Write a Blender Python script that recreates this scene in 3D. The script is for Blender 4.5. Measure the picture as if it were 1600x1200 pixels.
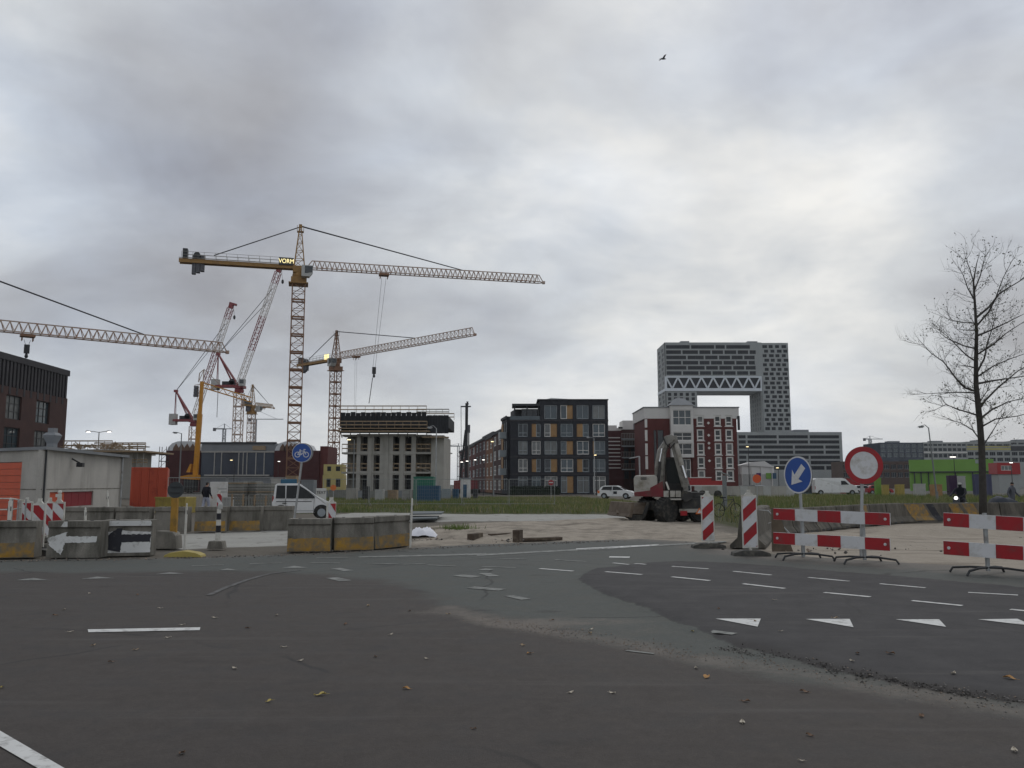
import bpy, bmesh, math, random
import numpy as np
from mathutils import Vector, Matrix, noise as mnoise
random.seed(7); rng = np.random.default_rng(7)
R = math.radians
for o in list(bpy.data.objects): bpy.data.objects.remove(o, do_unlink=True)
scene = bpy.context.scene
COL = scene.collection
# ------------------------------------------------------------------ camera
F = 1300.0; HZ = 757.0; CAMH = 1.6
TH = math.atan((HZ - 600.0) / F)
cd = bpy.data.cameras.new('camera'); cam = bpy.data.objects.new('camera', cd); COL.objects.link(cam)
cam.location = (0, 0, CAMH); cam.rotation_euler = (math.pi / 2 + TH, 0, 0)
cd.sensor_fit = 'HORIZONTAL'; cd.sensor_width = 36.0; cd.lens = F / 1600.0 * 36.0
cd.clip_start = 0.1; cd.clip_end = 9000
scene.camera = cam
def ray(u, v):
    a = (u - 800.0) / F; b = (600.0 - v) / F
    return Vector((a, math.cos(TH) - b * math.sin(TH), math.sin(TH) + b * math.cos(TH)))
def G(u, v, z=0.0):                       # where the ray through a pixel meets the height z
    r = ray(u, v); t = (z - CAMH) / r.z
    return Vector((r.x * t, r.y * t, z))
def W(u, v, d):                           # the point at depth d on the ray through a pixel
    r = ray(u, v); t = d / r.y
    return Vector((r.x * t, d, CAMH + r.z * t))
def XU(u, d): return W(u, HZ, d).x
# ------------------------------------------------------------------ world: overcast sky over a Nishita sky
SUN_EL, SUN_AZ = R(48), R(22)             # azimuth from +Y towards +X
w = bpy.data.worlds.new('World'); scene.world = w; w.use_nodes = True
nt = w.node_tree; nt.nodes.clear()
def N(t, **k):
    n = nt.nodes.new(t)
    for a, b in k.items(): setattr(n, a, b)
    return n
def L(a, b): nt.links.new(a, b)
def val(x): return x
def MA(op, a, b=None, c=None):
    n = N('ShaderNodeMath', operation=op)
    for i, x in enumerate((a, b, c)):
        if x is None: continue
        if isinstance(x, (int, float)): n.inputs[i].default_value = x
        else: L(x, n.inputs[i])
    return n.outputs[0]
out = N('ShaderNodeOutputWorld'); bg = N('ShaderNodeBackground'); bg.inputs['Strength'].default_value = 0.1
sky = N('ShaderNodeTexSky', sky_type='NISHITA'); sky.sun_disc = False
sky.sun_elevation = SUN_EL; sky.sun_rotation = SUN_AZ; sky.air_density = 1.5; sky.dust_density = 3.0
tc = N('ShaderNodeTexCoord'); sep = N('ShaderNodeSeparateXYZ'); L(tc.outputs['Generated'], sep.inputs[0])
zc = MA('MAXIMUM', MA('ADD', sep.outputs['Z'], 0.34), 0.05)
px = MA('DIVIDE', sep.outputs['X'], zc); py = MA('DIVIDE', sep.outputs['Y'], zc)
cmb = N('ShaderNodeCombineXYZ'); L(px, cmb.inputs[0]); L(py, cmb.inputs[1])
def NZ(vec, scale, detail, rough=0.5, off=(0, 0, 0), dist=0.0, sc=(1, 1, 1)):
    mp = N('ShaderNodeMapping'); mp.inputs['Location'].default_value = off; mp.inputs['Scale'].default_value = sc
    L(vec, mp.inputs[0])
    n = N('ShaderNodeTexNoise'); n.inputs['Scale'].default_value = scale; n.inputs['Detail'].default_value = detail
    n.inputs['Roughness'].default_value = rough; n.inputs['Distortion'].default_value = dist
    L(mp.outputs[0], n.inputs['Vector']); return n.outputs['Fac']
n1 = NZ(cmb.outputs[0], 1.0, 5, 0.55, (3.1, 1.7, 0.0), 0.2, (0.85, 1.15, 1))
n2 = NZ(cmb.outputs[0], 3.2, 7, 0.58, (0.4, 9.2, 3.0), 0.25, (0.85, 0.95, 1))
n3 = NZ(tc.outputs['Generated'], 2.2, 3, 0.5, (5.5, 2.0, 0.7), 0.2, (1, 1, 2.2))
def lobe(u, v, k):                        # soft cloud lobe around a direction
    d = ray(u, v).normalized()
    vm = N('ShaderNodeVectorMath', operation='DOT_PRODUCT'); L(tc.outputs['Generated'], vm.inputs[0]); vm.inputs[1].default_value = d
    return MA('EXPONENT', MA('MULTIPLY', MA('SUBTRACT', vm.outputs['Value'], 1.0), k))
cl = MA('ADD', MA('MULTIPLY', MA('SUBTRACT', n1, 0.5), 1.7), MA('MULTIPLY', MA('SUBTRACT', n2, 0.5), 1.15))
cl = MA('ADD', cl, MA('MULTIPLY', MA('SUBTRACT', n3, 0.5), 0.9))
cl = MA('ADD', cl, 0.52)
cl = MA('ADD', cl, MA('MULTIPLY', lobe(960, 330, 28), 0.29))
cl = MA('ADD', cl, MA('MULTIPLY', lobe(20, 240, 50), 0.34))
cl = MA('ADD', cl, MA('MULTIPLY', lobe(350, 110, 70), -0.40))
cl = MA('ADD', cl, MA('MULTIPLY', lobe(1580, 420, 90), -0.22))
cl = MA('ADD', cl, MA('MULTIPLY', lobe(330, 420, 90), -0.16))
hzn = MA('EXPONENT', MA('MULTIPLY', MA('ABSOLUTE', sep.outputs['Z']), -9.0))
cl = MA('ADD', MA('MULTIPLY', cl, MA('SUBTRACT', 1.0, MA('MULTIPLY', hzn, 0.65))), MA('MULTIPLY', hzn, 0.43))
ramp = N('ShaderNodeValToRGB'); L(cl, ramp.inputs[0])
els = ramp.color_ramp.elements
els[0].position = 0.0; els[0].color = (0.31, 0.315, 0.345, 1)
els[1].position = 1.0; els[1].color = (0.83, 0.835, 0.825, 1)
e = els.new(0.35); e.color = (0.425, 0.445, 0.485, 1)
e = els.new(0.65); e.color = (0.575, 0.605, 0.64, 1)
nb_ = NZ(tc.outputs['Generated'], 3.1, 4, 0.5, (1.2, 7.7, 2.1), 0.3, (1, 1, 1.6))
tint = N('ShaderNodeValToRGB'); L(nb_, tint.inputs[0]); te = tint.color_ramp.elements
te[0].position = 0.36; te[0].color = (0.96, 0.99, 1.045, 1); te[1].position = 0.62; te[1].color = (1.015, 1.0, 0.98, 1)
tm = N('ShaderNodeMixRGB', blend_type='MULTIPLY'); tm.inputs[0].default_value = 1.0; L(ramp.outputs[0], tm.inputs[1]); L(tint.outputs[0], tm.inputs[2])
mul = N('ShaderNodeVectorMath', operation='SCALE'); L(tm.outputs[0], mul.inputs[0]); mul.inputs['Scale'].default_value = 10.7
mx = N('ShaderNodeMixRGB'); mx.inputs[0].default_value = 0.94
L(sky.outputs[0], mx.inputs[1]); L(mul.outputs[0], mx.inputs[2]); L(mx.outputs[0], bg.inputs['Color']); L(bg.outputs[0], out.inputs[0])
sd_ = bpy.data.lights.new('sun', 'SUN'); sd_.energy = 0.5; sd_.angle = R(30); sd_.color = (1, 0.96, 0.9)
sun = bpy.data.objects.new('sun', sd_); COL.objects.link(sun)
sv = Vector((math.sin(SUN_AZ) * math.cos(SUN_EL), math.cos(SUN_AZ) * math.cos(SUN_EL), math.sin(SUN_EL)))
sun.rotation_euler = sv.to_track_quat('Z', 'Y').to_euler(); sun.location = (0, 0, 200)
vs = scene.view_settings; vs.view_transform = 'Standard'; vs.look = 'None'; vs.gamma = 1.0; vs.exposure = 0.0; vs.use_curve_mapping = False
# ------------------------------------------------------------------ materials
_M = {}
def mat(name, col, rough=0.75, var=0.18, scale=1.5, bump=0.0, metal=0.0, spec=0.4, dirt=None, dirt_amt=0.5, dirt_scale=1.2, emit=None, es=1.0, fine=0.0, streak=False):
    if name in _M: return _M[name]
    m = bpy.data.materials.new(name); m.use_nodes = True; t = m.node_tree; b = t.nodes['Principled BSDF']
    b.inputs['Roughness'].default_value = rough; b.inputs['Metallic'].default_value = metal
    b.inputs['Specular IOR Level'].default_value = spec
    if emit:
        b.inputs['Emission Color'].default_value = (*emit, 1); b.inputs['Emission Strength'].default_value = es
    g = t.nodes.new('ShaderNodeNewGeometry')
    vec = g.outputs['Position']
    def nz(sc, det, rg=0.55):
        n = t.nodes.new('ShaderNodeTexNoise'); n.inputs['Scale'].default_value = sc; n.inputs['Detail'].default_value = det; n.inputs['Roughness'].default_value = rg
        t.links.new(vec, n.inputs['Vector']); return n
    n = nz(scale, 6)
    mxn = t.nodes.new('ShaderNodeMixRGB'); t.links.new(n.outputs['Fac'], mxn.inputs[0])
    mxn.inputs[1].default_value = (*[max(0, c * (1 - 2 * var)) for c in col], 1); mxn.inputs[2].default_value = (*[min(1, c * (1 + 2 * var)) for c in col], 1)
    last = mxn.outputs[0]
    if fine:
        n2_ = nz(scale * 25, 2); m2 = t.nodes.new('ShaderNodeMixRGB'); m2.blend_type = 'OVERLAY'; m2.inputs[0].default_value = fine
        t.links.new(last, m2.inputs[1]); t.links.new(n2_.outputs['Fac'], m2.inputs[2]); last = m2.outputs[0]
    if dirt:
        mp = t.nodes.new('ShaderNodeMapping'); mp.inputs['Scale'].default_value = (1, 1, 0.25 if streak else 1); t.links.new(vec, mp.inputs[0])
        n3_ = t.nodes.new('ShaderNodeTexNoise'); n3_.inputs['Scale'].default_value = dirt_scale; n3_.inputs['Detail'].default_value = 8; n3_.inputs['Roughness'].default_value = 0.65
        t.links.new(mp.outputs[0], n3_.inputs['Vector'])
        r = t.nodes.new('ShaderNodeValToRGB'); r.color_ramp.elements[0].position = 0.62 - 0.25 * dirt_amt; r.color_ramp.elements[1].position = 0.78 - 0.15 * dirt_amt
        t.links.new(n3_.outputs['Fac'], r.inputs[0])
        m3 = t.nodes.new('ShaderNodeMixRGB'); t.links.new(r.outputs[0], m3.inputs[0]); t.links.new(last, m3.inputs[1]); m3.inputs[2].default_value = (*dirt, 1); last = m3.outputs[0]
    t.links.new(last, b.inputs['Base Color'])
    if bump:
        nb = nz(scale * 18, 4); bp = t.nodes.new('ShaderNodeBump'); bp.inputs['Strength'].default_value = bump; bp.inputs['Distance'].default_value = 0.02
        t.links.new(nb.outputs['Fac'], bp.inputs['Height']); t.links.new(bp.outputs[0], b.inputs['Normal'])
    _M[name] = m; return m
DIRT = (0.10, 0.085, 0.065)
concrete = mat('concrete', (0.215, 0.20, 0.172), 0.9, 0.2, 2.0, 0.5, dirt=(0.085, 0.08, 0.065), dirt_amt=0.8, dirt_scale=2.5, fine=0.35, streak=True)
concrete_l = mat('concrete_light', (0.36, 0.345, 0.31), 0.9, 0.14, 0.6, 0.2, dirt=(0.26, 0.25, 0.22), dirt_amt=0.55, dirt_scale=0.7, streak=True)
concrete_shed = mat('concrete_render', (0.42, 0.40, 0.365), 0.9, 0.12, 0.8, 0.3, dirt=(0.25, 0.235, 0.21), dirt_amt=0.6, dirt_scale=0.6, fine=0.15, streak=True)
yellow_wear = mat('worn_yellow_paint', (0.37, 0.205, 0.03), 0.75, 0.2, 4, 0.3, dirt=(0.15, 0.13, 0.095), dirt_amt=1.05, dirt_scale=5)
white_wear = mat('worn_white_paint', (0.62, 0.62, 0.60), 0.75, 0.1, 3, 0.2, dirt=(0.27, 0.26, 0.24), dirt_amt=0.45, dirt_scale=6)
black_wear = mat('worn_black_paint', (0.018, 0.018, 0.024), 0.6, 0.2, 3, 0.2, dirt=(0.12, 0.12, 0.11), dirt_amt=0.15, dirt_scale=7)
sign_white = mat('sign_white', (0.60, 0.60, 0.605), 0.45, 0.04, 3, dirt=(0.42, 0.40, 0.36), dirt_amt=0.5, dirt_scale=5)
sign_red = mat('sign_red', (0.33, 0.012, 0.018), 0.4, 0.1, 4, dirt=(0.21, 0.035, 0.035), dirt_amt=0.5, dirt_scale=6)
sign_blue = mat('sign_blue', (0.02, 0.075, 0.30), 0.4, 0.08, 4)
sign_back = mat('sign_back_grey', (0.20, 0.21, 0.21), 0.5, 0.12, 5, metal=0.4)
galv = mat('galvanised_steel', (0.36, 0.37, 0.37), 0.45, 0.15, 6, metal=0.6, dirt=(0.20, 0.18, 0.15), dirt_amt=0.4, dirt_scale=4)
fence_steel = mat('fence_steel', (0.30, 0.31, 0.30), 0.55, 0.15, 6, metal=0.3)
dark_metal = mat('dark_metal', (0.035, 0.036, 0.038), 0.55, 0.25, 4, metal=0.2)
lamp_post_grey = mat('lamp_post_grey', (0.19, 0.20, 0.20), 0.55, 0.12, 3, metal=0.3)
rubber = mat('rubber', (0.022, 0.022, 0.021), 0.85, 0.25, 6, 0.3, dirt=(0.09, 0.08, 0.065), dirt_amt=0.5, dirt_scale=5)
rubber_foot = mat('recycled_rubber', (0.075, 0.072, 0.066), 0.9, 0.2, 8, 0.5, dirt=(0.16, 0.15, 0.12), dirt_amt=0.6, dirt_scale=8)
crane_yellow = mat('crane_yellow', (0.29, 0.16, 0.045), 0.55, 0.15, 1.0, dirt=(0.20, 0.11, 0.04), dirt_amt=0.5, dirt_scale=1.5)
crane_amber = mat('crane_amber', (0.50, 0.215, 0.012), 0.5, 0.12, 1.0, dirt=(0.3, 0.15, 0.03), dirt_amt=0.3, dirt_scale=1.5)
crane_rust = mat('crane_red_brown', (0.22, 0.115, 0.062), 0.6, 0.15, 1.0, dirt=(0.16, 0.075, 0.05), dirt_amt=0.5, dirt_scale=1.5)
crane_red = mat('crane_red', (0.22, 0.045, 0.05), 0.55, 0.15, 1.0, dirt=(0.2, 0.06, 0.05), dirt_amt=0.4)
crane_white = mat('crane_white', (0.62, 0.58, 0.54), 0.55, 0.12, 1.0, dirt=(0.35, 0.30, 0.27), dirt_amt=0.4)
crane_pale = mat('crane_pale_jib', (0.42, 0.33, 0.27), 0.55, 0.15, 1.0, dirt=(0.30, 0.15, 0.09), dirt_amt=0.6, dirt_scale=0.8)
cable_mat = mat('steel_cable', (0.045, 0.045, 0.05), 0.6, 0.1, 1)
far_grey = mat('far_crane_grey', (0.30, 0.31, 0.32), 0.7, 0.1, 1)
cw_grey = mat('counterweight_grey', (0.10, 0.10, 0.11), 0.85, 0.15, 1.5)
cw_light = mat('counterweight_concrete', (0.40, 0.39, 0.37), 0.85, 0.12, 1.5)
cab_grey = mat('cab_grey', (0.40, 0.40, 0.38), 0.5, 0.1, 2)
glass = mat('window_glass', (0.018, 0.024, 0.028), 0.08, 0.3, 0.35, spec=0.6)
veh_glass = mat('vehicle_glass', (0.010, 0.012, 0.013), 0.15, 0.3, 0.6, spec=0.28)
glass_b = mat('window_glass_blue', (0.045, 0.065, 0.075), 0.08, 0.3, 0.35, spec=0.7)
glass_c = mat('curtained_glass', (0.13, 0.135, 0.13), 0.15, 0.35, 0.8, spec=0.6)
frame_grey = mat('window_frame_grey', (0.27, 0.30, 0.31), 0.5, 0.08, 2)
frame_white = mat('window_frame_white', (0.66, 0.64, 0.60), 0.5, 0.06, 2)
frame_dark = mat('window_frame_dark', (0.03, 0.032, 0.034), 0.5, 0.1, 2)
brick_black = mat('black_brick', (0.028, 0.030, 0.036), 0.85, 0.2, 1.0, 0.2, fine=0.4)
brick_brown = mat('dark_brown_brick', (0.062, 0.032, 0.028), 0.85, 0.2, 0.8, 0.2, fine=0.4)
brick_fin = mat('charcoal_brick', (0.045, 0.043, 0.047), 0.85, 0.15, 0.8, 0.2, fine=0.3)
brick_red = mat('red_brick', (0.105, 0.030, 0.027), 0.85, 0.18, 0.8, 0.2, fine=0.4)
brick_maroon = mat('maroon_brick', (0.065, 0.022, 0.022), 0.85, 0.18, 0.8, 0.2, fine=0.4)
brick_orange = mat('orange_brown_brick', (0.17, 0.075, 0.035), 0.85, 0.18, 0.8, 0.2, fine=0.4)
panel_wood = mat('orange_wood_panel', (0.32, 0.19, 0.085), 0.65, 0.15, 1.5, dirt=(0.27, 0.13, 0.05), dirt_amt=0.4, dirt_scale=2)
stucco = mat('cream_stucco', (0.60, 0.58, 0.55), 0.85, 0.06, 0.6)
tower_grey = mat('tower_grey_brick', (0.29, 0.305, 0.30), 0.8, 0.12, 0.15, fine=0.2)
tower_white = mat('truss_white', (0.60, 0.63, 0.66), 0.6, 0.06, 0.3)
tower_glass = mat('tower_glass', (0.012, 0.015, 0.021), 0.35, 0.4, 0.12, spec=0.25)
roof_grey = mat('roof_grey', (0.20, 0.21, 0.22), 0.7, 0.12, 0.8)
roof_dark = mat('roof_dark', (0.05, 0.052, 0.056), 0.8, 0.15, 0.8)
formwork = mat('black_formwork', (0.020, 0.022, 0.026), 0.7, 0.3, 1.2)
timber = mat('scaffold_timber', (0.30, 0.22, 0.14), 0.8, 0.25, 3, 0.2)
scaffold = mat('scaffold_tube', (0.33, 0.32, 0.30), 0.5, 0.2, 3, metal=0.4)
orange_door = mat('orange_red_door', (0.54, 0.088, 0.034), 0.5, 0.08, 1.5, dirt=(0.30, 0.04, 0.015), dirt_amt=0.3)
container_red = mat('container_red', (0.44, 0.070, 0.032), 0.5, 0.1, 1.0, dirt=(0.25, 0.03, 0.015), dirt_amt=0.4)
panel_crimson = mat('crimson_panel', (0.22, 0.014, 0.022), 0.5, 0.12, 1.5)
plastic_white = mat('plastic_white', (0.60, 0.585, 0.53), 0.5, 0.06, 3, dirt=(0.36, 0.33, 0.27), dirt_amt=0.5, dirt_scale=6)
plastic_yellow = mat('plastic_yellow', (0.38, 0.30, 0.08), 0.6, 0.12, 4, dirt=(0.3, 0.23, 0.09), dirt_amt=0.5, dirt_scale=5)
plank_yellow = mat('post_ochre', (0.36, 0.195, 0.03), 0.65, 0.15, 4, dirt=(0.20, 0.13, 0.04), dirt_amt=0.5, dirt_scale=5)
plaster_yellow = mat('site_cabin_yellow', (0.48, 0.40, 0.16), 0.7, 0.1, 1)
green_panel = mat('lime_green_panel', (0.16, 0.31, 0.06), 0.6, 0.05, 0.3)
teal_box = mat('teal_container', (0.03, 0.15, 0.10), 0.6, 0.12, 1)
blue_box = mat('blue_container', (0.03, 0.08, 0.14), 0.6, 0.12, 1)
van_white = mat('vehicle_white_paint', (0.66, 0.66, 0.65), 0.28, 0.03, 1, spec=0.5, dirt=(0.45, 0.44, 0.41), dirt_amt=0.3, dirt_scale=1.5)
car_dark = mat('vehicle_dark_paint', (0.03, 0.035, 0.042), 0.25, 0.1, 1)
car_silver = mat('vehicle_silver_paint', (0.30, 0.33, 0.35), 0.3, 0.06, 1, metal=0.3)
car_red = mat('vehicle_red_paint', (0.30, 0.018, 0.02), 0.3, 0.08, 1)
decal_orange = mat('vehicle_orange_decal', (0.65, 0.16, 0.03), 0.4, 0.05, 1)
trim_black = mat('black_trim', (0.016, 0.016, 0.017), 0.6, 0.15, 4)
chrome = mat('chrome_rod', (0.72, 0.72, 0.72), 0.15, 0.03, 4, metal=1.0)
lamp_red = mat('tail_lamp_red', (0.28, 0.008, 0.008), 0.25, 0.05, 4)
lamp_clear = mat('headlamp_clear', (0.5, 0.5, 0.5), 0.1, 0.05, 4)
lit_warm = mat('lit_lamp_warm', (0.9, 0.8, 0.5), 0.4, 0.0, 1, emit=(1.0, 0.80, 0.42), es=2.6)
lit_white = mat('lit_lamp_white', (0.9, 0.9, 0.9), 0.4, 0.0, 1, emit=(1.0, 0.95, 0.88), es=3.0)
lit_sign = mat('lit_sign_letters', (0.9, 0.8, 0.4), 0.4, 0.0, 1, emit=(1.0, 0.84, 0.40), es=1.2)
exc_grey = mat('excavator_grey', (0.36, 0.345, 0.31), 0.55, 0.15, 2, 0.1, dirt=(0.17, 0.15, 0.11), dirt_amt=0.6, dirt_scale=2.5)
exc_red = mat('excavator_red', (0.15, 0.016, 0.022), 0.5, 0.15, 2, dirt=(0.10, 0.045, 0.035), dirt_amt=0.5, dirt_scale=2.5)
exc_dark = mat('excavator_dark', (0.035, 0.034, 0.033), 0.7, 0.3, 2.5, 0.2, dirt=(0.10, 0.09, 0.07), dirt_amt=0.45, dirt_scale=3)
exc_boom = mat('excavator_arm_grey', (0.25, 0.24, 0.215), 0.5, 0.25, 3, 0.2, metal=0.2, dirt=(0.085, 0.075, 0.06), dirt_amt=0.7, dirt_scale=3)
steel_muddy = mat('muddy_steel', (0.115, 0.088, 0.064), 0.75, 0.25, 2.5, 0.3, metal=0.2, dirt=(0.17, 0.135, 0.10), dirt_amt=0.6, dirt_scale=3)
bark = mat('bark', (0.045, 0.041, 0.036), 0.9, 0.3, 5, 0.5)
leaf_dark = mat('sparse_leaf', (0.055, 0.062, 0.028), 0.8, 0.4, 0.6)
hedge_leaf = mat('hedge_leaf', (0.018, 0.028, 0.016), 0.85, 0.4, 1.2)
cloth_navy = mat('cloth_navy', (0.012, 0.013, 0.02), 0.9, 0.2, 6)
cloth_pale = mat('cloth_pale_blue', (0.34, 0.36, 0.44), 0.9, 0.1, 6)
cloth_grey = mat('cloth_grey', (0.09, 0.095, 0.11), 0.9, 0.15, 6)
skin_m = mat('skin', (0.36, 0.22, 0.16), 0.6, 0.06, 6)
hair_m = mat('hair_dark', (0.02, 0.015, 0.012), 0.8, 0.2, 8)
tarp_dark = mat('dark_tarpaulin', (0.016, 0.022, 0.034), 0.7, 0.2, 2)
bag_white = mat('white_plastic_bag', (0.74, 0.74, 0.78), 0.5, 0.04, 4)
steel_plate = mat('steel_plate', (0.085, 0.10, 0.105), 0.6, 0.2, 2, metal=0.3)
board_white = mat('white_board', (0.60, 0.585, 0.56), 0.7, 0.06, 2, dirt=(0.42, 0.39, 0.34), dirt_amt=0.4)
grey_panel = mat('grey_site_panel', (0.19, 0.19, 0.17), 0.8, 0.2, 1.5)
bird_m = mat('bird_dark', (0.03, 0.03, 0.035), 0.9, 0.1, 5)
white_sheet = mat('white_membrane', (0.66, 0.65, 0.63), 0.6, 0.05, 0.5)
dark_glass_far = mat('dark_facade', (0.045, 0.055, 0.075), 0.25, 0.35, 0.15)
facade_pale = mat('pale_far_facade', (0.30, 0.31, 0.30), 0.8, 0.1, 0.3)
facade_yellow = mat('yellow_far_band', (0.42, 0.38, 0.14), 0.8, 0.1, 0.3)
facade_brown = mat('brown_far_facade', (0.085, 0.06, 0.05), 0.85, 0.15, 0.3)
zinc_white = mat('pale_zinc_gable', (0.55, 0.56, 0.57), 0.6, 0.06, 0.6)
gable_brown = mat('brown_gable_panel', (0.14, 0.085, 0.06), 0.8, 0.15, 0.6)
# ------------------------------------------------------------------ mesh helpers
class MB:
    def __init__(s, T=None): s.v = []; s.f = []; s.mi = []; s.T = T
    def add(s, vs, fs, mi=0):
        b = len(s.v)
        for p in vs:
            p = Vector(p); s.v.append(tuple(s.T @ p) if s.T else tuple(p))
        for f in fs: s.f.append([b + i for i in f]); s.mi.append(mi)
        return s
    def box(s, x0, x1, y0, y1, z0, z1, mi=0):
        return s.add([(x0,y0,z0),(x1,y0,z0),(x1,y1,z0),(x0,y1,z0),(x0,y0,z1),(x1,y0,z1),(x1,y1,z1),(x0,y1,z1)],
              [(0,3,2,1),(4,5,6,7),(0,1,5,4),(1,2,6,5),(2,3,7,6),(3,0,4,7)], mi)
    def beam(s, p, q, w, h=None, mi=0, up=None):
        p = Vector(p); q = Vector(q); h = h or w; d = (q - p)
        if d.length < 1e-6: return s
        d.normalize(); u = Vector(up) if up else (Vector((0,0,1)) if abs(d.z) < 0.95 else Vector((1,0,0)))
        a = d.cross(u).normalized(); b = a.cross(d).normalized(); a *= w / 2; b *= h / 2
        return s.add([p-a-b, p+a-b, p+a+b, p-a+b, q-a-b, q+a-b, q+a+b, q-a+b],
              [(0,3,2,1),(4,5,6,7),(0,1,5,4),(1,2,6,5),(2,3,7,6),(3,0,4,7)], mi)
    def tube(s, p, q, r0, r1=None, n=8, mi=0, cap=True):
        p = Vector(p); q = Vector(q); r1 = r0 if r1 is None else r1; d = q - p
        if d.length < 1e-7: return s
        d.normalize(); u = Vector((0,0,1)) if abs(d.z) < 0.95 else Vector((1,0,0)); a = d.cross(u).normalized(); b = a.cross(d)
        vs = []
        for c, r in ((p, r0), (q, r1)):
            for i in range(n): t = 2*math.pi*i/n; vs.append(c + a*(r*math.cos(t)) + b*(r*math.sin(t)))
        fs = [(i, (i+1) % n, n+(i+1) % n, n+i) for i in range(n)]
        if cap: fs += [tuple(range(n-1, -1, -1)), tuple(range(n, 2*n))]
        return s.add(vs, fs, mi)
    def path(s, pts, rs, n=6, mi=0):           # one continuous tube through points
        pts = [Vector(p) for p in pts]; vs = []; m = len(pts); pa = None
        for k, c in enumerate(pts):
            d = (pts[min(k+1, m-1)] - pts[max(k-1, 0)]).normalized()
            if pa is None:
                u = Vector((0,0,1)) if abs(d.z) < 0.9 else Vector((1,0,0)); a = d.cross(u).normalized()
            else: a = (pa - d * pa.dot(d)).normalized()
            pa = a; b = a.cross(d); r = rs[k] if hasattr(rs, '__len__') else rs
            for i in range(n): t = 2*math.pi*i/n; vs.append(c + a*(r*math.cos(t)) + b*(r*math.sin(t)))
        fs = []
        for k in range(m-1):
            for i in range(n): fs.append((k*n+i, k*n+(i+1) % n, (k+1)*n+(i+1) % n, (k+1)*n+i))
        fs += [tuple(range(n-1, -1, -1)), tuple(range((m-1)*n, m*n))]
        return s.add(vs, fs, mi)
    def prism(s, poly, lo, hi, ax='y', mi=0):  # poly of (a,b): ax y -> (x,z), x -> (y,z), z -> (x,y)
        n = len(poly)
        def P(a, b, c): return {'y': (a, c, b), 'x': (c, a, b), 'z': (a, b, c)}[ax]
        vs = [P(a, b, lo) for a, b in poly] + [P(a, b, hi) for a, b in poly]
        fs = [tuple(range(n)), tuple(range(2*n-1, n-1, -1))] + [(i, n+i, n+(i+1) % n, (i+1) % n) for i in range(n)]
        return s.add(vs, fs, mi)
    def lathe(s, prof, n=16, c=(0,0,0), ax='z', mi=0):
        vs = []; c = Vector(c)
        for r, h in prof:
            for i in range(n):
                t = 2*math.pi*i/n; a, b = r*math.cos(t), r*math.sin(t)
                vs.append(c + Vector({'z': (a, b, h), 'y': (a, h, b), 'x': (h, a, b)}[ax]))
        m = len(prof); fs = []
        for k in range(m-1):
            for i in range(n): fs.append((k*n+i, k*n+(i+1) % n, (k+1)*n+(i+1) % n, (k+1)*n+i))
        fs += [tuple(range(n-1, -1, -1)), tuple(range((m-1)*n, m*n))]
        return s.add(vs, fs, mi)
    def mesh(s, name, mats, smooth=False, bevel=0.0, fixn=True):
        me = bpy.data.meshes.new(name); me.from_pydata(s.v, [], s.f)
        for m in (mats if isinstance(mats, (list, tuple)) else [mats]): me.materials.append(m)
        if isinstance(mats, (list, tuple)) and len(mats) > 1: me.polygons.foreach_set('material_index', s.mi)
        if fixn or bevel:
            bm = bmesh.new(); bm.from_mesh(me)
            if bevel:
                bmesh.ops.remove_doubles(bm, verts=bm.verts, dist=1e-5)
                bmesh.ops.bevel(bm, geom=[e for e in bm.edges if len(e.link_faces) == 2 and e.calc_face_angle(0) > 0.5], offset=bevel, segments=2, affect='EDGES', profile=0.6)
            bmesh.ops.recalc_face_normals(bm, faces=bm.faces); bm.to_mesh(me); bm.free()
        if smooth: me.polygons.foreach_set('use_smooth', [True]*len(me.polygons))
        me.update(); return me
    def build(s, name, mats, parent=None, **k):
        return put(name, s.mesh(name, mats, **k), parent)
def put(name, me, parent=None, M=None):
    o = bpy.data.objects.new(name, me); COL.objects.link(o)
    if parent: o.parent = parent
    if M is not None: o.matrix_local = M
    return o
def tag(o, label, cat, group=None, kind=None):
    if label: o['label'] = label
    if cat: o['category'] = cat
    if group: o['group'] = group
    if kind: o['kind'] = kind
    return o
def thing(name, label, cat, loc=(0,0,0), rz=0.0, group=None):
    o = bpy.data.objects.new(name, None); COL.objects.link(o); o.empty_display_size = 0.3
    o.location = loc; o.rotation_euler = (0, 0, rz); return tag(o, label, cat, group)
def copy_tree(o, parent=None):
    c = o.copy(); COL.objects.link(c)
    if parent: c.parent = parent
    for ch in list(o.children): copy_tree(ch, c)
    return c
def dup(root, loc, rz, label=None):
    c = copy_tree(root); c.location = loc; c.rotation_euler = (0, 0, rz)
    if label: c['label'] = label
    return c
def text_mesh(txt, size, depth=0.004):
    cu = bpy.data.curves.new('lettering', 'FONT'); cu.body = txt; cu.size = size; cu.extrude = depth; cu.align_x = 'CENTER'; cu.align_y = 'CENTER'
    o = bpy.data.objects.new('lettering', cu); COL.objects.link(o)
    dg = bpy.context.evaluated_depsgraph_get(); me = bpy.data.meshes.new_from_object(o.evaluated_get(dg))
    bpy.data.objects.remove(o, do_unlink=True); return me
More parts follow.
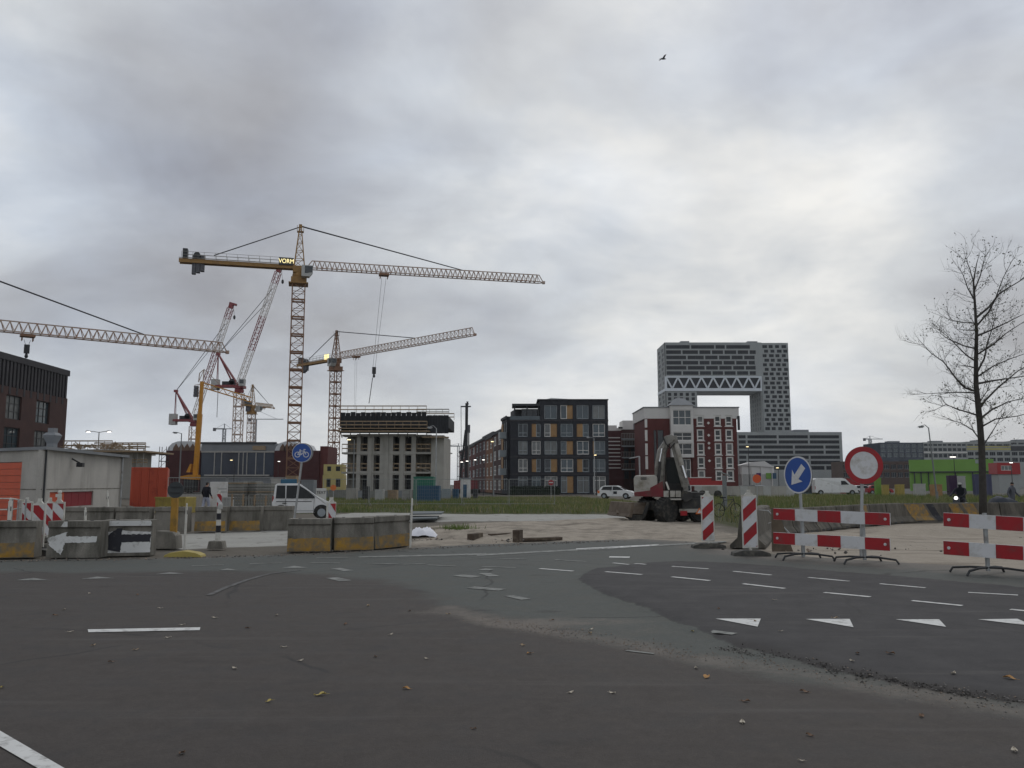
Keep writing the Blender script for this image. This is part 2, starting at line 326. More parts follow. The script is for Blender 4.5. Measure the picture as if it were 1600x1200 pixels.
# a facade in the local x-z plane, looking along +y, with real openings
def wall_open(mb, x0, x1, z0, z1, ops, depth=0.22, mi=0):
    xs = sorted({x0, x1} | {v for o in ops for v in o[:2] if x0 < v < x1}); zs = sorted({z0, z1} | {v for o in ops for v in o[2:4] if z0 < v < z1})
    for i in range(len(xs)-1):
        for j in range(len(zs)-1):
            cx, cz = (xs[i]+xs[i+1])/2, (zs[j]+zs[j+1])/2
            if any(a < cx < b and c < cz < d for a, b, c, d in ops): continue
            mb.add([(xs[i],0,zs[j]),(xs[i+1],0,zs[j]),(xs[i+1],0,zs[j+1]),(xs[i],0,zs[j+1])], [(0,1,2,3)], mi)
    for a, b, c, d in ops:
        mb.add([(a,0,c),(b,0,c),(b,0,d),(a,0,d),(a,depth,c),(b,depth,c),(b,depth,d),(a,depth,d)], [(0,4,5,1),(1,5,6,2),(2,6,7,3),(3,7,4,0)], mi)
    mb.add([(x0,0,z0),(x1,0,z0),(x1,0,z1),(x0,0,z1),(x0,depth,z0),(x1,depth,z0),(x1,depth,z1),(x0,depth,z1)], [(0,3,7,4),(1,5,6,2),(3,2,6,7)], mi)
_wc = {}
def window(parent, T, x0, x1, z0, z1, y, nx=2, nz=1, fm=None, gm=None, fw=0.07, depth=0.08, name='window', transom=None):
    wd, hh = round(x1-x0, 2), round(z1-z0, 2); key = (wd, hh, nx, nz, fm.name, fw, transom)
    if key not in _wc:
        mb = MB(); mb.box(0, wd, 0, depth, 0, fw); mb.box(0, wd, 0, depth, hh-fw, hh); mb.box(0, fw, 0, depth, fw, hh-fw); mb.box(wd-fw, wd, 0, depth, fw, hh-fw)
        for i in range(1, nx): c = wd*i/nx; mb.box(c-fw*.4, c+fw*.4, 0.004, depth, fw, hh-fw)
        for j in range(1, nz): c = hh*j/nz; mb.box(fw, wd-fw, 0.008, depth, c-fw*.4, c+fw*.4)
        if transom: c = hh*transom; mb.box(fw, wd-fw, 0.008, depth, c-fw*.4, c+fw*.4)
        _wc[key] = mb.mesh(name, fm, fixn=False)
    gk = (wd, hh, gm.name)
    if gk not in _wc: _wc[gk] = MB().add([(fw*.5, depth*.6, fw*.5), (wd-fw*.5, depth*.6, fw*.5), (wd-fw*.5, depth*.6, hh-fw*.5), (fw*.5, depth*.6, hh-fw*.5)], [(0,1,2,3)]).mesh('pane', gm, fixn=False)
    wo = put(name, _wc[key], parent, T @ Matrix.Translation((x0, y, z0)))
    put('pane', _wc[gk], wo); return wo
I4 = Matrix.Identity(4)
# ================================================================== GROUND
def poly_sd(P, poly):                      # signed distance, negative inside
    P = np.asarray(P, float); V = np.asarray([(p[0], p[1]) for p in poly], float)
    d = np.full(len(P), 1e18); ins = np.zeros(len(P), bool)
    for i in range(len(V)):
        a = V[i]; b = V[(i+1) % len(V)]; e = b - a; q = P - a
        t = np.clip((q @ e) / max(e @ e, 1e-12), 0, 1); r = q - t[:, None]*e; d = np.minimum(d, (r*r).sum(1))
        c = (a[1] <= P[:, 1]) != (b[1] <= P[:, 1])
        xi = a[0] + (P[:, 1]-a[1]) / (e[1] if abs(e[1]) > 1e-12 else 1e-12) * e[0]
        ins ^= c & (P[:, 0] < xi)
    return np.where(ins, -1, 1) * np.sqrt(d)
def line_d(P, pts):
    P = np.asarray(P, float); d = np.full(len(P), 1e18)
    for a, b in zip(pts[:-1], pts[1:]):
        a = np.array(a[:2]); b = np.array(b[:2]); e = b-a; q = P-a; t = np.clip((q @ e)/max(e @ e, 1e-12), 0, 1); r = q-t[:, None]*e; d = np.minimum(d, (r*r).sum(1))
    return np.sqrt(d)
def GP(pix): return [tuple(G(u, v)[:2]) for u, v in pix]
road_poly = GP([(-500,884),(-200,878),(0,875),(150,873),(300,871),(450,866),(520,864),(590,860),(650,856),(760,850),(900,845),(1000,842),(1080,846),(1140,858),(1210,866),(1240,868),(1300,872),(1400,878),(1500,884),(1600,890),(1800,905),(2100,930)]) + [(30, 8), (30, 0.5), (-26, 0.5), (-26, 16)]
main_poly = GP([(-400,905),(0,893),(150,893),(300,891),(430,893),(520,897),(600,905),(650,915),(680,928),(705,944),(760,958),(840,972),(900,986),(1000,1007),(1100,1031),(1200,1050),(1300,1066),(1400,1082),(1600,1112),(1900,1160)]) + [(12, 0.2), (-30, 0.2)]
dark_poly = GP([(905,907),(913,898),(935,889),(1000,882),(1060,878),(1150,881),(1300,894),(1450,906),(1600,920),(2000,955),(2100,1190),(1900,1158),(1600,1103),(1400,1073),(1250,1037),(1150,1010),(1080,981),(1000,949),(940,928)])
edge_line = GP([(700,950),(780,972),(850,985),(950,1000),(1050,1022),(1150,1038),(1250,1052),(1400,1080),(1600,1110),(1800,1142)])
def grid(x0, x1, y0, y1, dx, dy):
    nx = int(round((x1-x0)/dx))+1; ny = int(round((y1-y0)/dy))+1
    X, Y = np.meshgrid(np.linspace(x0, x1, nx), np.linspace(y0, y1, ny)); P = np.stack([X.ravel(), Y.ravel()], 1)
    i = np.arange(nx*ny).reshape(ny, nx)
    Fq = np.stack([i[:-1, :-1].ravel(), i[:-1, 1:].ravel(), i[1:, 1:].ravel(), i[1:, :-1].ravel()], 1)
    return P, Fq
def fbm(P, s, seed=0):
    return np.array([mnoise.noise(Vector((p[0]*s + seed, p[1]*s - seed*0.7, seed*1.3))) for p in P])
def sheet(name, P, Z, Fq, m, attrs):
    used = np.unique(Fq); rm = np.full(len(P), -1); rm[used] = np.arange(len(used))
    me = bpy.data.meshes.new(name); me.from_pydata(np.column_stack([P, Z])[used].tolist(), [], rm[Fq].tolist())
    for k, a in attrs.items():
        at = me.attributes.new(k, 'FLOAT', 'POINT'); at.data.foreach_set('value', a[used].astype(np.float32))
    me.materials.append(m); me.polygons.foreach_set('use_smooth', [True]*len(me.polygons)); me.update()
    return put(name, me)
DARK_H = 0.035
def road_z(P):
    s = poly_sd(P, dark_poly); t = np.clip(0.5 - s/0.16, 0, 1)
    return DARK_H * t*t*(3-2*t)
P, Fq = grid(-26, 30, 2.0, 27, 0.125, 0.125)
s_road = poly_sd(P, road_poly); s_main = poly_sd(P, main_poly); s_dark = poly_sd(P, dark_poly)
lip = fbm(P, 2.3, 3.0)*0.09 + fbm(P, 6.0, 8.0)*0.05
t = np.clip(0.5 - (s_dark + lip)/0.14, 0, 1); Z = DARK_H*t*t*(3-2*t)
Z += fbm(P, 0.35, 1.0)*0.006
tr = np.clip((s_road + fbm(P, 1.7, 5.0)*0.15)/0.25, 0, 1); Z -= 0.09*tr*tr
dst = np.exp(-(line_d(P, edge_line)/0.30)**2)
def blob(u, v, rx, ry, P=P):
    c = G(u, v); return np.exp(-(((P[:, 0]-c.x)/rx)**2 + ((P[:, 1]-c.y)/ry)**2))
dust = 0.95*dst + 1.1*blob(895, 971, 0.9, 0.35) + 0.45*blob(640, 958, 1.0, 0.25) + 0.4*blob(1010, 985, 0.7, 0.3)
dust += 0.75*np.exp(-((s_road+0.15)/0.4)**2)
right = np.clip((P[:, 0]-2.5)/3.0, 0, 1)
dust += 1.15*right*np.clip(1-np.abs(s_road+0.9)/1.4, 0, 1)
keep = s_road[Fq].min(1) < 0.4
def attr_mat(name, build):
    m = bpy.data.materials.new(name); m.use_nodes = True; t = m.node_tree; b = t.nodes['Principled BSDF']
    g = t.nodes.new('ShaderNodeNewGeometry')
    class H: pass
    h = H(); h.t = t; h.b = b; h.pos = g.outputs['Position']
    def nz(sc, det=5, rg=0.55, stretch=None, dist=0):
        vec = h.pos
        if stretch:
            mp = t.nodes.new('ShaderNodeMapping'); mp.inputs['Scale'].default_value = stretch; t.links.new(vec, mp.inputs[0]); vec = mp.outputs[0]
        n = t.nodes.new('ShaderNodeTexNoise'); n.inputs['Scale'].default_value = sc; n.inputs['Detail'].default_value = det; n.inputs['Roughness'].default_value = rg; n.inputs['Distortion'].default_value = dist
        t.links.new(vec, n.inputs['Vector']); return n.outputs['Fac']
    def at(k): n = t.nodes.new('ShaderNodeAttribute'); n.attribute_name = k; return n.outputs['Fac']
    def ma(op, a, b_=None, c=None, clamp=False):
        n = t.nodes.new('ShaderNodeMath'); n.operation = op; n.use_clamp = clamp
        for i, x in enumerate((a, b_, c)):
            if x is None: continue
            if isinstance(x, (int, float)): n.inputs[i].default_value = x
            else: t.links.new(x, n.inputs[i])
        return n.outputs[0]
    def mix(f, a, b_, mode='MIX'):
        n = t.nodes.new('ShaderNodeMixRGB'); n.blend_type = mode
        for i, x in enumerate((f, a, b_)):
            if isinstance(x, (int, float)): n.inputs[i].default_value = x
            elif isinstance(x, tuple): n.inputs[i].default_value = (*x, 1)
            else: t.links.new(x, n.inputs[i])
        return n.outputs[0]
    def step(x, a, b_):
        n = t.nodes.new('ShaderNodeMapRange'); n.interpolation_type = 'SMOOTHSTEP'; t.links.new(x, n.inputs[0]); n.inputs[1].default_value = a; n.inputs[2].default_value = b_; return n.outputs[0]
    h.nz, h.at, h.ma, h.mix, h.step = nz, at, ma, mix, step
    build(h); return m
def road_build(h):
    big = h.nz(0.35, 5); mid = h.nz(2.2, 6, 0.6); fine = h.nz(70, 3, 0.7); agg = h.nz(160, 2, 0.6); streak = h.nz(1.0, 5, 0.6, (0.35, 2.2, 1))
    wob = h.ma('MULTIPLY_ADD', h.ma('SUBTRACT', h.nz(1.3, 6, 0.65), 0.5), 0.7, h.ma('MULTIPLY', h.ma('SUBTRACT', h.nz(9, 4), 0.5), 0.16))
    green = h.mix(big, (0.052, 0.058, 0.053), (0.074, 0.081, 0.074))
    green = h.mix(h.step(mid, 0.4, 0.75), green, (0.083, 0.083, 0.073))
    mott = h.nz(7, 5, 0.7); main = h.mix(big, (0.039, 0.0325, 0.0290), (0.056, 0.047, 0.0415))
    main = h.mix(h.ma('MULTIPLY', h.step(mott, 0.35, 0.7), 0.55), main, (0.067, 0.057, 0.0495))
    main = h.mix(h.ma('MULTIPLY', h.step(streak, 0.48, 0.8), 0.5), main, (0.070, 0.062, 0.056))
    main = h.mix(h.ma('MULTIPLY', h.step(mid, 0.52, 0.36), 0.35), main, (0.024, 0.022, 0.022))
    dark = h.mix(big, (0.023, 0.0215, 0.0232), (0.034, 0.032, 0.034)); dark = h.mix(h.ma('MULTIPLY', h.step(mott, 0.4, 0.75), 0.4), dark, (0.047, 0.044, 0.043))
    dark = h.mix(h.ma('MULTIPLY', h.step(streak, 0.5, 0.8), 0.6), dark, (0.054, 0.050, 0.048))
    fm = h.step(h.ma('ADD', h.at('s_main'), h.ma('MULTIPLY', wob, 1.5)), 0.22, -0.42)
    fd = h.step(h.ma('ADD', h.at('s_dark'), h.ma('MULTIPLY', wob, 0.3)), 0.025, -0.03)
    green = h.mix(h.ma('MULTIPLY', h.step(mott, 0.4, 0.72), 0.5), green, (0.092, 0.094, 0.085)); c = h.mix(fm, green, main); c = h.mix(fd, c, dark)
    seam = h.ma('MULTIPLY', h.step(h.ma('ABSOLUTE', h.ma('ADD', h.at('s_dark'), h.ma('MULTIPLY', wob, 0.3))), 0.035, 0.0), 0.55); c = h.mix(seam, c, (0.022, 0.021, 0.021))
    dn = h.ma('MULTIPLY', h.at('dust'), h.ma('MULTIPLY_ADD', h.nz(1.6, 7, 0.7), 1.9, -0.25))
    dn = h.ma('MULTIPLY_ADD', h.ma('SUBTRACT', h.nz(14, 4, 0.7), 0.5), 0.5, dn)
    tan = h.mix(mid, (0.095, 0.082, 0.070), (0.205, 0.177, 0.150))
    c = h.mix(h.ma('MULTIPLY', h.step(dn, 0.15, 0.95), 0.82), c, tan)
    c = h.mix(0.55, c, h.mix(fine, (0.18, 0.18, 0.18), (0.82, 0.82, 0.82)), 'OVERLAY')
    c = h.mix(0.42, c, h.mix(h.nz(26, 3, 0.75), (0.12, 0.12, 0.12), (0.88, 0.88, 0.88)), 'OVERLAY')
    c = h.mix(h.step(agg, 0.66, 0.74), c, h.mix(0.5, c, (0.22, 0.21, 0.19)))
    c = h.mix(h.ma('MULTIPLY', h.step(h.nz(0.9, 3, 0.5, (1.0, 1.6, 1)), 0.62, 0.72), 0.45), c, (0.024, 0.022, 0.022)); c = h.mix(h.ma('MULTIPLY', h.step(h.nz(1.1, 4, 0.6, (0.18, 3.2, 1)), 0.56, 0.72), 0.4), c, (0.088, 0.080, 0.073))
    # repaired cracks and seams
    vo = h.t.nodes.new('ShaderNodeTexVoronoi'); vo.feature = 'DISTANCE_TO_EDGE'; vo.inputs['Scale'].default_value = 0.22
    mp = h.t.nodes.new('ShaderNodeMixRGB'); mp.inputs[0].default_value = 0.25; h.t.links.new(h.pos, mp.inputs[1])
    nn = h.t.nodes.new('ShaderNodeTexNoise'); nn.inputs['Scale'].default_value = 1.4; nn.inputs['Detail'].default_value = 6; h.t.links.new(h.pos, nn.inputs['Vector']); h.t.links.new(nn.outputs['Color'], mp.inputs[2])
    h.t.links.new(mp.outputs[0], vo.inputs['Vector'])
    lipd = h.ma('MULTIPLY', h.ma('MULTIPLY', h.step(h.ma('ADD', h.at('s_dark'), h.ma('MULTIPLY', wob, 0.35)), -0.34, -0.06), fd), h.at('lip')); c = h.mix(h.ma('MULTIPLY', lipd, 0.75), c, (0.020, 0.017, 0.016))
    crack = h.ma('MULTIPLY', h.step(vo.outputs['Distance'], 0.006, 0.0015), h.step(h.nz(0.5, 3), 0.42, 0.56))
    c = h.mix(h.ma('MULTIPLY', crack, 0.7), c, (0.02, 0.019, 0.019))
    h.t.links.new(c, h.b.inputs['Base Color'])
    h.b.inputs['Specular IOR Level'].default_value = 0.32
    rr = h.ma('MULTIPLY_ADD', mid, 0.25, 0.66); h.t.links.new(rr, h.b.inputs['Roughness'])
    bp = h.t.nodes.new('ShaderNodeBump'); bp.inputs['Strength'].default_value = 0.55; bp.inputs['Distance'].default_value = 0.006
    h.t.links.new(h.ma('ADD', fine, h.ma('MULTIPLY', agg, 0.7)), bp.inputs['Height']); h.t.links.new(bp.outputs[0], h.b.inputs['Normal'])
lipa = np.exp(-(line_d(P, GP([(1180,1022),(1300,1048),(1400,1072),(1600,1103),(1900,1158)]))/0.6)**2)
road = sheet('road', P, Z, Fq[keep], attr_mat('asphalt', road_build), dict(s_main=s_main, s_dark=s_dark, dust=dust, lip=lipa))
tag(road, 'grey and black patched asphalt road junction in the foreground', None, kind='structure')
# painted markings, each a sheet a few millimetres above the asphalt
paint = mat('road_paint', (0.60, 0.60, 0.58), 0.7, 0.08, 6, dirt=(0.22, 0.21, 0.20), dirt_amt=0.45, dirt_scale=9)
paint_worn = mat('worn_road_paint', (0.30, 0.305, 0.285), 0.8, 0.15, 5, dirt=(0.115, 0.118, 0.11), dirt_amt=1.15, dirt_scale=5)
def mark(pts, m, name='marking', n=6):
    # subdivide so that the sheet follows the asphalt
    pts = [Vector((p[0], p[1], 0)) for p in pts]
    if len(pts) == 4:
        vs = []; fs = []
        for i in range(n+1):
            s = i/n; a = pts[0].lerp(pts[1], s); b = pts[3].lerp(pts[2], s); vs += [a, b]
        fs = [(2*i, 2*i+2, 2*i+3, 2*i+1) for i in range(n)]
    else: vs = pts; fs = [tuple(range(len(pts)))]
    Pn = np.array([(v.x, v.y) for v in vs]); zz = road_z(Pn) + fbm(Pn, 0.35, 1.0)*0.006 + 0.0065
    for v, z in zip(vs, zz): v.z = z
    mb = MB(); mb.add(vs, fs); return mb.build(name, m, road, fixn=False)
def dash(u0, v0, u1, v1, wd, m, name='lane_dash'):
    a = G(u0, v0); b = G(u1, v1); d = (b-a).normalized(); n_ = Vector((-d.y, d.x, 0))*wd/2
    return mark([a-n_, b-n_, b+n_, a+n_], m, name)
for q in [(843,889,896,893),(946,897,1003,901.5),(1050,905,1109,911),(1161,916,1226,923.5),(1288,930,1360,937),(1425,943,1504,951),(1579,957,1660,965)]:
    dash(*q, 0.10, paint)
for q in [(958,880,1009,885),(1050,888,1107,892),(1146,896,1205,902),(1263,906,1327,912),(1375,916,1446,922.5),(1513,930,1591,934.5)]:
    dash(*q, 0.085, paint)
for q in [(483,879.7,531,879.7),(575,880.5,623,881.5),(630,882,665,881),(668,883,712,885),(752,886,806,887.5)]: dash(*q, 0.10, paint_worn)
for q in [(494,872,544,872),(776,873,823,874),(867,875,916,878),(300,884,350,883),(390,881,440,880)]: dash(*q, 0.10, paint_worn)
dash(952,870.5,984,871,0.3,paint)
mark([G(560,870), G(760,864.5), G(760,867), G(560,871.5)], paint_worn, 'edge_line', 14)
mark([G(745,866.5), G(1135,845.5), G(1135,847.5), G(745,869)], paint_worn, 'edge_line', 20)
mark([G(900,857.2), G(1030,850.6), G(1030,852), G(900,860)], paint, 'edge_line', 14)
for tri in ([(1118,971.7),(1189,971.7),(1184,984.4)],[(1258.7,972.4),(1327.8,972.4),(1334,985.4)],[(1399.6,973),(1467.7,973),(1478.7,985)],[(1528.5,973),(1590,972),(1618,984)]):
    mark([G(u, v) for u, v in tri][::-1], paint, 'give_way_triangle')
for tri in ([(25,907),(52,903.5),(79,907)],[(126,904.8),(152,901.3),(180,903.6)],[(243,897.3),(265,894.3),(288,896.5)],[(340,891.5),(355,888.8),(372,891)],[(440,888),(460,884.3),(482,887.5)]):
    mark([G(u, v) for u, v in tri], paint_worn, 'give_way_triangle')
mark([G(137,984), G(313,981), G(312,985.5), G(138,988.5)], paint, 'lane_dash', 12)
mark([G(-60,1108), G(104,1203), G(62,1203), G(-60,1132)], paint, 'edge_line', 20)
cv = [G(326,931), G(352,919), G(385,907), G(420,897), G(470,891)]
for a, b in zip(cv[:-1], cv[1:]):
    n_ = Vector((-(b-a).y, (b-a).x, 0)).normalized()*0.045
    mark([a-n_, b-n_, b+n_, a+n_], mat('faint_road_paint', (0.17, 0.17, 0.165), 0.85, 0.2, 6, dirt=(0.05, 0.047, 0.045), dirt_amt=1.2, dirt_scale=7), 'old_line')
for q in [(715,899,745,902,0.28),(752,890,768,891,0.25),(756,896,772,901,0.2),(735,918,785,922,0.22),(795,931,822,937,0.16),(524,888,545,892,0.2),(518,903,540,908,0.22)]: dash(*q[:4], q[4], paint_worn, 'old_mark')
dash(1110,991,1148,996,0.13,paint_worn,'old_mark'); dash(978,1017,1022,1022,0.05,paint_worn,'old_mark')
# site ground beyond the road
P, Fq = grid(-75, 75, 12, 135, 0.35, 0.35)
s_r = poly_sd(P, road_poly)
sand = np.exp(-np.clip(poly_sd(P, GP([(1180,862),(1260,868),(1400,878),(1600,890),(2000,920)]) + [(40, 20), (34, 40), (22, 37), (16, 36), (8, 27), (6.5, 22)]), 0, None)/0.8)
sand += 0.75*np.exp(-np.clip(poly_sd(P, GP([(655,852),(700,820),(800,814),(960,808),(1100,822),(1090,846),(960,842),(760,848)])), 0, None)/1.2)
slab = np.exp(-np.clip(poly_sd(P, GP([(515,806),(560,801),(700,799),(780,801),(990,804),(990,807),(830,812),(650,814),(640,808)])), 0, None)/0.6)
slab += 0.8*np.exp(-np.clip(poly_sd(P, GP([(275,856),(445,850),(450,826),(290,832)])), 0, None)/0.5)
grass_c = GP([(405,803),(560,800),(780,802),(975,802),(990,783),(900,776.5),(540,776.5),(410,783)])
grass_r = [tuple(G(1095,812)[:2]), (9.2, 30.5), (17.5, 39.5), (26, 41), (60, 45), (70, 128), (42, 128), (24, 110), (14, 60)]
gr = np.exp(-np.clip(poly_sd(P, grass_c), 0, None)/0.8) + np.exp(-np.clip(poly_sd(P, grass_r), 0, None)/0.8)
Z = -0.03 + fbm(P, 0.25, 2.0)*0.05 + fbm(P, 0.9, 4.0)*0.03
for u, v, rx, ry, hgt in [(690,836,1.6,0.8,0.28),(760,840,1.4,0.6,0.16),(850,832,3,1,0.12),(1000,818,3,2,0.1),(180,800,1.6,1.2,0.5),(1450,845,4,1.2,0.14),(1330,850,2,1,0.1),(1500,838,3,.8,.2),(1290,846,1.4,.7,.18),(1420,838,2,.7,.2)]:
    Z += hgt*blob(u, v, rx, ry, P)
bank = np.exp(-np.clip(poly_sd(P, GP([(650,851),(700,826),(800,820),(960,815),(1080,826),(1085,842),(960,840),(760,846)])), 0, None)/0.5)
Z += bank*(0.09+0.10*fbm(P, 0.8, 21.0)+0.05*fbm(P, 2.1, 23.0)) + np.clip(sand, 0, 1)*0.05*fbm(P*np.array([0.35, 1.6]), 1.0, 27.0)
Z -= 0.25*np.clip(1-(s_r+2.0)/1.6, 0, 1)*(s_r < -0.4)
sf = np.clip((s_r)/1.3, 0, 1); Z = Z*sf + (-0.035)*(1-sf) - 0.25*np.clip((-s_r-0.5)/1.0, 0, 1)
ed = np.minimum.reduce([75-np.abs(P[:, 0]), 135-P[:, 1], P[:, 1]-12]); Z -= 0.3*np.clip(1-ed/6, 0, 1)
def site_build(h):
    big = h.nz(0.25, 6, 0.6); mid = h.nz(1.8, 7, 0.65); fine = h.nz(22, 4, 0.7); ruts = h.nz(0.8, 6, 0.6, (0.25, 2.0, 1))
    c = h.mix(mid, (0.085, 0.074, 0.060), (0.165, 0.148, 0.122))
    sn = h.mix(mid, (0.24, 0.205, 0.165), (0.42, 0.37, 0.305)); sn = h.mix(h.ma('MULTIPLY', h.step(ruts, 0.52, 0.68), 0.8), sn, (0.15, 0.125, 0.10)); sn = h.mix(h.ma('MULTIPLY', h.step(h.nz(0.9, 6, 0.7), 0.56, 0.7), 0.7), sn, (0.13, 0.11, 0.09))
    c = h.mix(h.step(h.ma('MULTIPLY_ADD', h.ma('SUBTRACT', mid, 0.5), 0.9, h.at('sand')), 0.35, 0.85), c, sn)
    sb = h.mix(ruts, (0.25, 0.245, 0.225), (0.42, 0.41, 0.375)); sb = h.mix(h.step(mid, 0.55, 0.7), sb, (0.15, 0.14, 0.12))
    c = h.mix(h.step(h.ma('MULTIPLY_ADD', h.ma('SUBTRACT', mid, 0.5), 0.6, h.at('slab')), 0.4, 0.75), c, sb)
    gs = h.mix(mid, (0.030, 0.038, 0.014), (0.085, 0.085, 0.034))
    c = h.mix(h.step(h.ma('MULTIPLY_ADD', h.ma('SUBTRACT', mid, 0.5), 0.8, h.at('grass')), 0.3, 0.8), c, gs)
    c = h.mix(0.5, c, h.mix(fine, (0.2, 0.2, 0.2), (0.8, 0.8, 0.8)), 'OVERLAY')
    h.t.links.new(c, h.b.inputs['Base Color']); h.b.inputs['Roughness'].default_value = 0.95; h.b.inputs['Specular IOR Level'].default_value = 0.2
    bp = h.t.nodes.new('ShaderNodeBump'); bp.inputs['Strength'].default_value = 0.7; bp.inputs['Distance'].default_value = 0.05
    h.t.links.new(h.ma('ADD', mid, h.ma('MULTIPLY', fine, 0.4)), bp.inputs['Height']); h.t.links.new(bp.outputs[0], h.b.inputs['Normal'])
site_m = attr_mat('site_soil', site_build)
keep = s_r[Fq].max(1) > -1.2
site = sheet('ground', P, Z, Fq[keep], site_m, dict(sand=sand, slab=slab, grass=gr)); tag(site, 'sandy building site ground with soil and rough grass', None, kind='structure')
me = bpy.data.meshes.new('terrain'); me.from_pydata([(-4000, -60, -0.22), (4000, -60, -0.22), (4000, 4000, -0.22), (-4000, 4000, -0.22)], [], [(0,1,2,3)])
me.materials.append(mat('far_ground', (0.09, 0.085, 0.075), 0.95, 0.25, 0.05)); tag(put('terrain', me), 'flat far ground', None, kind='structure')
# grass: uncountable blades
def blades(name, polys, dens, hmin, hmax, label):
    V = []; Fc = []; MI = []
    tot = []
    for poly in polys:
        A = np.array(poly); x0, y0 = A.min(0); x1, y1 = A.max(0); n = int((x1-x0)*(y1-y0)*dens)
        Q = np.stack([rng.uniform(x0, x1, n), rng.uniform(y0, y1, n)], 1); s = poly_sd(Q, poly)
        patch = fbm(Q, 0.45, 6.0); ok = (s < -0.1 + 0.8*patch) & (rng.uniform(-0.75, 0.5, n) < patch); tot.append(Q[ok])
    Q = np.concatenate(tot); n = len(Q); hh = rng.uniform(hmin, hmax, n)*(0.75 + 0.7*np.clip(fbm(Q, 0.3, 11.0)+0.2, 0, 1)); a = rng.uniform(0, 2*np.pi, n); wd = rng.uniform(0.012, 0.03, n); ln = rng.uniform(-0.5, 0.5, (n, 2))*hh[:, None]
    V = np.empty((n*3, 3)); V[0::3] = np.column_stack([Q[:, 0]+np.cos(a)*wd, Q[:, 1]+np.sin(a)*wd, np.full(n, -0.12)]); V[1::3] = np.column_stack([Q[:, 0]-np.cos(a)*wd, Q[:, 1]-np.sin(a)*wd, np.full(n, -0.12)])
    V[2::3] = np.column_stack([Q[:, 0]+ln[:, 0], Q[:, 1]+ln[:, 1], hh])
    me = bpy.data.meshes.new(name); me.from_pydata(V.tolist(), [], np.arange(n*3).reshape(n, 3).tolist())
    for nm, c in (('grass_green', (0.105, 0.150, 0.036)), ('grass_olive', (0.16, 0.165, 0.055)), ('grass_straw', (0.29, 0.25, 0.12))): me.materials.append(mat(nm, c, 0.85, 0.3, 0.7))
    pk = fbm(Q, 0.2, 15.0); r = rng.uniform(0, 1, n)+pk*0.5; me.polygons.foreach_set('material_index', np.where(r > 0.78, 2, np.where(r > 0.42, 1, 0)).astype(np.int32)); me.update()
    return tag(put(name, me), label, None, kind='stuff')
blades('grass', [grass_c], 34, 0.10, 0.34, 'rough grass verge in front of the brick apartments')
blades('grass', [grass_r], 22, 0.16, 0.52, 'tall green grass behind the concrete barrier wall')
# gravel and crumbs along the broken asphalt edges
def crumbs(name, line, n, spread, smin, smax, mats, label, zf=None):
    line = [Vector((p[0], p[1], 0)) for p in line]; seg = [(b-a).length for a, b in zip(line[:-1], line[1:])]; T = sum(seg); mb = MB()
    for _ in range(n):
        s = random.random()*T; k = 0
        while s > seg[k]: s -= seg[k]; k += 1
        p = line[k].lerp(line[k+1], s/seg[k]); p.x += random.gauss(0, spread); p.y += random.gauss(0, spread*0.7)
        r = smin + (smax-smin)*random.random()**3; z = (zf if zf is not None else float(road_z(np.array([[p.x, p.y]]))[0])) + r*0.3
        vs = [(p.x+dx*r*random.uniform(.6,1.3), p.y+dy*r*random.uniform(.6,1.3), z+dz*r*random.uniform(.5,.9)) for dx, dy, dz in ((1,0,0),(0,1,0),(-1,0,0),(0,-1,0),(0,0,1),(0,0,-1))]
        mb.add(vs, [(0,1,4),(1,2,4),(2,3,4),(3,0,4),(1,0,5),(2,1,5),(3,2,5),(0,3,5)], random.randrange(len(mats)))
    o = mb.build(name, mats, None, fixn=False); return tag(o, label, None, kind='stuff')
peb = [mat('pebble_grey', (0.16, 0.15, 0.14), 0.9, 0.3, 20), mat('pebble_tan', (0.24, 0.19, 0.15), 0.9, 0.3, 20), mat('pebble_dark', (0.06, 0.055, 0.05), 0.9, 0.3, 20)]
crumbs('gravel', GP([(760,968),(850,983),(950,1000),(1050,1018),(1150,1032),(1250,1046),(1400,1078),(1600,1110)]), 1500, 0.17, 0.002, 0.011, [peb[0], peb[1], peb[1]], 'loose gravel along the broken asphalt edge')
crumbs('asphalt_crumbs', GP([(1130,1012),(1200,1026),(1300,1050),(1400,1072),(1500,1088),(1600,1104)]), 1300, 0.07, 0.003, 0.014, [peb[2], peb[2], peb[0]], 'dark asphalt crumbs on the lip of the new surface')
crumbs('gravel', GP([(0,877),(200,874),(440,868),(640,858),(960,845)]), 1100, 0.20, 0.008, 0.028, peb, 'gravel and leaf litter along the barrier line', 0.0)
crumbs('rubble', GP([(650,848),(700,842),(760,846),(850,838),(1000,834)]), 420, 0.7, 0.008, 0.05, peb, 'stones and rubble on the sandy bank', 0.02)
crumbs('rubble', GP([(1260,862),(1350,852),(1480,842),(1600,838)]), 420, 0.9, 0.008, 0.05, peb, 'stones and clods on the sand in front of the barrier wall', 0.0)
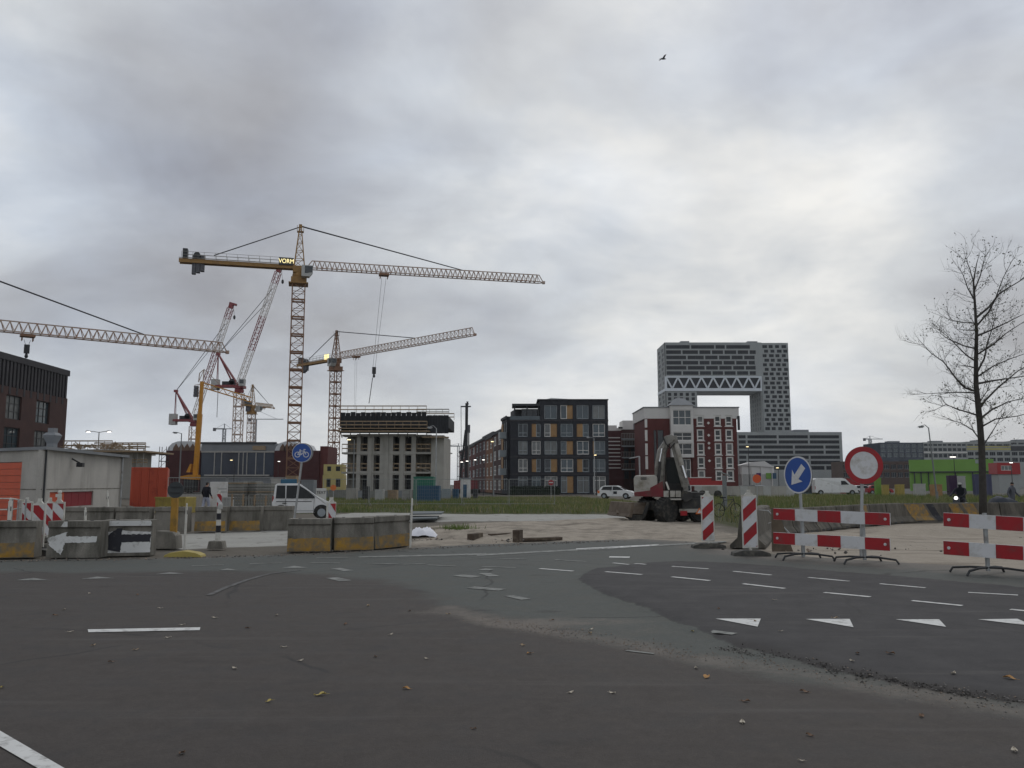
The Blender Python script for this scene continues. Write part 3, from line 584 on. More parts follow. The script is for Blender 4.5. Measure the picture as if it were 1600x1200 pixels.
# fallen leaves: single leaves, each its own object
leafm = [mat('fallen_leaf_'+n, c, 0.7, 0.25, 30) for n, c in (('yellow', (0.42, 0.33, 0.10)), ('tan', (0.36, 0.27, 0.17)), ('pale', (0.46, 0.41, 0.33)), ('brown', (0.14, 0.08, 0.045)), ('orange', (0.36, 0.19, 0.06)))]
leaf_meshes = []
for k in range(5):
    vs = []; prof = [0.0, 0.55, 0.85, 0.75, 0.4, 0.0]
    for i, wdt in enumerate(prof):
        x = (i/5-0.5)*1.0; c = 0.18*math.sin(i*1.3+k)+0.12
        vs += [(x, -wdt*0.32, c+0.10*abs(math.sin(k+i))), (x, 0, c*0.35), (x, wdt*0.32, c+0.13*abs(math.cos(k*2+i)))]
    fs = []
    for i in range(5): fs += [(3*i, 3*i+3, 3*i+4, 3*i+1), (3*i+1, 3*i+4, 3*i+5, 3*i+2)]
    mb = MB(); mb.add(vs, fs); mb.beam((-0.5,0,0.05), (-0.78,0.04,0.1), 0.03)
    leaf_meshes.append(mb.mesh('fallen_leaf', leafm[k], fixn=False))
spots = [(500,1087,0,1.5),(635,1077,4,1.2),(420,1097,0,1.0),(1104,1059,4,1.6),(1088,1045,2,1.0),(1160,1130,2,1.1),(1165,1097,3,1.1),(1257,1082,3,1.2),(957,1084,2,1.0),(892,1083,2,0.9),(827,1022,4,1.1),(817,1009,1,1.0),(1578,1068,4,1.7),(1490,1060,2,1.2),(1392,1028,3,1.4),(1340,1028,3,1.1),(1332,1040,2,1.0),(1585,1174,2,1.1),(1252,1190,2,0.6),(284,1178,3,1.0),(2,1075,0,0.9),(366,1045,2,1.0),(443,1012,2,1.0),(470,1033,2,0.9),(285,977,2,1.0),(263,997,2,1.0),(110,988,2,1.0),(146,1009,1,0.9),(174,1035,3,1.0),(212,1016,1,0.9),(387,982,3,1.1),(432,962,2,1.0),(540,976,3,1.1),(611,992,2,0.9),(666,1030,2,0.8),(86,962,3,1.1),(100,953,2,1.0),(140,928,2,1.1),(250,951,2,1.0),(335,966,2,1.2),(575,947,1,1.1),(215,930,3,1.0),(924,984,2,1.0),(922,990,1,1.0),(862,970,3,1.0),(1082,987,0,1.0),(1220,992,2,0.8),(1180,976,1,0.9),(1304,971,1,1.2),(1210,942,2,1.0),(1123,956,3,0.9),(1265,1150,3,0.9),(740,1140,3,0.7),(587,1027,3,0.9),(1440,1120,3,1.0),(700,960,1,1.0),(640,955,3,1.0)]
for u, v, k, s in spots:
    p = G(u, v); o = put('fallen_leaf', leaf_meshes[k]); sc = s*0.062; o.scale = (sc, sc, sc*.6); o.location = (p.x, p.y, float(road_z(np.array([[p.x, p.y]]))[0])+0.006); o.rotation_euler = (0, 0, random.uniform(0, 6.28))
    tag(o, 'small dry fallen leaf lying on the asphalt', 'leaf', 'fallen leaves on the asphalt')
# ================================================================== FAR BUILDINGS
def rect(u0, u1, v0, v1, d, org):          # pixel rectangle -> local facade coordinates of a frontal building
    a = W(u0, v1, d); b = W(u1, v0, d); return (a.x-org.x, b.x-org.x, a.z, b.z)
# ---- arched tower block far away
D = 527.0; x = lambda u: XU(u, D); zt = lambda v: W(800, v, D).z
org = Vector((x(1043), D, 0)); T0 = thing('arched_tower', 'tall grey tower block shaped like an arch with white zigzag truss', 'building', org)
Lx = lambda u: x(u)-org.x
DEP = 27.0; zT, zTr1, zTr0, zB = zt(535), zt(588), zt(608), zt(611)
wR = Lx(1240); xl = Lx(1093); xr = Lx(1195)
def tower_wall(name, x0, x1, z0, z1, ops, T=I4, body=None, m=tower_grey):
    mb = MB(T); wall_open(mb, x0, x1, z0, z1, ops, 0.6)
    if body: mb.box(*body)
    return mb.build(name, m, T0, fixn=False)
ops_u = []; rows = [542, 550.2, 558.5, 566.7, 574.6, 582.8]
for i, v in enumerate(rows):
    z0, z1 = zt(v+2.9), zt(v-2.9); cuts = []
    u = 1045.5; k = 0; random.seed(20+i)
    pat = [[40, 39, 17, 40],[26, 27, 20, 20, 21, 19, 12],[34, 28, 22, 20, 20, 19],[26, 27, 18, 20, 20, 20, 12],[34, 29, 21, 22, 20, 18],[26, 27, 20, 19, 20, 20, 12]][i]
    for p in pat:
        if u+p > 1196: p = 1196-u
        if p > 4: ops_u.append((Lx(u), Lx(u+p-2.2), z0, z1))
        u += p
ops_r = []
nrow = 19
for j in range(nrow):
    v = 541.5 + j*7.12
    for k in range(4):
        u = 1199 + k*10.2 + (2.6 if j % 2 else 0); ops_r.append((Lx(u), Lx(u+(6.4 if (j+k) % 3 else 7.6)), zt(v+2.4), zt(v-2.4)))
tower_wall('upper_wall', 0, Lx(1197), zTr1, zT, ops_u, body=(0.6, Lx(1197), 0.6, DEP, zTr1, zT-0.02))
tower_wall('leg_wall', Lx(1197), wR, 0, zT-0.3, ops_r, body=(xr+0.5, wR-0.02, 0.6, DEP, 0, zT-0.35))
ops_l = [(Lx(1047+k*9.3), Lx(1047+k*9.3+5.2), zt(616+j*7.1+2.6), zt(616+j*7.1-2.3)) for j in range(9) for k in range(5)]
tower_wall('leg_wall', 0, xl, 0, zB-0.1, ops_l, body=(0.6, xl-0.02, 0.6, DEP, 0, zB-0.12))
for (a, b, c, d) in ops_u: window(T0, I4, a, b, c, d, 0.3, max(2, int((b-a)/4)), 1, frame_dark, tower_glass, 0.14, 0.15)
for (a, b, c, d) in ops_r+ops_l: window(T0, I4, a, b, c, d, 0.3, 2, 1, frame_dark, tower_glass, 0.14, 0.15)
# left flank and inner flank, seen at a glancing angle
TL = Matrix.Translation((0, DEP, 0)) @ Matrix.Rotation(-math.pi/2, 4, 'Z')
ops_f = []
for j in range(16):
    v = 545 + j*7.4
    for k in range(2): a = 3.5 + k*12.5 + (2.5 if j % 2 else 0); ops_f.append((a, a+6.5, zt(v+2.4), zt(v-2.4)))
mb = MB(Matrix.Translation((-0.05, 0, 0)) @ TL); wall_open(mb, 0, DEP, 0, zT-0.2, ops_f, 0.5); mb.build('flank_wall', tower_grey, T0, fixn=False)
for (a, b, c, d) in ops_f: window(T0, Matrix.Translation((-0.05, 0, 0)) @ TL, a, b, c, d, 0.25, 1, 1, frame_dark, tower_glass, 0.14, 0.12)
TI = Matrix.Translation((xr, DEP, 0)) @ Matrix.Rotation(-math.pi/2, 4, 'Z')
ops_i = [(1.5+k*5, 3.2+k*5, 36+j*3.1, 38.2+j*3.1) for j in range(8) for k in range(5)]
mb = MB(TI); wall_open(mb, 0, DEP, 0, zB-0.2, ops_i, 0.4); mb.build('flank_wall', tower_grey, T0, fixn=False)
for (a, b, c, d) in ops_i: window(T0, TI, a, b, c, d, 0.2, 1, 1, tower_grey, tower_glass, 0.1, 0.1)
mb = MB(); mb.box(0.1, Lx(1195), 0.8, DEP, zTr0, zTr1-0.05); mb.build('truss_glazing', tower_glass, T0)
mb = MB(); mb.box(-0.2, Lx(1196), -0.4, 0.7, zTr1-0.9, zTr1); mb.build('truss_chord', tower_white, T0)
mb = MB(); mb.box(-0.2, Lx(1196), -0.4, DEP, zB, zTr0+0.6); mb.build('truss_chord', tower_white, T0)
mb = MB(); mb.box(-0.2, 1.0, -0.42, 0.7, zTr0+0.6, zTr1-0.9); mb.build('truss_post', tower_white, T0)
mb = MB(); mb.box(Lx(1194), Lx(1196), -0.42, 0.7, zTr0+0.6, zTr1-0.9); mb.build('truss_post', tower_white, T0)
nd = 16
for i in range(nd):
    a = 0.6 + (Lx(1194)-0.6)*i/nd; b = 0.6 + (Lx(1194)-0.6)*(i+1)/nd; z0, z1 = (zTr1-0.5, zTr0+0.3) if i % 2 == 0 else (zTr0+0.3, zTr1-0.5)
    MB().beam((a, 0.1, z0), (b, 0.1, z1), 0.8, 0.95).build('truss_diagonal', tower_white, T0)
MB().box(Lx(1072), Lx(1086), 6, 14, zT-0.01, zT+1.9).build('roof_plant_room', roof_grey, T0)
MB().box(Lx(1180), Lx(1196), 6, 14, zT-0.01, zT+1.8).build('roof_plant_room', roof_grey, T0)
# ---- long low block in front of the tower
D2 = 490.0; org = Vector((XU(1150, D2), D2, 0)); T1 = thing('office_block', 'long low grey block with ribbon windows below the arched tower', 'building', org)
Lz = lambda v: W(800, v, D2).z
Lx2 = lambda u: XU(u, D2)-org.x
ops = []
rw = [(680,685),(688,693),(696,701),(704,709),(712,717),(720,725.5),(728,734)]
for i, (va, vb) in enumerate(rw):
    cuts = [1155,1169,1218,1267,1316] if i % 4 < 2 else [1155,1194,1243,1291,1316]
    for a, b in zip(cuts[:-1], cuts[1:]): ops.append((Lx2(a+1.4), Lx2(b-1.4), Lz(vb), Lz(va)))
mb = MB(); wall_open(mb, 0, Lx2(1319), 0, Lz(675), ops, 0.5); mb.box(0.02, Lx2(1319)-0.02, 0.5, 25, 0, Lz(675)-0.02); mb.build('wall', tower_grey, T1, fixn=False)
for o in ops: window(T1, I4, *o, 0.25, 8, 1, frame_dark, tower_glass, 0.1, 0.12, name='ribbon_window')
MB().box(Lx2(1250), Lx2(1272), 5, 12, Lz(675)-0.02, Lz(670.5)).build('roof_plant_room', roof_grey, T1)
# ---- dark glass and pale far buildings at the right
D3 = 420.0
def far_block(name, label, u0, u1, v0, dpt, m, rows, gm, nx=8, bands=None, D=D3):
    org = Vector((XU(u0, D), D, 0)); T = thing(name, label, 'building', org); wd = XU(u1, D)-org.x; z = lambda v: W(800, v, D).z
    ops = []
    for (va, vb) in rows:
        for k in range(nx): ops.append((wd*(k+0.1)/nx, wd*(k+0.9)/nx, z(vb), z(va)))
    mb = MB(); wall_open(mb, 0, wd, 0, z(v0), ops, 0.4); mb.box(0.02, wd-0.02, 0.4, dpt, 0, z(v0)-0.02); mb.build('wall', m, T, fixn=False)
    for o in ops: window(T, I4, *o, 0.2, 3, 1, frame_grey, gm, 0.1, 0.12)
    for (va, vb, bm) in (bands or []): MB().box(-0.1, wd+0.1, -0.15, 0, z(vb), z(va)).build('facade_band', bm, T)
    MB().box(wd*.3, wd*.55, 4, 9, z(v0)-0.02, z(v0-3)).build('roof_plant_room', roof_grey, T)
    return T
far_block('glass_office', 'dark blue glass office block behind the red ringed sign', 1378, 1446, 691.5, 20, dark_glass_far, [(694,699),(701,706),(708,714)], glass_b, 7)
far_block('flat_block', 'pale grey flats with rows of small windows behind the green hall', 1446.5, 1514, 691, 20, facade_pale, [(693.5,697),(700,705),(709,715)], tower_glass, 9, [(706,707.5,frame_white)])
far_block('flat_block', 'grey flats with a yellow band behind the bare tree trunk', 1514.5, 1583, 690, 20, facade_pale, [(694,696.5),(706,712),(715,721),(724,731)], tower_glass, 6, [(697,698.5,facade_yellow),(700.5,703,facade_yellow)])
far_block('flat_block', 'charcoal topped flats at the far right edge', 1583.5, 1640, 689, 20, facade_pale, [(691.5,694.5),(706,712),(715,722)], tower_glass, 5, [(697,704.5,roof_dark)])
far_block('brick_terrace', 'long low brown building behind the ringed sign', 1318, 1424, 721, 12, facade_brown, [(726,733),(738,746)], tower_glass, 10, None, 330.0)
# lime green hall
Dg = 210.0; org = Vector((XU(1422, Dg), Dg, 0)); Tg = thing('green_hall', 'lime green flat fronted hall with dark gutter and posts', 'building', org, R(-25))
wd = (XU(1545, Dg)-org.x)*.94; z = lambda v: W(800, v, Dg).z
for k in range(6): MB().box(wd*k/6+0.02, wd*(k+1)/6-0.02, 0, 0.2, z(737), z(718.5)).build('green_panel', green_panel, Tg)
MB().box(0, wd, 0.22, 5, 0, z(718.5)-0.1).build('hall_body', green_panel, Tg)
MB().box(-0.1, wd+0.1, -0.25, -0.01, z(738.6), z(736.8)).build('gutter', roof_dark, Tg)
for k in (0.06, 0.14, 0.23, 0.55, 0.75): MB().box(wd*k-0.12, wd*k+0.12, -0.2, 0.2, 0, z(738.6)).build('post', roof_dark, Tg)
MB().box(wd*.79, wd*.87, -0.06, 0, z(725), z(719.5)).build('notice_board', frame_grey, Tg)
# red site structure right edge
Dr = 160.0; org = Vector((XU(1560, Dr), Dr, 0)); Tr = thing('red_site_cabin', 'red two storey site cabin with pale window behind the tree', 'cabin', org); z = lambda v: W(800, v, Dr).z; k = lambda u: XU(u, Dr)-org.x
ops = [(k(1566), k(1583), z(735), z(727.5))]
mb = MB(); wall_open(mb, 0, k(1596), z(741), z(723), ops, 0.15); mb.box(0.02, k(1596)-0.02, 0.15, 3, z(741)+0.02, z(723)-0.02); mb.build('upper_wall', car_red, Tr, fixn=False)
MB().box(0.3, k(1594), 0.2, 2.9, 0, z(741)).build('lower_wall', facade_pale, Tr); window(Tr, I4, *ops[0], 0.05, 3, 1, frame_white, glass_c, 0.08)
# ---- red brick flats with cream top and glazed bay
D4 = 155.0; org = Vector((XU(1008, D4), D4, 0)); T4 = thing('brick_flats', 'red brick flats with cream top band and glazed white corner bay', 'building', org)
z = lambda v: W(800, v, D4).z; k = lambda u: XU(u, D4)-org.x
wins = [(ua, ub, va, vb) for ua, ub in ((1091,1102.5),(1118.5,1129.5),(1136,1147.5)) for va, vb in ((649,666),(670.5,688.5),(692,711),(713.5,732),(734.5,752))]
ops = [(k(a), k(b), z(d), z(c)) for a, b, c, d in wins]
ops2 = [(k(1023), k(1027.5), z(765), z(672)), (k(1029), k(1038.5), z(765), z(672))]
mb = MB(); wall_open(mb, k(1083), k(1154), 0, z(655), [o for o in ops if o[3] < z(655)+5 and o[2] < z(655)-0.0 and o[3] <= z(655)], 0.25)
top_ops = [o for o in ops if o[3] > z(655)]
mb = MB()
wall_open(mb, k(1083), k(1154), 0, z(654), [(a, b, c, min(d, z(654))) for a, b, c, d in ops], 0.25); wall_open(mb, k(1010), k(1049), 0, z(654), ops2, 0.25); mb.box(k(1010)+0.02, k(1154)-0.02, 0.25, 14, 0, z(654)-0.02)
mb.build('wall', brick_red, T4, fixn=False)
mb = MB(); wall_open(mb, k(1083)-0.1, k(1158), z(654), z(637), [(a, b, z(654)-1, d) for a, b, c, d in top_ops], 0.25); mb.box(k(1008), k(1049), 0, 0.3, z(654), z(637)); mb.box(k(1008)+.02, k(1158)-.02, 0.3, 14.4, z(654)-0.02, z(637)-0.02); mb.build('cream_band', stucco, T4, fixn=False)
MB().box(k(1007), k(1159), -0.15, 14.5, z(637), z(635.6)).build('coping', roof_grey, T4)
for i, o in enumerate(ops):
    wo = window(T4, I4, *o, 0.1, 1, 1, frame_white, glass if i % 4 else glass_c, 0.26, 0.2, transom=0.42 if 5 <= i < 10 else 0.36)
    MB(Matrix.Translation((o[0], 0, o[2]))).box(-0.12, o[1]-o[0]+0.12, -0.08, 0.02, -0.12, 0.0).build('sill', frame_white, T4)
for o in ops2: window(T4, I4, *o, 0.12, 1, 6, frame_dark, glass, 0.12, 0.1, name='stair_glazing')
for v in (661, 680, 692.5, 700, 720): MB().prism([(k(1109.5)-0.28, z(v)), (k(1109.5), z(v)-0.28), (k(1109.5)+0.28, z(v)), (k(1109.5), z(v)+0.28)], -0.06, 0.02).build('wall_ornament', frame_white, T4)
for va, vb in ((655,668),(672,689),(693,711),(713,733)):
    MB().box(k(1010)-0.1, k(1013), -0.12, 0.02, z(vb), z(va)).build('corner_strip', frame_white, T4)
bay = [(k(1051.5), k(1081), z(665), z(641)), (k(1051.5), k(1081), z(689), z(676)), (k(1051.5), k(1081), z(711), z(693))]
TB = Matrix.Translation((0, -1.2, 0)); mb = MB(TB); wall_open(mb, k(1048.5), k(1083.5), z(715), z(634), bay, 0.3); mb.box(k(1048.5)+.01, k(1083.5)-.01, 0.3, 1.5, z(715), z(634)-.01); mb.build('bay', stucco, T4, fixn=False)
for i, o in enumerate(bay): window(T4, TB, *o, 0.12, 2 if i else 3, 2, frame_white, glass_b if i == 0 else glass, 0.14, 0.12)
window(T4, I4, k(1051), k(1080), 0.3, z(717), -0.05, 4, 3, frame_white, glass, 0.14, 0.1, name='entrance_glazing')
MB().add([(k(1047), -1.5, z(634)), (k(1085), -1.5, z(634)), (k(1085), 3, z(634)), (k(1047), 3, z(634)), (k(1060), 0.3, z(622)), (k(1072), 0.3, z(622)), (k(1072), 1.5, z(622)), (k(1060), 1.5, z(622))], [(0,1,5,4),(1,2,6,5),(2,3,7,6),(3,0,4,7),(4,5,6,7),(0,3,2,1)]).build('bay_roof', roof_grey, T4)
MB().tube((k(1157), -0.1, z(672)), (k(1157), -0.1, z(650)), 0.25).build('rain_pipe', roof_dark, T4)
# ---- striped brick house with balconies between the two blocks
D5 = 172.0; org = Vector((XU(950, D5), D5, 0)); T5 = thing('balcony_flats', 'dark brick flats with pale stripes and steel balconies behind the excavator', 'building', org); z = lambda v: W(800, v, D5).z; k = lambda u: XU(u, D5)-org.x
MB().box(0, k(975), 0, 12, 0, z(673)).build('wall', brick_maroon, T5)
MB().box(k(975)+.02, k(1010), 2.2, 12, 0, z(670)).build('wall', brick_brown, T5)
for i in range(9): MB().box(-0.05, k(970), -0.12, 0, z(684.7+i*5.9), z(683.2+i*5.9)).build('pale_stripe', stucco, T5)
for v in (686, 697, 715, 733.5):
    MB().box(k(972), k(1008), -0.2, 2.2, z(v+0.9), z(v-0.9)).build('balcony_slab', frame_grey, T5)
    mb = MB(); [mb.tube((k(972)+i*0.33, -0.1, z(v-0.9)), (k(972)+i*0.33, -0.1, z(v-0.9)+1.05), 0.03, n=4) for i in range(15)]; mb.beam((k(972), -0.1, z(v-0.9)+1.05), (k(1008), -0.1, z(v-0.9)+1.05), 0.06); mb.build('balcony_railing', scaffold, T5)
for v in (706, 724, 742):
    for a in (978, 989, 1000): window(T5, I4, k(a), k(a+7), z(v+6), z(v-6), 2.1, 2, 1, frame_dark, glass_b, 0.1)
for a, b, va, vb in ((952,968,663,673),(968,981,667,673.5),(978,995,655,670),(995,1009,657,672)): MB().box(k(a), k(b), 3.0+(a-950)*0.02, 9, z(vb)-0.3, z(va)).build('roof_terrace_wall', stucco if a != 995 else roof_grey, T5)
window(T5, I4, k(970), k(978), z(669), z(665), 2.95, 1, 1, frame_white, glass, 0.08)
# ---- black brick apartment block with orange panels
D6 = 139.0; org = Vector((XU(797, D6), D6, 0)); T6 = thing('apartment_building', 'black brick apartment block with orange panels and a pyramid roof', 'building', org); z = lambda v: W(800, v, D6).z; k = lambda u: XU(u, D6)-org.x
cols = [(810,824.5),(831,845),(851,871),(876.5,896),(902,921),(927,946.5)]; rws = [(633,654.5),(662,682.5),(689,710),(717,737.5),(744,770)]
pan = {(0,3):(.52,1),(1,1):(0,.5),(1,2):(.48,1),(1,4):(0,.5),(2,3):(.48,1),(3,1):(0,.5),(3,2):(.5,1),(3,4):(0,.45),(4,3):(.5,1),(2,5):(0,.14)}
ops = []; meta = []
for j, (va, vb) in enumerate(rws):
    for i, (ua, ub) in enumerate(cols):
        if j == 0 and i < 2: continue
        ops.append((k(ua), k(ub), z(vb), z(va))); meta.append((j, i))
mb = MB(); lo = [o for o, m_ in zip(ops, meta) if m_[0] > 0]; hi = [o for o, m_ in zip(ops, meta) if m_[0] == 0]
wall_open(mb, 0, k(951.5), 0, z(657), lo, 0.3); wall_open(mb, k(844), k(951.5), z(657), z(625), hi, 0.3)
mb.box(0.02, k(951.5)-.02, 0.3, 12, 0, z(657)-.02); mb.box(k(844)+.02, k(951.5)-.02, 0.3, 12, z(657)-.03, z(625)-.02); mb.build('wall', brick_black, T6, fixn=False)
random.seed(3)
for o, (j, i) in zip(ops, meta):
    a, b, c, d = o; w_ = b-a
    if (j, i) in pan:
        s0, s1 = pan[(j, i)]; MB().box(a+w_*s0+.01, a+w_*s1-.01, 0.12, 0.2, c+.01, d-.01).build('orange_panel', panel_wood, T6)
        if s0 == 0: a = a+w_*s1
        else: b = a+w_*s0
    window(T6, I4, a, b, c, d, 0.12, 2 if b-a > 1.3 else 1, 1, frame_grey if (j+i) % 3 else frame_white, random.choice([glass, glass_b, glass_b, glass_c]), 0.11, 0.1, transom=0.3 if j in (1, 2, 3) else (0.75 if j == 4 else None))
for j in (657, 686, 714, 741): MB().box(-0.06, k(951.5)+.05, -0.05, 0.0, z(j)-0.12, z(j)+0.12).build('string_course', brick_fin, T6)
MB().box(k(840), k(952.5), -0.15, 12.2, z(625), z(623.6)).build('coping', roof_dark, T6)
MB().add([(k(846), 1.5, z(624)), (k(925), 1.5, z(624)), (k(925), 11, z(624)), (k(846), 11, z(624)), (k(865), 6, z(616))], [(0,1,4),(1,2,4),(2,3,4),(3,0,4)]).build('pyramid_roof', roof_grey, T6)
mb = MB(); [mb.box(k(u)-.12, k(u)+.12, 0.4, 0.64, z(657), z(634)) for u in (804, 824, 842)]; mb.box(k(800), k(846), 0.2, 5, z(634), z(630.5)); mb.build('pergola', roof_dark, T6)
window(T6, I4, k(815), k(842), z(656), z(637), 2.2, 3, 1, frame_dark, glass, 0.1, name='terrace_glazing')
mb = MB(); mb.box(k(797), k(844), 0.1, 0.16, z(656.5), z(650)); mb.build('terrace_balustrade', glass_b, T6)
# ---- terrace running away along the street
A = Vector((XU(797, D6)-0.25, D6+0.4, 0)); B = Vector((-14.7, 239, 0)); dirn = (A-B).normalized(); rz = math.atan2(dirn.y, dirn.x)
def along(u):                              # parameter where the pixel column meets the street line
    t0, t1 = 0.02, 1.6
    for _ in range(50):
        m_ = (t0+t1)/2; p = A.lerp(B, m_)
        if 800+F*p.x/p.y > u: t0 = m_
        else: t1 = m_
    return A.lerp(B, (t0+t1)/2)
row = [('black brick side wing with small balconies next to the orange panels', 797, 784, 651, brick_black, 3, panel_wood),
       ('dark brick terrace house with tall white framed windows behind the lit lamp', 784, 770, 672, brick_brown, 2, None),
       ('orange brown brick terrace house in the middle of the side street', 770, 759, 681, brick_orange, 2, None),
       ('very dark maroon terrace house with flat dark roof in the side street', 759, 743, 684, brick_maroon, 3, None),
       ('red brick terrace house farthest down the side street', 743, 718, 694, brick_red, 5, None)]
for lab, u0, u1, vt, m, nc, pm in row:
    p0 = along(u0); p1 = along(u1); Ln = (p0-p1).length; hgt = 1.6+(HZ-vt)/F*p0.y
    H = thing('terrace_house', lab, 'house', p1, rz, 'houses of the side street'); ops = []
    nfl = 4
    for j in range(nfl):
        for i in range(nc):
            c = Ln*(i+0.5)/nc; ops.append((c-Ln/nc*0.26, c+Ln/nc*0.26, 0.6+j*hgt/nfl*0.97, 0.6+j*hgt/nfl*0.97+hgt/nfl*0.62))
    mb = MB(); wall_open(mb, 0, Ln-0.03, 0, hgt, ops, 0.3); mb.box(0.02, Ln-0.05, 0.3, 10, 0, hgt-.02); mb.build('wall', m, H, fixn=False)
    for i, o in enumerate(ops): window(H, I4, *o, 0.06, 2, 2, frame_white if m in (brick_brown, brick_orange) else frame_grey, random.choice([glass, glass_b, glass_c]), 0.16, 0.12)
    MB().box(0.5, Ln-0.6, 1.5, 9, hgt-.02, hgt+1.3).build('roof_storey', roof_dark if m is not brick_brown else stucco, H)
    MB().box(-0.02, Ln-0.01, -0.2, 0.0, hgt-0.35, hgt+0.1).build('coping', roof_dark, H)
    if pm:
        MB().box(0.1, Ln*0.32, -0.08, 0, 0.8, hgt-1.0).build('orange_panel', pm, H)
        for j in range(3): MB().box(Ln*.55, Ln*.9, -1.1, 0, 3.2+j*3.1, 4.3+j*3.1).build('balcony', frame_grey, H)
# hedge in front of the apartments
Hd = thing('hedge', 'low dark clipped hedge along the apartment block', 'hedge', G(845, 773.5)); Hd.location = (XU(797, 133), 133, 0)
wd = XU(875, 133)-XU(797, 133); mb = MB()
for _ in range(2600):
    c = Vector((random.uniform(0, wd), random.uniform(-0.5, 0.5), random.uniform(0.1, 1.35))); r = random.uniform(.08, .2); a = Vector((random.gauss(0,1), random.gauss(0,1), random.gauss(0,1))).normalized(); b = a.orthogonal().normalized(); cc = a.cross(b)
    mb.add([c+b*r, c-b*r*.3+cc*r*.6, c-b*r*.6-cc*r*.4], [(0,1,2)])
o = mb.build('foliage', hedge_leaf, Hd, fixn=False); o['kind'] = 'stuff'
mb = MB(); [mb.tube((random.uniform(0, wd), 0, 0), (random.uniform(0, wd), 0, 1.0), 0.02, n=4) for _ in range(14)]; mb.box(0.1, wd-0.1, -0.3, 0.3, 0, 1.05); mb.build('stems', hedge_leaf, Hd)
# ---- concrete building under construction
D7 = 110.0; org = Vector((XU(535, D7), D7, 0)); T7 = thing('concrete_shell', 'raw concrete building shell with black formwork on its top floor', 'building', org); z = lambda v: W(800, v, D7).z; k = lambda u: XU(u, D7)-org.x
ops = [(k(a), k(b), max(0.0, z(d)), z(c)) for a, b in ((562,573),(583,592.5),(613,623),(632,642)) for c, d in ((681,705),(711,736),(742,768))]
mb = MB(); wall_open(mb, k(556), k(649), 0, z(678), ops, 0.45); mb.box(k(556)+.02, k(649)-.02, 3.0, 12, 0, z(678)-.02); mb.build('front_wall', concrete_l, T7, fixn=False)
MB().box(k(537), k(556), 2.0, 2.3, 0, z(680)).build('recessed_wall', concrete, T7)
MB().box(k(649), k(673), 2.2, 2.5, 0, z(680)).build('recessed_wall', concrete, T7)
MB().box(k(532), k(694), -0.55, -0.3, z(677), z(667)).build('platform_shade', formwork, T7)  # added black panel standing in for the shade under the working platform
MB().box(k(673), k(693), 0.05, 12, 0, z(680)).build('side_wall', concrete_l, T7)
for u in (577, 603, 627): MB().box(k(u)-0.25, k(u)+0.25, -0.12, 0.0, 0, z(678)).build('pier', concrete_l, T7)
for v in (680.5, 708, 738.5):
    MB().box(k(533), k(556)-.01, -0.1, 2.0, z(v+1.4), z(v-1.4)).build('floor_slab', concrete_l, T7)
    MB().box(k(649)+.01, k(673)-.01, -0.1, 2.2, z(v+1.4), z(v-1.4)).build('floor_slab', concrete_l, T7)
    MB().box(k(556), k(649), -0.06, 0, z(v+1.6), z(v-1.4)).build('floor_band', concrete_l, T7)
def rail(parent, x0, x1, y, z0, n=4, h=1.1, m=timber, boards=2, name='edge_railing'):
    mb = MB()
    for i in range(n+1): xx = x0+(x1-x0)*i/n; mb.tube((xx, y, z0), (xx, y, z0+h), 0.03, n=5)
    for b in range(boards): zz = z0+h*(0.45+0.5*b); mb.box(x0, x1, y-.04, y-.015, zz-.07, zz+.07)
    return mb.build(name, m, parent)
for v in (706.6, 737):
    rail(T7, k(533), k(556), 0.02, z(v), 3); rail(T7, k(650), k(672), 0.02, z(v), 3)
    for a, b in ((562,573),(583,592.5),(613,623),(632,642)): rail(T7, k(a)+.05, k(b)-.05, 0.2, z(v), 1)
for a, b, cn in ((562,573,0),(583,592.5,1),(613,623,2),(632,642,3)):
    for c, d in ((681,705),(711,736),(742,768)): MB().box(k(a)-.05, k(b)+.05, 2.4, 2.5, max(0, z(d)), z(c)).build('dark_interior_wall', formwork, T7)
MB().beam((k(651), 0.3, z(729)), (k(671), 1.0, z(737)), 0.5, 0.12).build('stair_flight', concrete_l, T7)
# formwork panels one by one
npan = 17; fx0, fx1 = k(531), k(666)
for i in range(npan):
    a = fx0+(fx1-fx0)*i/npan; b = fx0+(fx1-fx0)*(i+1)/npan; mb = MB(); mb.box(a+.02, b-.02, -0.75, -0.65, z(667.5), z(645.5)+random.uniform(-.05,.1))
    for q in (.2, .5, .8): mb.box(a+(b-a)*q-.03, a+(b-a)*q+.03, -0.82, -0.75, z(667), z(646.5))
    mb.build('formwork_panel', formwork, T7)
for i in range(4):
    a = k(666)+(k(700.5)-k(666))*i/4; b = k(666)+(k(700.5)-k(666))*(i+1)/4; mb = MB(); mb.box(a+.02, b-.02, -0.35, -0.25, z(677.5), z(649)); mb.box((a+b)/2-.03, (a+b)/2+.03, -0.42, -0.35, z(677), z(650)); mb.build('formwork_panel', formwork, T7)
MB().box(k(532), k(700), -0.2, 11, z(668), z(650)).build('formwork_core', formwork, T7)
MB().box(k(530), k(668), -1.6, -0.1, z(671), z(669.8)).build('working_platform', timber, T7)
MB().box(k(528), k(672), -1.7, -0.1, z(675.5), z(674)).build('working_platform', timber, T7)
MB().box(k(660), k(701), -1.2, -0.1, z(684.5), z(683)).build('working_platform', timber, T7)
mb = MB(); [mb.beam((k(533)+i*1.25, -1.6, z(674)), (k(533)+i*1.25, -0.1, z(684)), 0.1) for i in range(10)]; mb.build('platform_brackets', scaffold, T7)
rail(T7, k(530), k(668), -1.55, z(669.8), 11, 0.9)
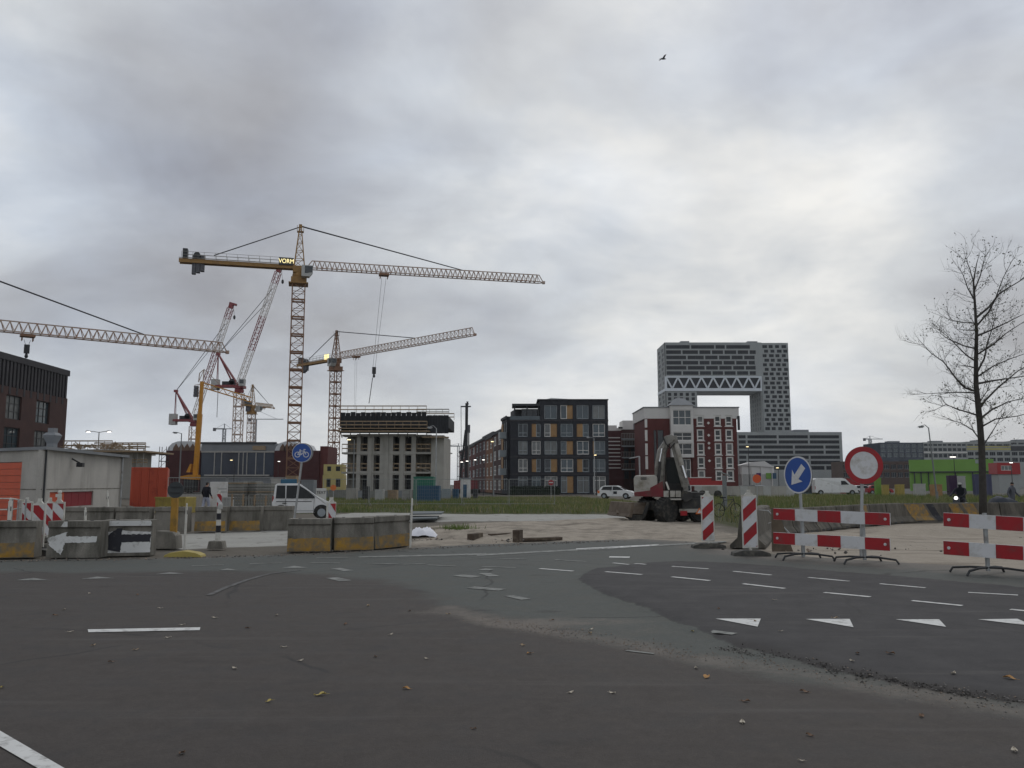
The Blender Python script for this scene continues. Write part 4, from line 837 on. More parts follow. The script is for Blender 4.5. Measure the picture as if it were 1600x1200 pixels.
rail(T7, k(529), k(666), -0.9, z(646), 10, 0.95, timber, 2, 'top_railing'); rail(T7, k(650), k(701), -0.6, z(648), 5, 0.7, concrete_l, 2, 'top_railing'); rail(T7, k(531), k(700), 10.5, z(647), 10, 1.0, timber, 2, 'top_railing')
# ---- covered market hall with white curved gables
D8 = 175.0; org = Vector((XU(258, D8), D8, 0)); T8 = thing('market_hall', 'long brick and glass hall with pale curved gable roofs behind the cranes', 'building', org); z = lambda v: W(800, v, D8).z; k = lambda u: XU(u, D8)-org.x
for a, b in ((258,311),(427,498)):
    MB().box(k(a), k(b), 0, 15, 0, z(704)).build('brick_wing', brick_maroon, T8)
    prof = [(k(a), z(704)), (k(a)+0.3, z(698)), (k(a)+1.0, z(692.5)), (k(a)+2.2, z(689.5)), (k(min(b, 470))-2, z(689.3)), (k(min(b, 470))-1, z(692)), (k(min(b, 470)), z(704))]
    MB().prism(prof, 0.1, 14.9, 'y').build('curved_roof', zinc_white, T8)
    n_ = 4
    for i in range(n_):
        c = k(a)+1.3+(k(min(b, 470))-k(a)-2.4)*(i+.5)/n_; MB().prism([(c-.65, z(704)), (c+.65, z(704)), (c+.52, z(699)), (c, z(693.0)), (c-.52, z(699))], -0.06, 0.12, 'y').build('gable_panel', gable_brown, T8)
MB().box(k(311), k(427), 0.6, 15, 0, z(692)).build('hall_body', roof_grey, T8)
MB().box(k(309), k(429), 0.4, 0.62, z(693.5), z(690.5)).build('roof_edge', roof_dark, T8)
MB().box(k(312), k(426), 0.3, 0.6, z(743), z(707)).build('glass_front', dark_glass_far, T8)
MB().box(k(311), k(427), 0.1, 0.32, z(707), z(704.5)).build('lintel', scaffold, T8)
MB().box(k(318), k(420), 0.0, 0.3, z(744), z(741.5)).build('sill_band', scaffold, T8)
for u in (333, 344, 371, 378, 384, 398, 411): MB().box(k(u)-.1, k(u)+.1, 0.15, 0.3, z(742), z(707)).build('glazing_bar', scaffold, T8)
MB().box(k(392), k(412), 0.2, 0.6, z(703), z(696.5)).build('timber_stack', timber, T8)
MB().box(k(498)-0.02, k(510), 0.5, 10, 0, z(697)).build('annex_wall', brick_red, T8)
Ts = thing('scaffold_tower', 'dark scaffold tower at the left end of the market hall', 'scaffold', (XU(254, 170), 170, 0)); hz_ = W(800, 698, 170).z
for sx in (-.7, .7):
    for sy in (-.6, .6): MB().tube((sx, sy, 0), (sx, sy, hz_), 0.07).build('standard', dark_metal, Ts)
for i in range(6): MB().box(-.75, .75, -.65, .65, 1+i*1.3, 1.12+i*1.3).build('deck', dark_metal, Ts)
mb = MB()
for i in range(6): mb.beam((-.7, -.62, 1+i*1.3), (.7, -.62, 2.3+i*1.3), 0.06)
mb.build('diagonal_braces', dark_metal, Ts)
# yellow site cabins, stacked
z9 = 150.0
for i, (lab, u0, u1, v0, v1) in enumerate((('yellow site cabin on the ground left of the concrete shell', 504, 537, 742, 760), ('yellow site cabin stacked on top of another left of the concrete shell', 505, 536, 725.5, 741.6))):
    zb = 0 if i == 0 else W(800, 742, z9).z+0.02; zt_ = W(800, v0, z9).z; wd = XU(u1, z9)-XU(u0, z9)
    C = thing('site_cabin', lab, 'cabin', (XU(u0, z9), z9, zb)); hh = zt_-zb; ops = [(wd*.18, wd*.38, hh*.35, hh*.8), (wd*.62, wd*.84, hh*.35, hh*.8)]
    mb = MB(); wall_open(mb, 0, wd, 0, hh, ops, 0.1); mb.box(.02, wd-.02, .1, 2.5, 0, hh-.02); mb.build('wall', plaster_yellow, C, fixn=False)
    for o in ops: window(C, I4, *o, 0.03, 1, 1, frame_dark, glass, 0.07, 0.06)
# ---- dark brick office with vertical fins, left edge
p0 = Vector((-55.3, 103.0, 0)); p1 = Vector((-53.4, 58, 0)); dirn = (p0-p1).normalized()
# facade faces +x: local x runs from near to far
T10 = thing('fin_building', 'dark brown brick building with charcoal vertical fins along its top', 'building', p1, math.atan2(dirn.y, dirn.x)); Ln = (p0-p1).length; H10 = 15.7
ops = []
for j, zz in enumerate((1.2, 5.2, 8.7)):
    c = Ln-5.6
    while c > 4: ops.append((c-1.6, c+1.5, zz, zz+2.6)); c -= 6.2
mb = MB(); wall_open(mb, 0, Ln, 0, 12.2, ops, 0.45); mb.box(.02, Ln-.02, .45, 18, 0, H10-.3); mb.build('wall', brick_brown, T10, fixn=False)
for o in ops: window(T10, I4, *o, 0.2, 3, 3, frame_dark, glass_b if random.random() < .6 else glass_c, 0.1, 0.1)
nf = 62
for i in range(nf): a = Ln*i/nf; MB().box(a, a+Ln/nf*0.52, -0.04, 0.44, 12.2+(0.0 if i % 2 else -0.8), H10-0.7).build('brick_fin', brick_fin, T10)
MB().box(-.05, Ln+.05, -0.1, 18.1, H10-0.7, H10).build('cornice', brick_fin, T10)
# ---- concrete frame with scaffolding behind the shed
D11 = 95.0; org = Vector((XU(95, D11), D11, 0)); T11 = thing('scaffolded_frame', 'low concrete frame topped with timber railings and scaffolding behind the shed', 'building', org); z = lambda v: W(800, v, D11).z; k = lambda u: XU(u, D11)-org.x
MB().box(0, k(188), 0, 9, z(708), z(702)).build('floor_slab', concrete_l, T11)
MB().box(k(150), k(230), -1, 7, z(707), z(704.5)).build('floor_slab', timber, T11)
for u in (100, 125, 150, 178, 200, 207): MB().box(k(u)-.2, k(u)+.2, 0.5, 0.9, 0, z(706)).build('column', concrete_l, T11)
MB().box(k(188), k(205), 0, 5, 0, z(706.5)).build('core_wall', concrete_l, T11)
rail(T11, 0, k(172), 0, z(702), 6, 1.0, timber); rail(T11, k(150), k(230), -0.9, z(704.5), 6, 0.9, timber); rail(T11, 0, k(172), 8.5, z(702), 6, 1.0, timber); rail(T11, k(205), k(228), 0, z(726), 3, 0.6, timber)
mb = MB()
for i in range(60): a = random.uniform(0, k(190)); mb.beam((a, random.uniform(-.4, 4), z(702)+random.uniform(0,.5)), (a+random.uniform(-1,1), random.uniform(-.4, 4), z(702)+random.uniform(0.1,.9)), 0.08)
mb.build('shoring_timbers', timber, T11)
for u in (212, 222): MB().tube((k(u), 0, 0), (k(u), 0, z(700)), 0.06).build('scaffold_pole', scaffold, T11)
MB().box(k(203), k(224), -0.8, 1.2, z(698.5), z(697)).build('canopy_board', scaffold, T11)
# ================================================================== CRANES
def mast_mesh(wd, h, m, thick=0.16, dg=0.085, frames=True):
    mb = MB(); a = wd/2
    for sx in (-a, a):
        for sy in (-a, a): mb.beam((sx, sy, 0), (sx, sy, h), thick)
    c = [(-a,-a),(a,-a),(a,a),(-a,a)]
    nb = max(1, int(round(h/(wd*0.95))))
    for i in range(4):
        p, q = c[i], c[(i+1) % 4]
        for j in range(nb):
            z0, z1 = h*j/nb, h*(j+1)/nb
            if j % 2: p, q = q, p
            mb.beam((*p, z0), (*q, z1), dg); 
            if j: mb.beam((*c[i], z0), (*c[(i+1) % 4], z0), dg*.8)
        if frames: mb.beam((*c[i], 0.05), (*c[(i+1) % 4], 0.05), thick*1.2, thick*1.6)
    return mb.mesh('mast_section', m, fixn=False)
def jib_mesh(Ls, hh, wd, m, thick=0.14, dg=0.075, nb=3, inv=False, name='jib_section'):
    mb = MB(); b = -1 if inv else 1
    top = (0, hh*b)
    mb.beam((0,0,hh), (Ls,0,hh), thick)
    for sy in (-wd/2, wd/2): mb.beam((0,sy,0), (Ls,sy,0), thick)
    for i in range(nb):
        x0, xm, x1 = Ls*i/nb, Ls*(i+.5)/nb, Ls*(i+1)/nb
        for sy in (-wd/2, wd/2): mb.beam((x0,sy,0), (xm,0,hh), dg); mb.beam((xm,0,hh), (x1,sy,0), dg)
        mb.beam((x0,-wd/2,0), (x0,wd/2,0), dg)
    return mb.mesh(name, m, fixn=False)
def rope(p, q, r, m=cable_mat, name='tie_rod', parent=None, n=5): return MB().tube(p, q, r, n=n).build(name, m, parent)
def tower_crane(label, base, az, mw, jz, apex, jl, cjl, mm, hm, jm, cm, tie=0.66, ctie=0.72, sec=2.9, trolley=0.3, drop=18.0, sign=None, sway=(0,0), jh=1.3, tr=0.09, cab=True, sections=None, name='tower_crane', rise=0.0):
    T = thing(name, label, 'crane', base, az, 'tower cranes over the building site'); n = int(round((jz-2.6)/sec)); sec = (jz-2.6)/n; ms = mast_mesh(mw, sec, mm)
    MB().box(-mw*1.1, mw*1.1, -mw*1.1, mw*1.1, -0.2, 0.5).build('foundation', concrete_l, T)
    for i in range(n): put('mast_section', ms, T, Matrix.Translation((0, 0, i*sec)))
    mb = MB(); mb.box(-mw*.62, mw*.62, -mw*.62, mw*.62, jz-2.62, jz-1.7); mb.lathe([(mw*.5, jz-1.7), (mw*.55, jz-1.3), (mw*.5, jz-0.9)], 16); mb.box(-mw*.5, mw*.5, -mw*.5, mw*.5, jz-0.9, jz+0.15); mb.box(-mw*.8, mw*.75, -mw*.75, mw*.75, jz-2.75, jz-2.6); mb.build('slewing_unit', hm, T)
    if cab:
        mb = MB(); mb.prism([(mw*.2, jz-1.9), (mw*.2+1.2, jz-1.9), (mw*.2+1.7, jz-1.2), (mw*.2+1.75, jz-.15), (mw*.2, jz-.1)], -mw*.75-1.2, -mw*.75+0.15); cb = mb.build('operator_cab', cab_grey, T)
        mb = MB(); mb.prism([(mw*.2+.5, jz-1.45), (mw*.2+1.62, jz-1.22), (mw*.2+1.7, jz-.25), (mw*.2+.5, jz-.25)], -mw*.75-1.24, -mw*.75-1.2); mb.build('cab_window', glass, cb)
        MB().add([(mw*.2+1.73, -mw*.75-1.15, jz-1.2), (mw*.2+1.73, -mw*.75+.1, jz-1.2), (mw*.2+1.78, -mw*.75+.1, jz-.25), (mw*.2+1.78, -mw*.75-1.15, jz-.25)], [(0,1,2,3)]).build('cab_window', glass, cb)
    # tower head
    mb = MB(); ht = apex-jz; a = mw*.42
    cs = [(-a,-a),(a,-a),(a,a),(-a,a)]
    for (x_, y_) in cs: mb.beam((x_, y_, jz), (x_*.16, y_*.16, apex), 0.15)
    nb = 5
    for j in range(nb):
        f0, f1 = 1-.84*j/nb, 1-.84*(j+1)/nb
        for i in range(4):
            p, q = cs[i], cs[(i+1) % 4]; mb.beam((p[0]*f0, p[1]*f0, jz+ht*j/nb), (q[0]*f1, q[1]*f1, jz+ht*(j+1)/nb), 0.07); mb.beam((p[0]*f0, p[1]*f0, jz+ht*j/nb), (q[0]*f0, q[1]*f0, jz+ht*j/nb), 0.07)
    mb.box(-.5, .5, -.4, .4, apex-1.0, apex-.9); mb.box(-.25, .25, -.25, .25, apex-.2, apex+.25)
    for sx in (-.5, .5): mb.tube((sx, -.4, apex-.95), (sx, -.4, apex), .035, n=4); mb.tube((sx, .4, apex-.95), (sx, .4, apex), .035, n=4)
    mb.build('tower_head', hm, T)
    # jib
    x0 = mw*.55; nj = sections or max(4, int(round((jl-x0)/5.5))); Ls = (jl-x0-1.2)/nj; jm_ = jib_mesh(Ls, jh, jh*.95, jm)
    rot = Matrix.Rotation(-math.atan2(rise, jl), 4, 'Y')
    for i in range(nj): put('jib_section', jm_, T, Matrix.Translation((0,0,jz)) @ rot @ Matrix.Translation((x0+0.9+i*Ls, 0, 0)))
    mb = MB(Matrix.Translation((0,0,jz)) @ rot); mb.beam((x0,0,0.05), (x0+.9,0,jh), 0.13); [mb.beam((x0-.3,s,0), (x0+.9,s,0), 0.14) for s in (-jh*.47, jh*.47)]; mb.build('jib_root', jm, T)
    xe = x0+.9+nj*Ls; mb = MB(Matrix.Translation((0,0,jz)) @ rot); mb.beam((xe,0,jh), (xe+.7,0,.1), .12); [mb.beam((xe,s,0), (xe+.8,0,0), .13) for s in (-jh*.47, jh*.47)]; mb.box(xe+.6, xe+1.0, -.25, .25, -.2, .25); mb.build('jib_tip', jm, T)
    def J(f, hh=0.0): return tuple((Matrix.Translation((0,0,jz)) @ rot) @ Vector((jl*f, 0, hh)))
    for s in (-.12, .12): rope((0, s, apex), J(tie, jh), tr, parent=T)
    rope((0, 0, apex-.1), (-cjl*ctie, 0, jz+1.2), tr, parent=T)
    # counter jib
    mb = MB()
    for s in (-.55, .55): mb.box(-cjl, -mw*.4, s-.12, s+.12, jz-.32, jz+.28)
    mb.box(-cjl, -mw*.4, -.42, .42, jz-.1, jz+.0); mb.build('counter_jib', cm, T)
    mb = MB()
    for s in (-.85, .85):
        for i in range(11): xx = -mw*.6-(cjl-mw*.8)*i/10; mb.tube((xx, s, jz+.3), (xx, s, jz+1.35), .03, n=4)
        for h_ in (.85, 1.35): mb.tube((-mw*.6, s, jz+h_), (-cjl+mw*.2, s, jz+h_), .03, n=4)
    mb.box(-cjl, -mw*.6, -.9, -.6, jz+.36, jz+.40); mb.build('walkway_railing', scaffold, T)
    for i in range(3): xx = -cjl+1.9+i*.62; MB().box(xx, xx+.55, -.4, .4, jz-2.0+.25*i, jz+1.0).build('counterweight', cw_grey, T)
    mb = MB(); mb.box(-cjl+.5, -cjl+1.2, -.6, .6, jz+.35, jz+1.9); mb.tube((-cjl+2.6, -.6, jz+.95), (-cjl+2.6, .6, jz+.95), .5, n=12); mb.build('hoist_winch', dark_metal, T)
    # trolley, rope, hook
    tx = J(trolley); mb = MB(); mb.box(tx[0]-.8, tx[0]+.8, -.65, .65, tx[2]-.45, tx[2]-.12); [mb.tube((tx[0]+sx, sy, tx[2]-.45), (tx[0]+sx, sy, tx[2]-.95), .06, n=5) for sx in (-.6, .6) for sy in (-.3, .3)]; tr_ = mb.build('trolley', crane_rust, T)
    if drop:
        hx, hy = tx[0]+sway[0], sway[1]; hz2 = tx[2]-drop
        for s in (-.35, .35): rope((tx[0]+s, 0, tx[2]-.8), (hx+s*.5, hy, hz2), 0.022, name='hoist_rope', parent=T, n=4)
        mb = MB(); mb.box(hx-.3, hx+.3, hy-.18, hy+.18, hz2-1.1, hz2); mb.lathe([(.12, hz2-1.7), (.22, hz2-1.5), (.12, hz2-1.1)], 8, (hx, hy, 0)); mb.build('hook_block', dark_metal, T)
    if sign:
        sx0, sx1, sz0, sz1 = sign; MB().box(sx0, sx1, -.82, -.70, sz0, sz1).build('name_board', dark_metal, T)
    return T
# 1: the tall yellow crane
base = Vector((XU(457, 130), 130, 0)); d0 = Vector((38.9, 9.7, 0)); az = math.atan2(d0.y, d0.x)
C1 = tower_crane('tallest yellow tower crane with lit name board and long jib to the right', base, az, 1.95, 36.0, 42.9, 40.2, 18.0, crane_rust, crane_yellow, crane_pale, crane_yellow, trolley=0.335, drop=15.6, sway=(-1.3, 0), sign=(-3.15, -0.85, 36.15, 37.35), sections=16)
bd = [o for o in C1.children if o.name.startswith('name_board')][0]
lm = text_mesh('VORM', 0.98, 0.02); lm.materials.clear(); lm.materials.append(lit_sign)
put('lettering', lm, bd, Matrix.Translation((-2.0, -0.86, 36.76)) @ Matrix.Rotation(math.pi/2, 4, 'X') @ Matrix.Diagonal((0.86, 1, 1, 1)))
rope((0.335*40.2-1.5, 0, 36-17.3), (0.335*40.2-2.0, 0, 36-21.5), 0.06, name='load_sling', parent=C1)
# 2: the crane behind it, jib coming towards us
base = Vector((XU(520, 190), 190, 0)); tip = Vector((XU(738, 158.6), 158.6, 0)); d0 = tip-base; az = math.atan2(d0.y, d0.x)
C2 = tower_crane('yellow and red tower crane with its jib rising to the right, behind the tallest crane', base, az, 1.85, 30.3, 36.8, d0.length, 15.5, crane_rust, crane_rust, crane_pale, crane_yellow, trolley=0.17, drop=19, sections=13, jh=1.5, tie=.62)
MB().box(-3.6, -1.8, -.82, -.72, 30.5, 31.7).build('lit_panel', lit_sign, C2)
# 3: crane entering from the left edge
P0 = Vector((-62.2, 101, 0)); P1 = Vector((XU(341, 117), 117, 0)); d0 = (P1-P0).normalized(); base = P0-d0*14
C3 = tower_crane('pale tower crane jib entering from the left edge of the picture', base, math.atan2(d0.y, d0.x), 1.9, 20.3, 30.1, (P1-base).length, 13, crane_rust, crane_yellow, crane_pale, crane_yellow, trolley=0.40, drop=1.4, tie=0.735, sections=13, jh=1.35)
# 4: small yellow crane far behind
base = Vector((XU(389, 265), 265, 0)); tipd = Vector((XU(428, 275), 275, 0))-base
C4 = tower_crane('small yellow tower crane with short jib behind the luffing cranes', base, math.atan2(tipd.y, tipd.x), 1.8, 26.6, 33.2, 9.5, 4.2, crane_pale, crane_yellow, crane_yellow, crane_yellow, trolley=.5, drop=0, sections=4, jh=1.2, tr=.06, tie=.8)
# far thin cranes on the skyline
for lab, u, vt, jz_v, jr, jl_, dd in (('faint grey tower crane on the skyline, left of the luffing crane mast', 347, 662, 670, 6, -7, 520), ('faint grey tower crane on the skyline just right of the small yellow crane', 395, 640, 655, 20, -4, 520), ('faint grey crane low on the skyline behind the ringed sign', 1363, 681, 686, 9, -4, 620), ('faint grey crane low on the skyline beside the concrete shell', 716, 693, 697, 5, -8, 560)):
    T = thing('distant_crane', lab, 'crane', (XU(u, dd), dd, 0), 0, 'faint cranes on the skyline'); s_ = dd/F; zt_ = W(800, vt, dd).z; zj = W(800, jz_v, dd).z
    nsec = int(zj/6); ms = mast_mesh(1.6, zj/nsec, far_grey, .3, .16)
    for i in range(nsec): put('mast_section', ms, T, Matrix.Translation((0,0,i*zj/nsec)))
    MB().beam((0,0,zj), (0,0,zt_), .5).build('tower_head', far_grey, T)
    MB().beam((jl_*s_*2.2,0,zj), (0,0,zj), .8).build('counter_jib', far_grey, T); MB().beam((0,0,zj), (jr*s_*2.2,0,zj), .5).build('jib', far_grey, T)
    MB().box(jl_*s_*2.2-.8, jl_*s_*2.2+.8, -.6, .6, zj-1.4, zj+.6).build('counterweight', cw_grey, T); rope((0,0,zt_), (jr*s_*1.7,0,zj+.2), .1, far_grey, parent=T); rope((0,0,zt_), (jl_*s_*1.9,0,zj+.3), .1, far_grey, parent=T)
# luffing cranes
def luffing(label, base, mw, zm, tip, pivot, afr, cwt, mm, jmats, az=0):
    T = thing('luffing_crane', label, 'crane', base, az, 'luffing cranes behind the shed'); n = int(round((zm-1)/3.2)); sec = (zm-1)/n; ms = mast_mesh(mw, sec, mm)
    MB().box(-2, 2, -2, 2, -.2, .5).build('foundation', concrete_l, T)
    for i in range(n): put('mast_section', ms, T, Matrix.Translation((0,0,i*sec)))
    mb = MB(); mb.lathe([(mw*.55, zm-1), (mw*.6, zm-.5), (mw*.5, zm)], 14); mb.box(-mw*.6, mw*.7, -mw*.6, mw*.6, zm, zm+.6); mb.build('slewing_unit', crane_red, T)
    mb = MB(); mb.box(cwt[0], 0, -.9, .9, zm+.2, zm+.75); mb.build('machinery_deck', crane_red, T)
    mb = MB(); mb.box(cwt[0]+1.5, -1.0, -.6, .6, zm+.75, zm+1.6); mb.tube((-1.6, -.6, zm+1.5), (-1.6, .6, zm+1.5), .7, n=12); mb.build('winch_house', dark_metal, T)
    MB().box(cwt[0]-1.0, cwt[0]+.6, -.8, .8, zm+cwt[1], zm+2.1).build('counterweight', cw_light, T)
    mb = MB(); mb.prism([(mw*.3, zm+.4), (mw*.3+1.2, zm+.4), (mw*.3+1.3, zm+1.9), (mw*.3, zm+1.9)], -mw*.6-1.2, -mw*.6); cb = mb.build('operator_cab', cab_grey, T); MB().box(mw*.3+.2, mw*.3+1.1, -mw*.6-1.24, -mw*.6-1.2, zm+.9, zm+1.8).build('cab_window', glass, cb)
    af = Vector((afr[0], 0, afr[1])); mb = MB()
    for s in (-.5, .5): mb.beam((-.2, s, zm+.6), af+Vector((0, s*.3, 0)), .3); mb.beam((-1.2, s, zm+.6), af+Vector((0, s*.3, 0)), .16)
    mb.box(af.x-.4, af.x+.4, -.4, .4, af.z-.3, af.z+.3); mb.build('a_frame', crane_red, T)
    for s in (-.4, .4): rope((cwt[0]+.2, s, zm+2.0), af+Vector((0, s*.3, 0)), .09, crane_red, 'stay_bar', T)
    pv = Vector((pivot[0], 0, pivot[1])); tp = Vector((tip[0], tip[2], tip[1])); Lj = (tp-pv).length; x_ = (tp-pv).normalized(); y_ = Vector((0,1,0)); z_ = x_.cross(y_).normalized(); y_ = z_.cross(x_); R4 = Matrix((x_, y_, z_)).transposed().to_4x4()
    nj = 10; Ls = (Lj-1)/nj
    def sq(Ls, m):
        mb = MB(); a = .6
        for sy in (-a, a):
            for sz in (-a, a): mb.beam((0,sy,sz), (Ls,sy,sz), .13)
        for i in range(2):
            x0, x1 = Ls*i/2, Ls*(i+1)/2
            for sy in (-a, a): mb.beam((x0,sy,-a), (x1,sy,a), .075); mb.beam((x0,sy,-a), (x0,sy,a), .075)
            for sz in (-a, a): mb.beam((x0,-a,sz), (x1,a,sz), .075)
        return mb.mesh('jib_section', m, fixn=False)
    mA, mB_ = sq(Ls, jmats[0]), sq(Ls, jmats[1])
    for i in range(nj): put('jib_section', mA if (i//3) % 2 == 0 else mB_, T, Matrix.Translation(pv) @ R4 @ Matrix.Translation((i*Ls, 0, 0)))
    mb = MB(Matrix.Translation(pv) @ R4); mb.box(Lj-1, Lj+.4, -.5, .5, -.5, .5); mb.box(Lj, Lj+.5, -.4, .4, -1.2, .6); mb.build('jib_head', crane_red, T)
    rope(af, pv.lerp(tp, .82), .07, parent=T, name='luffing_rope'); rope(af, pv.lerp(tp, .72)+Vector((0,.3,0)), .06, parent=T, name='luffing_rope')
    hk = tp+Vector((.8, 0, -3)); rope(tp+Vector((.5,0,-.6)), hk, .03, parent=T, name='hoist_rope', n=4); mb = MB(); mb.lathe([(.05, -.8), (.3, -.5), (.3, 0), (.1, .3)], 8, tuple(hk)); mb.build('hook_block', dark_metal, T)
    return T
def LL(u, v, d, ub): p = W(u, v, d); return p.x-XU(ub, d), p.z
d = 190.0; ub = 368
tp = LL(437, 419, d, ub); pv = LL(374, 600, d, ub); af = LL(341, 553, d, ub); cw = LL(338, 600, d, ub); zm = LL(368, 607, d, ub)[1]
luffing('taller red and white luffing crane with its jib raised steeply', (XU(ub, d), d, 0), 1.8, zm, (tp[0], tp[1], 0), pv, af, (cw[0], -.3), crane_pale, (crane_white, crane_red))
d = 205.0; ub = 299
tp = LL(362, 476, d, ub); pv = LL(305, 648, d, ub); af = LL(275, 611, d, ub); cw = LL(272, 655, d, ub); zm = LL(299, 660, d, ub)[1]
luffing('lower red and white luffing crane behind the amber mobile crane', (XU(ub, d), d, 0), 1.7, zm, (tp[0], tp[1], 0), pv, af, (cw[0], -.6), crane_pale, (crane_white, crane_red))
# amber self-propelled tower crane
d = 165.0; T = thing('mobile_crane', 'amber mobile tower crane with solid column and horizontal jib', 'crane', (XU(302, d), d, 0)); k = lambda u: XU(u, d)-XU(302, d); z = lambda v: W(800, v, d).z
MB().prism([(k(284), z(748)), (k(309), z(749.5)), (k(309), z(742)), (k(297), z(742)), (k(284), z(744.5))], -1.2, 1.2).build('carrier', crane_amber, T)
MB().prism([(k(292), z(738)), (k(298), z(738)), (k(300), z(725)), (k(297.5), z(725))], -.7, .7).build('column_brace', crane_amber, T)
for u in (285, 290, 297, 303): MB().lathe([(.3, -1.35), (.5, -1.3), (.5, -1.0), (.3, -.95)], 14, (k(u), 0, .5), 'y').build('wheel', rubber, T)
MB().box(k(290), k(306), -1.1, 1.1, .3, z(747)).build('chassis', dark_metal, T)
MB().beam((k(304.5), 0, z(748)), (k(307.5), 0, z(647)), .8, .8).build('lower_column', crane_amber, T)
MB().beam((k(307.5), 0, z(648)), (k(308.5), 0, z(596)), .6, .6).build('upper_column', crane_amber, T)
for i in range(4): MB().box(k(297)+i*.02, k(302.5), -.5, .5, z(620)+i*.55, z(620)+i*.55+.48).build('ballast_slab', cw_grey, T)
mb = MB(); mb.beam((k(297), 0, z(602)), (k(307), 0, z(600)), .12); mb.beam((k(297), 0, z(621)), (k(297), 0, z(602)), .1); mb.beam((k(302.5), 0, z(621)), (k(302.5), 0, z(602)), .1); mb.build('ballast_frame', crane_pale, T)
mb = MB(); mb.beam((k(303), 0, z(597)), (k(304), 0, z(583)), .15); mb.beam((k(310), 0, z(597)), (k(311), 0, z(577)), .15); mb.beam((k(304), 0, z(583)), (k(311), 0, z(577)), .12); mb.beam((k(303), 0, z(597)), (k(311), 0, z(577)), .1); mb.build('column_head', crane_pale, T)
for i in range(6):
    a = Vector((k(309+i*9), i*1.6, z(597.5+i*2.6))); b = Vector((k(309+i*9+9), (i+1)*1.6, z(597.5+(i+1)*2.6))); mb = MB()
    for dz_ in (0, 1.0): mb.beam(a+Vector((0,0,dz_-1)), b+Vector((0,0,dz_-1)), .2)
    mb.beam(a+Vector((0,0,-1)), (a+b)/2, .09); mb.beam((a+b)/2, b+Vector((0,0,-1)), .09); mb.build('jib_section', crane_amber, T)
rope((k(311), 0, z(577)), (k(330), 3.5, z(600)), .06, crane_pale, parent=T); rope((k(326), 3, z(604)), (k(326), 3, z(650)), .06, parent=T, name='hoist_rope')
MB().box(k(324.5), k(327.5), 2.6, 3.4, z(607), z(604)).build('trolley', dark_metal, T)
# piling rig by the side street
d = 150.0; T = thing('piling_rig', 'thin dark piling rig mast standing beside the side street', 'rig', (XU(729, d), d, 0)); k = lambda u: XU(u, d)-XU(729, d); z = lambda v: W(800, v, d).z
MB().beam((k(728), 0, .6), (k(728.5), 0, z(630)), .55, .5).build('leader_mast', dark_metal, T)
MB().beam((k(717), 0, .8), (k(727), 0, z(672)), .35).build('back_stay', dark_metal, T)
MB().box(k(719), k(735), -.3, .3, z(636), z(634.4)).build('crosshead', dark_metal, T); MB().lathe([(.05, z(634)), (.3, z(631)), (.12, z(629)), (.25, z(627.5))], 8, (k(729.5), 0, 0)).build('sheave_head', dark_metal, T)
MB().box(k(730), k(734), -.4, .4, z(676), z(664)).build('hammer', cw_grey, T)
MB().tube((k(732), 0, .5), (k(732), 0, z(676)), .12).build('drill_rod', scaffold, T); rope((k(719.5), -.1, z(636)), (k(721), 0, 2), .05, parent=T, name='rope'); MB().box(-2.2, 2.0, -1.2, 1.2, .7, 2.3).build('rig_body', crane_red, T)
for s in (-1.2, 1.2): MB().box(-2.4, 2.4, s-.35, s+.35, 0, .75).build('track', rubber, T)
# ================================================================== SITE YARD
# ---- grey rendered shed with orange door, left
c0 = Vector((XU(65, 34.3), 34.3, 0)); cL = Vector((XU(-90, 39.0), 39.0, 0)); cR = Vector((XU(190, 44.5), 44.5, 0)); HS = 3.02
S = thing('shed', 'low grey concrete shed with orange roller door and roof vent', 'shed')
def frame_T(a, b): dd = (b-a).normalized(); return Matrix.Translation(a) @ Matrix.Rotation(math.atan2(dd.y, dd.x), 4, 'Z'), (b-a).length
TF, LF = frame_T(cL, c0); TR_, LR = frame_T(c0, cR)
dx0 = LF*0.30; dx1 = LF-1.65
mb = MB(TF); wall_open(mb, 0, LF, 0, HS, [(dx0, dx1, 0, 2.55)], 0.2); mb.build('front_wall', concrete_shed, S, fixn=False)
px0, px1 = 0.9, 6.1
mb = MB(TR_); wall_open(mb, 0, LR, 0, HS, [(px0, px1, 0.62, 1.28)], 0.2); mb.build('side_wall', concrete_shed, S, fixn=False)
mb = MB(); mb.add([tuple(c0+Vector((-.22,.2,0))), tuple(cR+Vector((-.25,0,0))), tuple(cL+Vector((0,12,0))), tuple(cL+Vector((0.1,.25,0)))]+[tuple(p+Vector((0,0,HS-.02))) for p in (c0+Vector((-.22,.2,0)), cR+Vector((-.25,0,0)), cL+Vector((0,12,0)), cL+Vector((0.1,.25,0)))], [(0,1,5,4),(1,2,6,5),(2,3,7,6),(3,0,4,7),(4,5,6,7)]); mb.build('inner_walls', concrete_shed, S)
for i in range(9): MB(TF).box(dx0, dx1, 0.02, 0.07, 0.02+i*.28, 0.285+i*.28).build('door_slat', orange_door, S)
for i in range(6):
    a = px0+(px1-px0)*i/6; b = px0+(px1-px0)*(i+1)/6; MB(TR_).box(a+.01, b-.01, 0.06, 0.11, 0.63, 1.27).build('red_panel', orange_door if i < 2 else panel_crimson, S)
o_ = [c0, cR, cR+Vector((-6,6,0)), cL+Vector((0,12,0)), cL]
ov = [c0+Vector((.22,-.22,0)), cR+Vector((.25,.2,0)), cR+Vector((-6,9,0)), cL+Vector((0,13,0)), cL+Vector((-.1,-.25,0))]
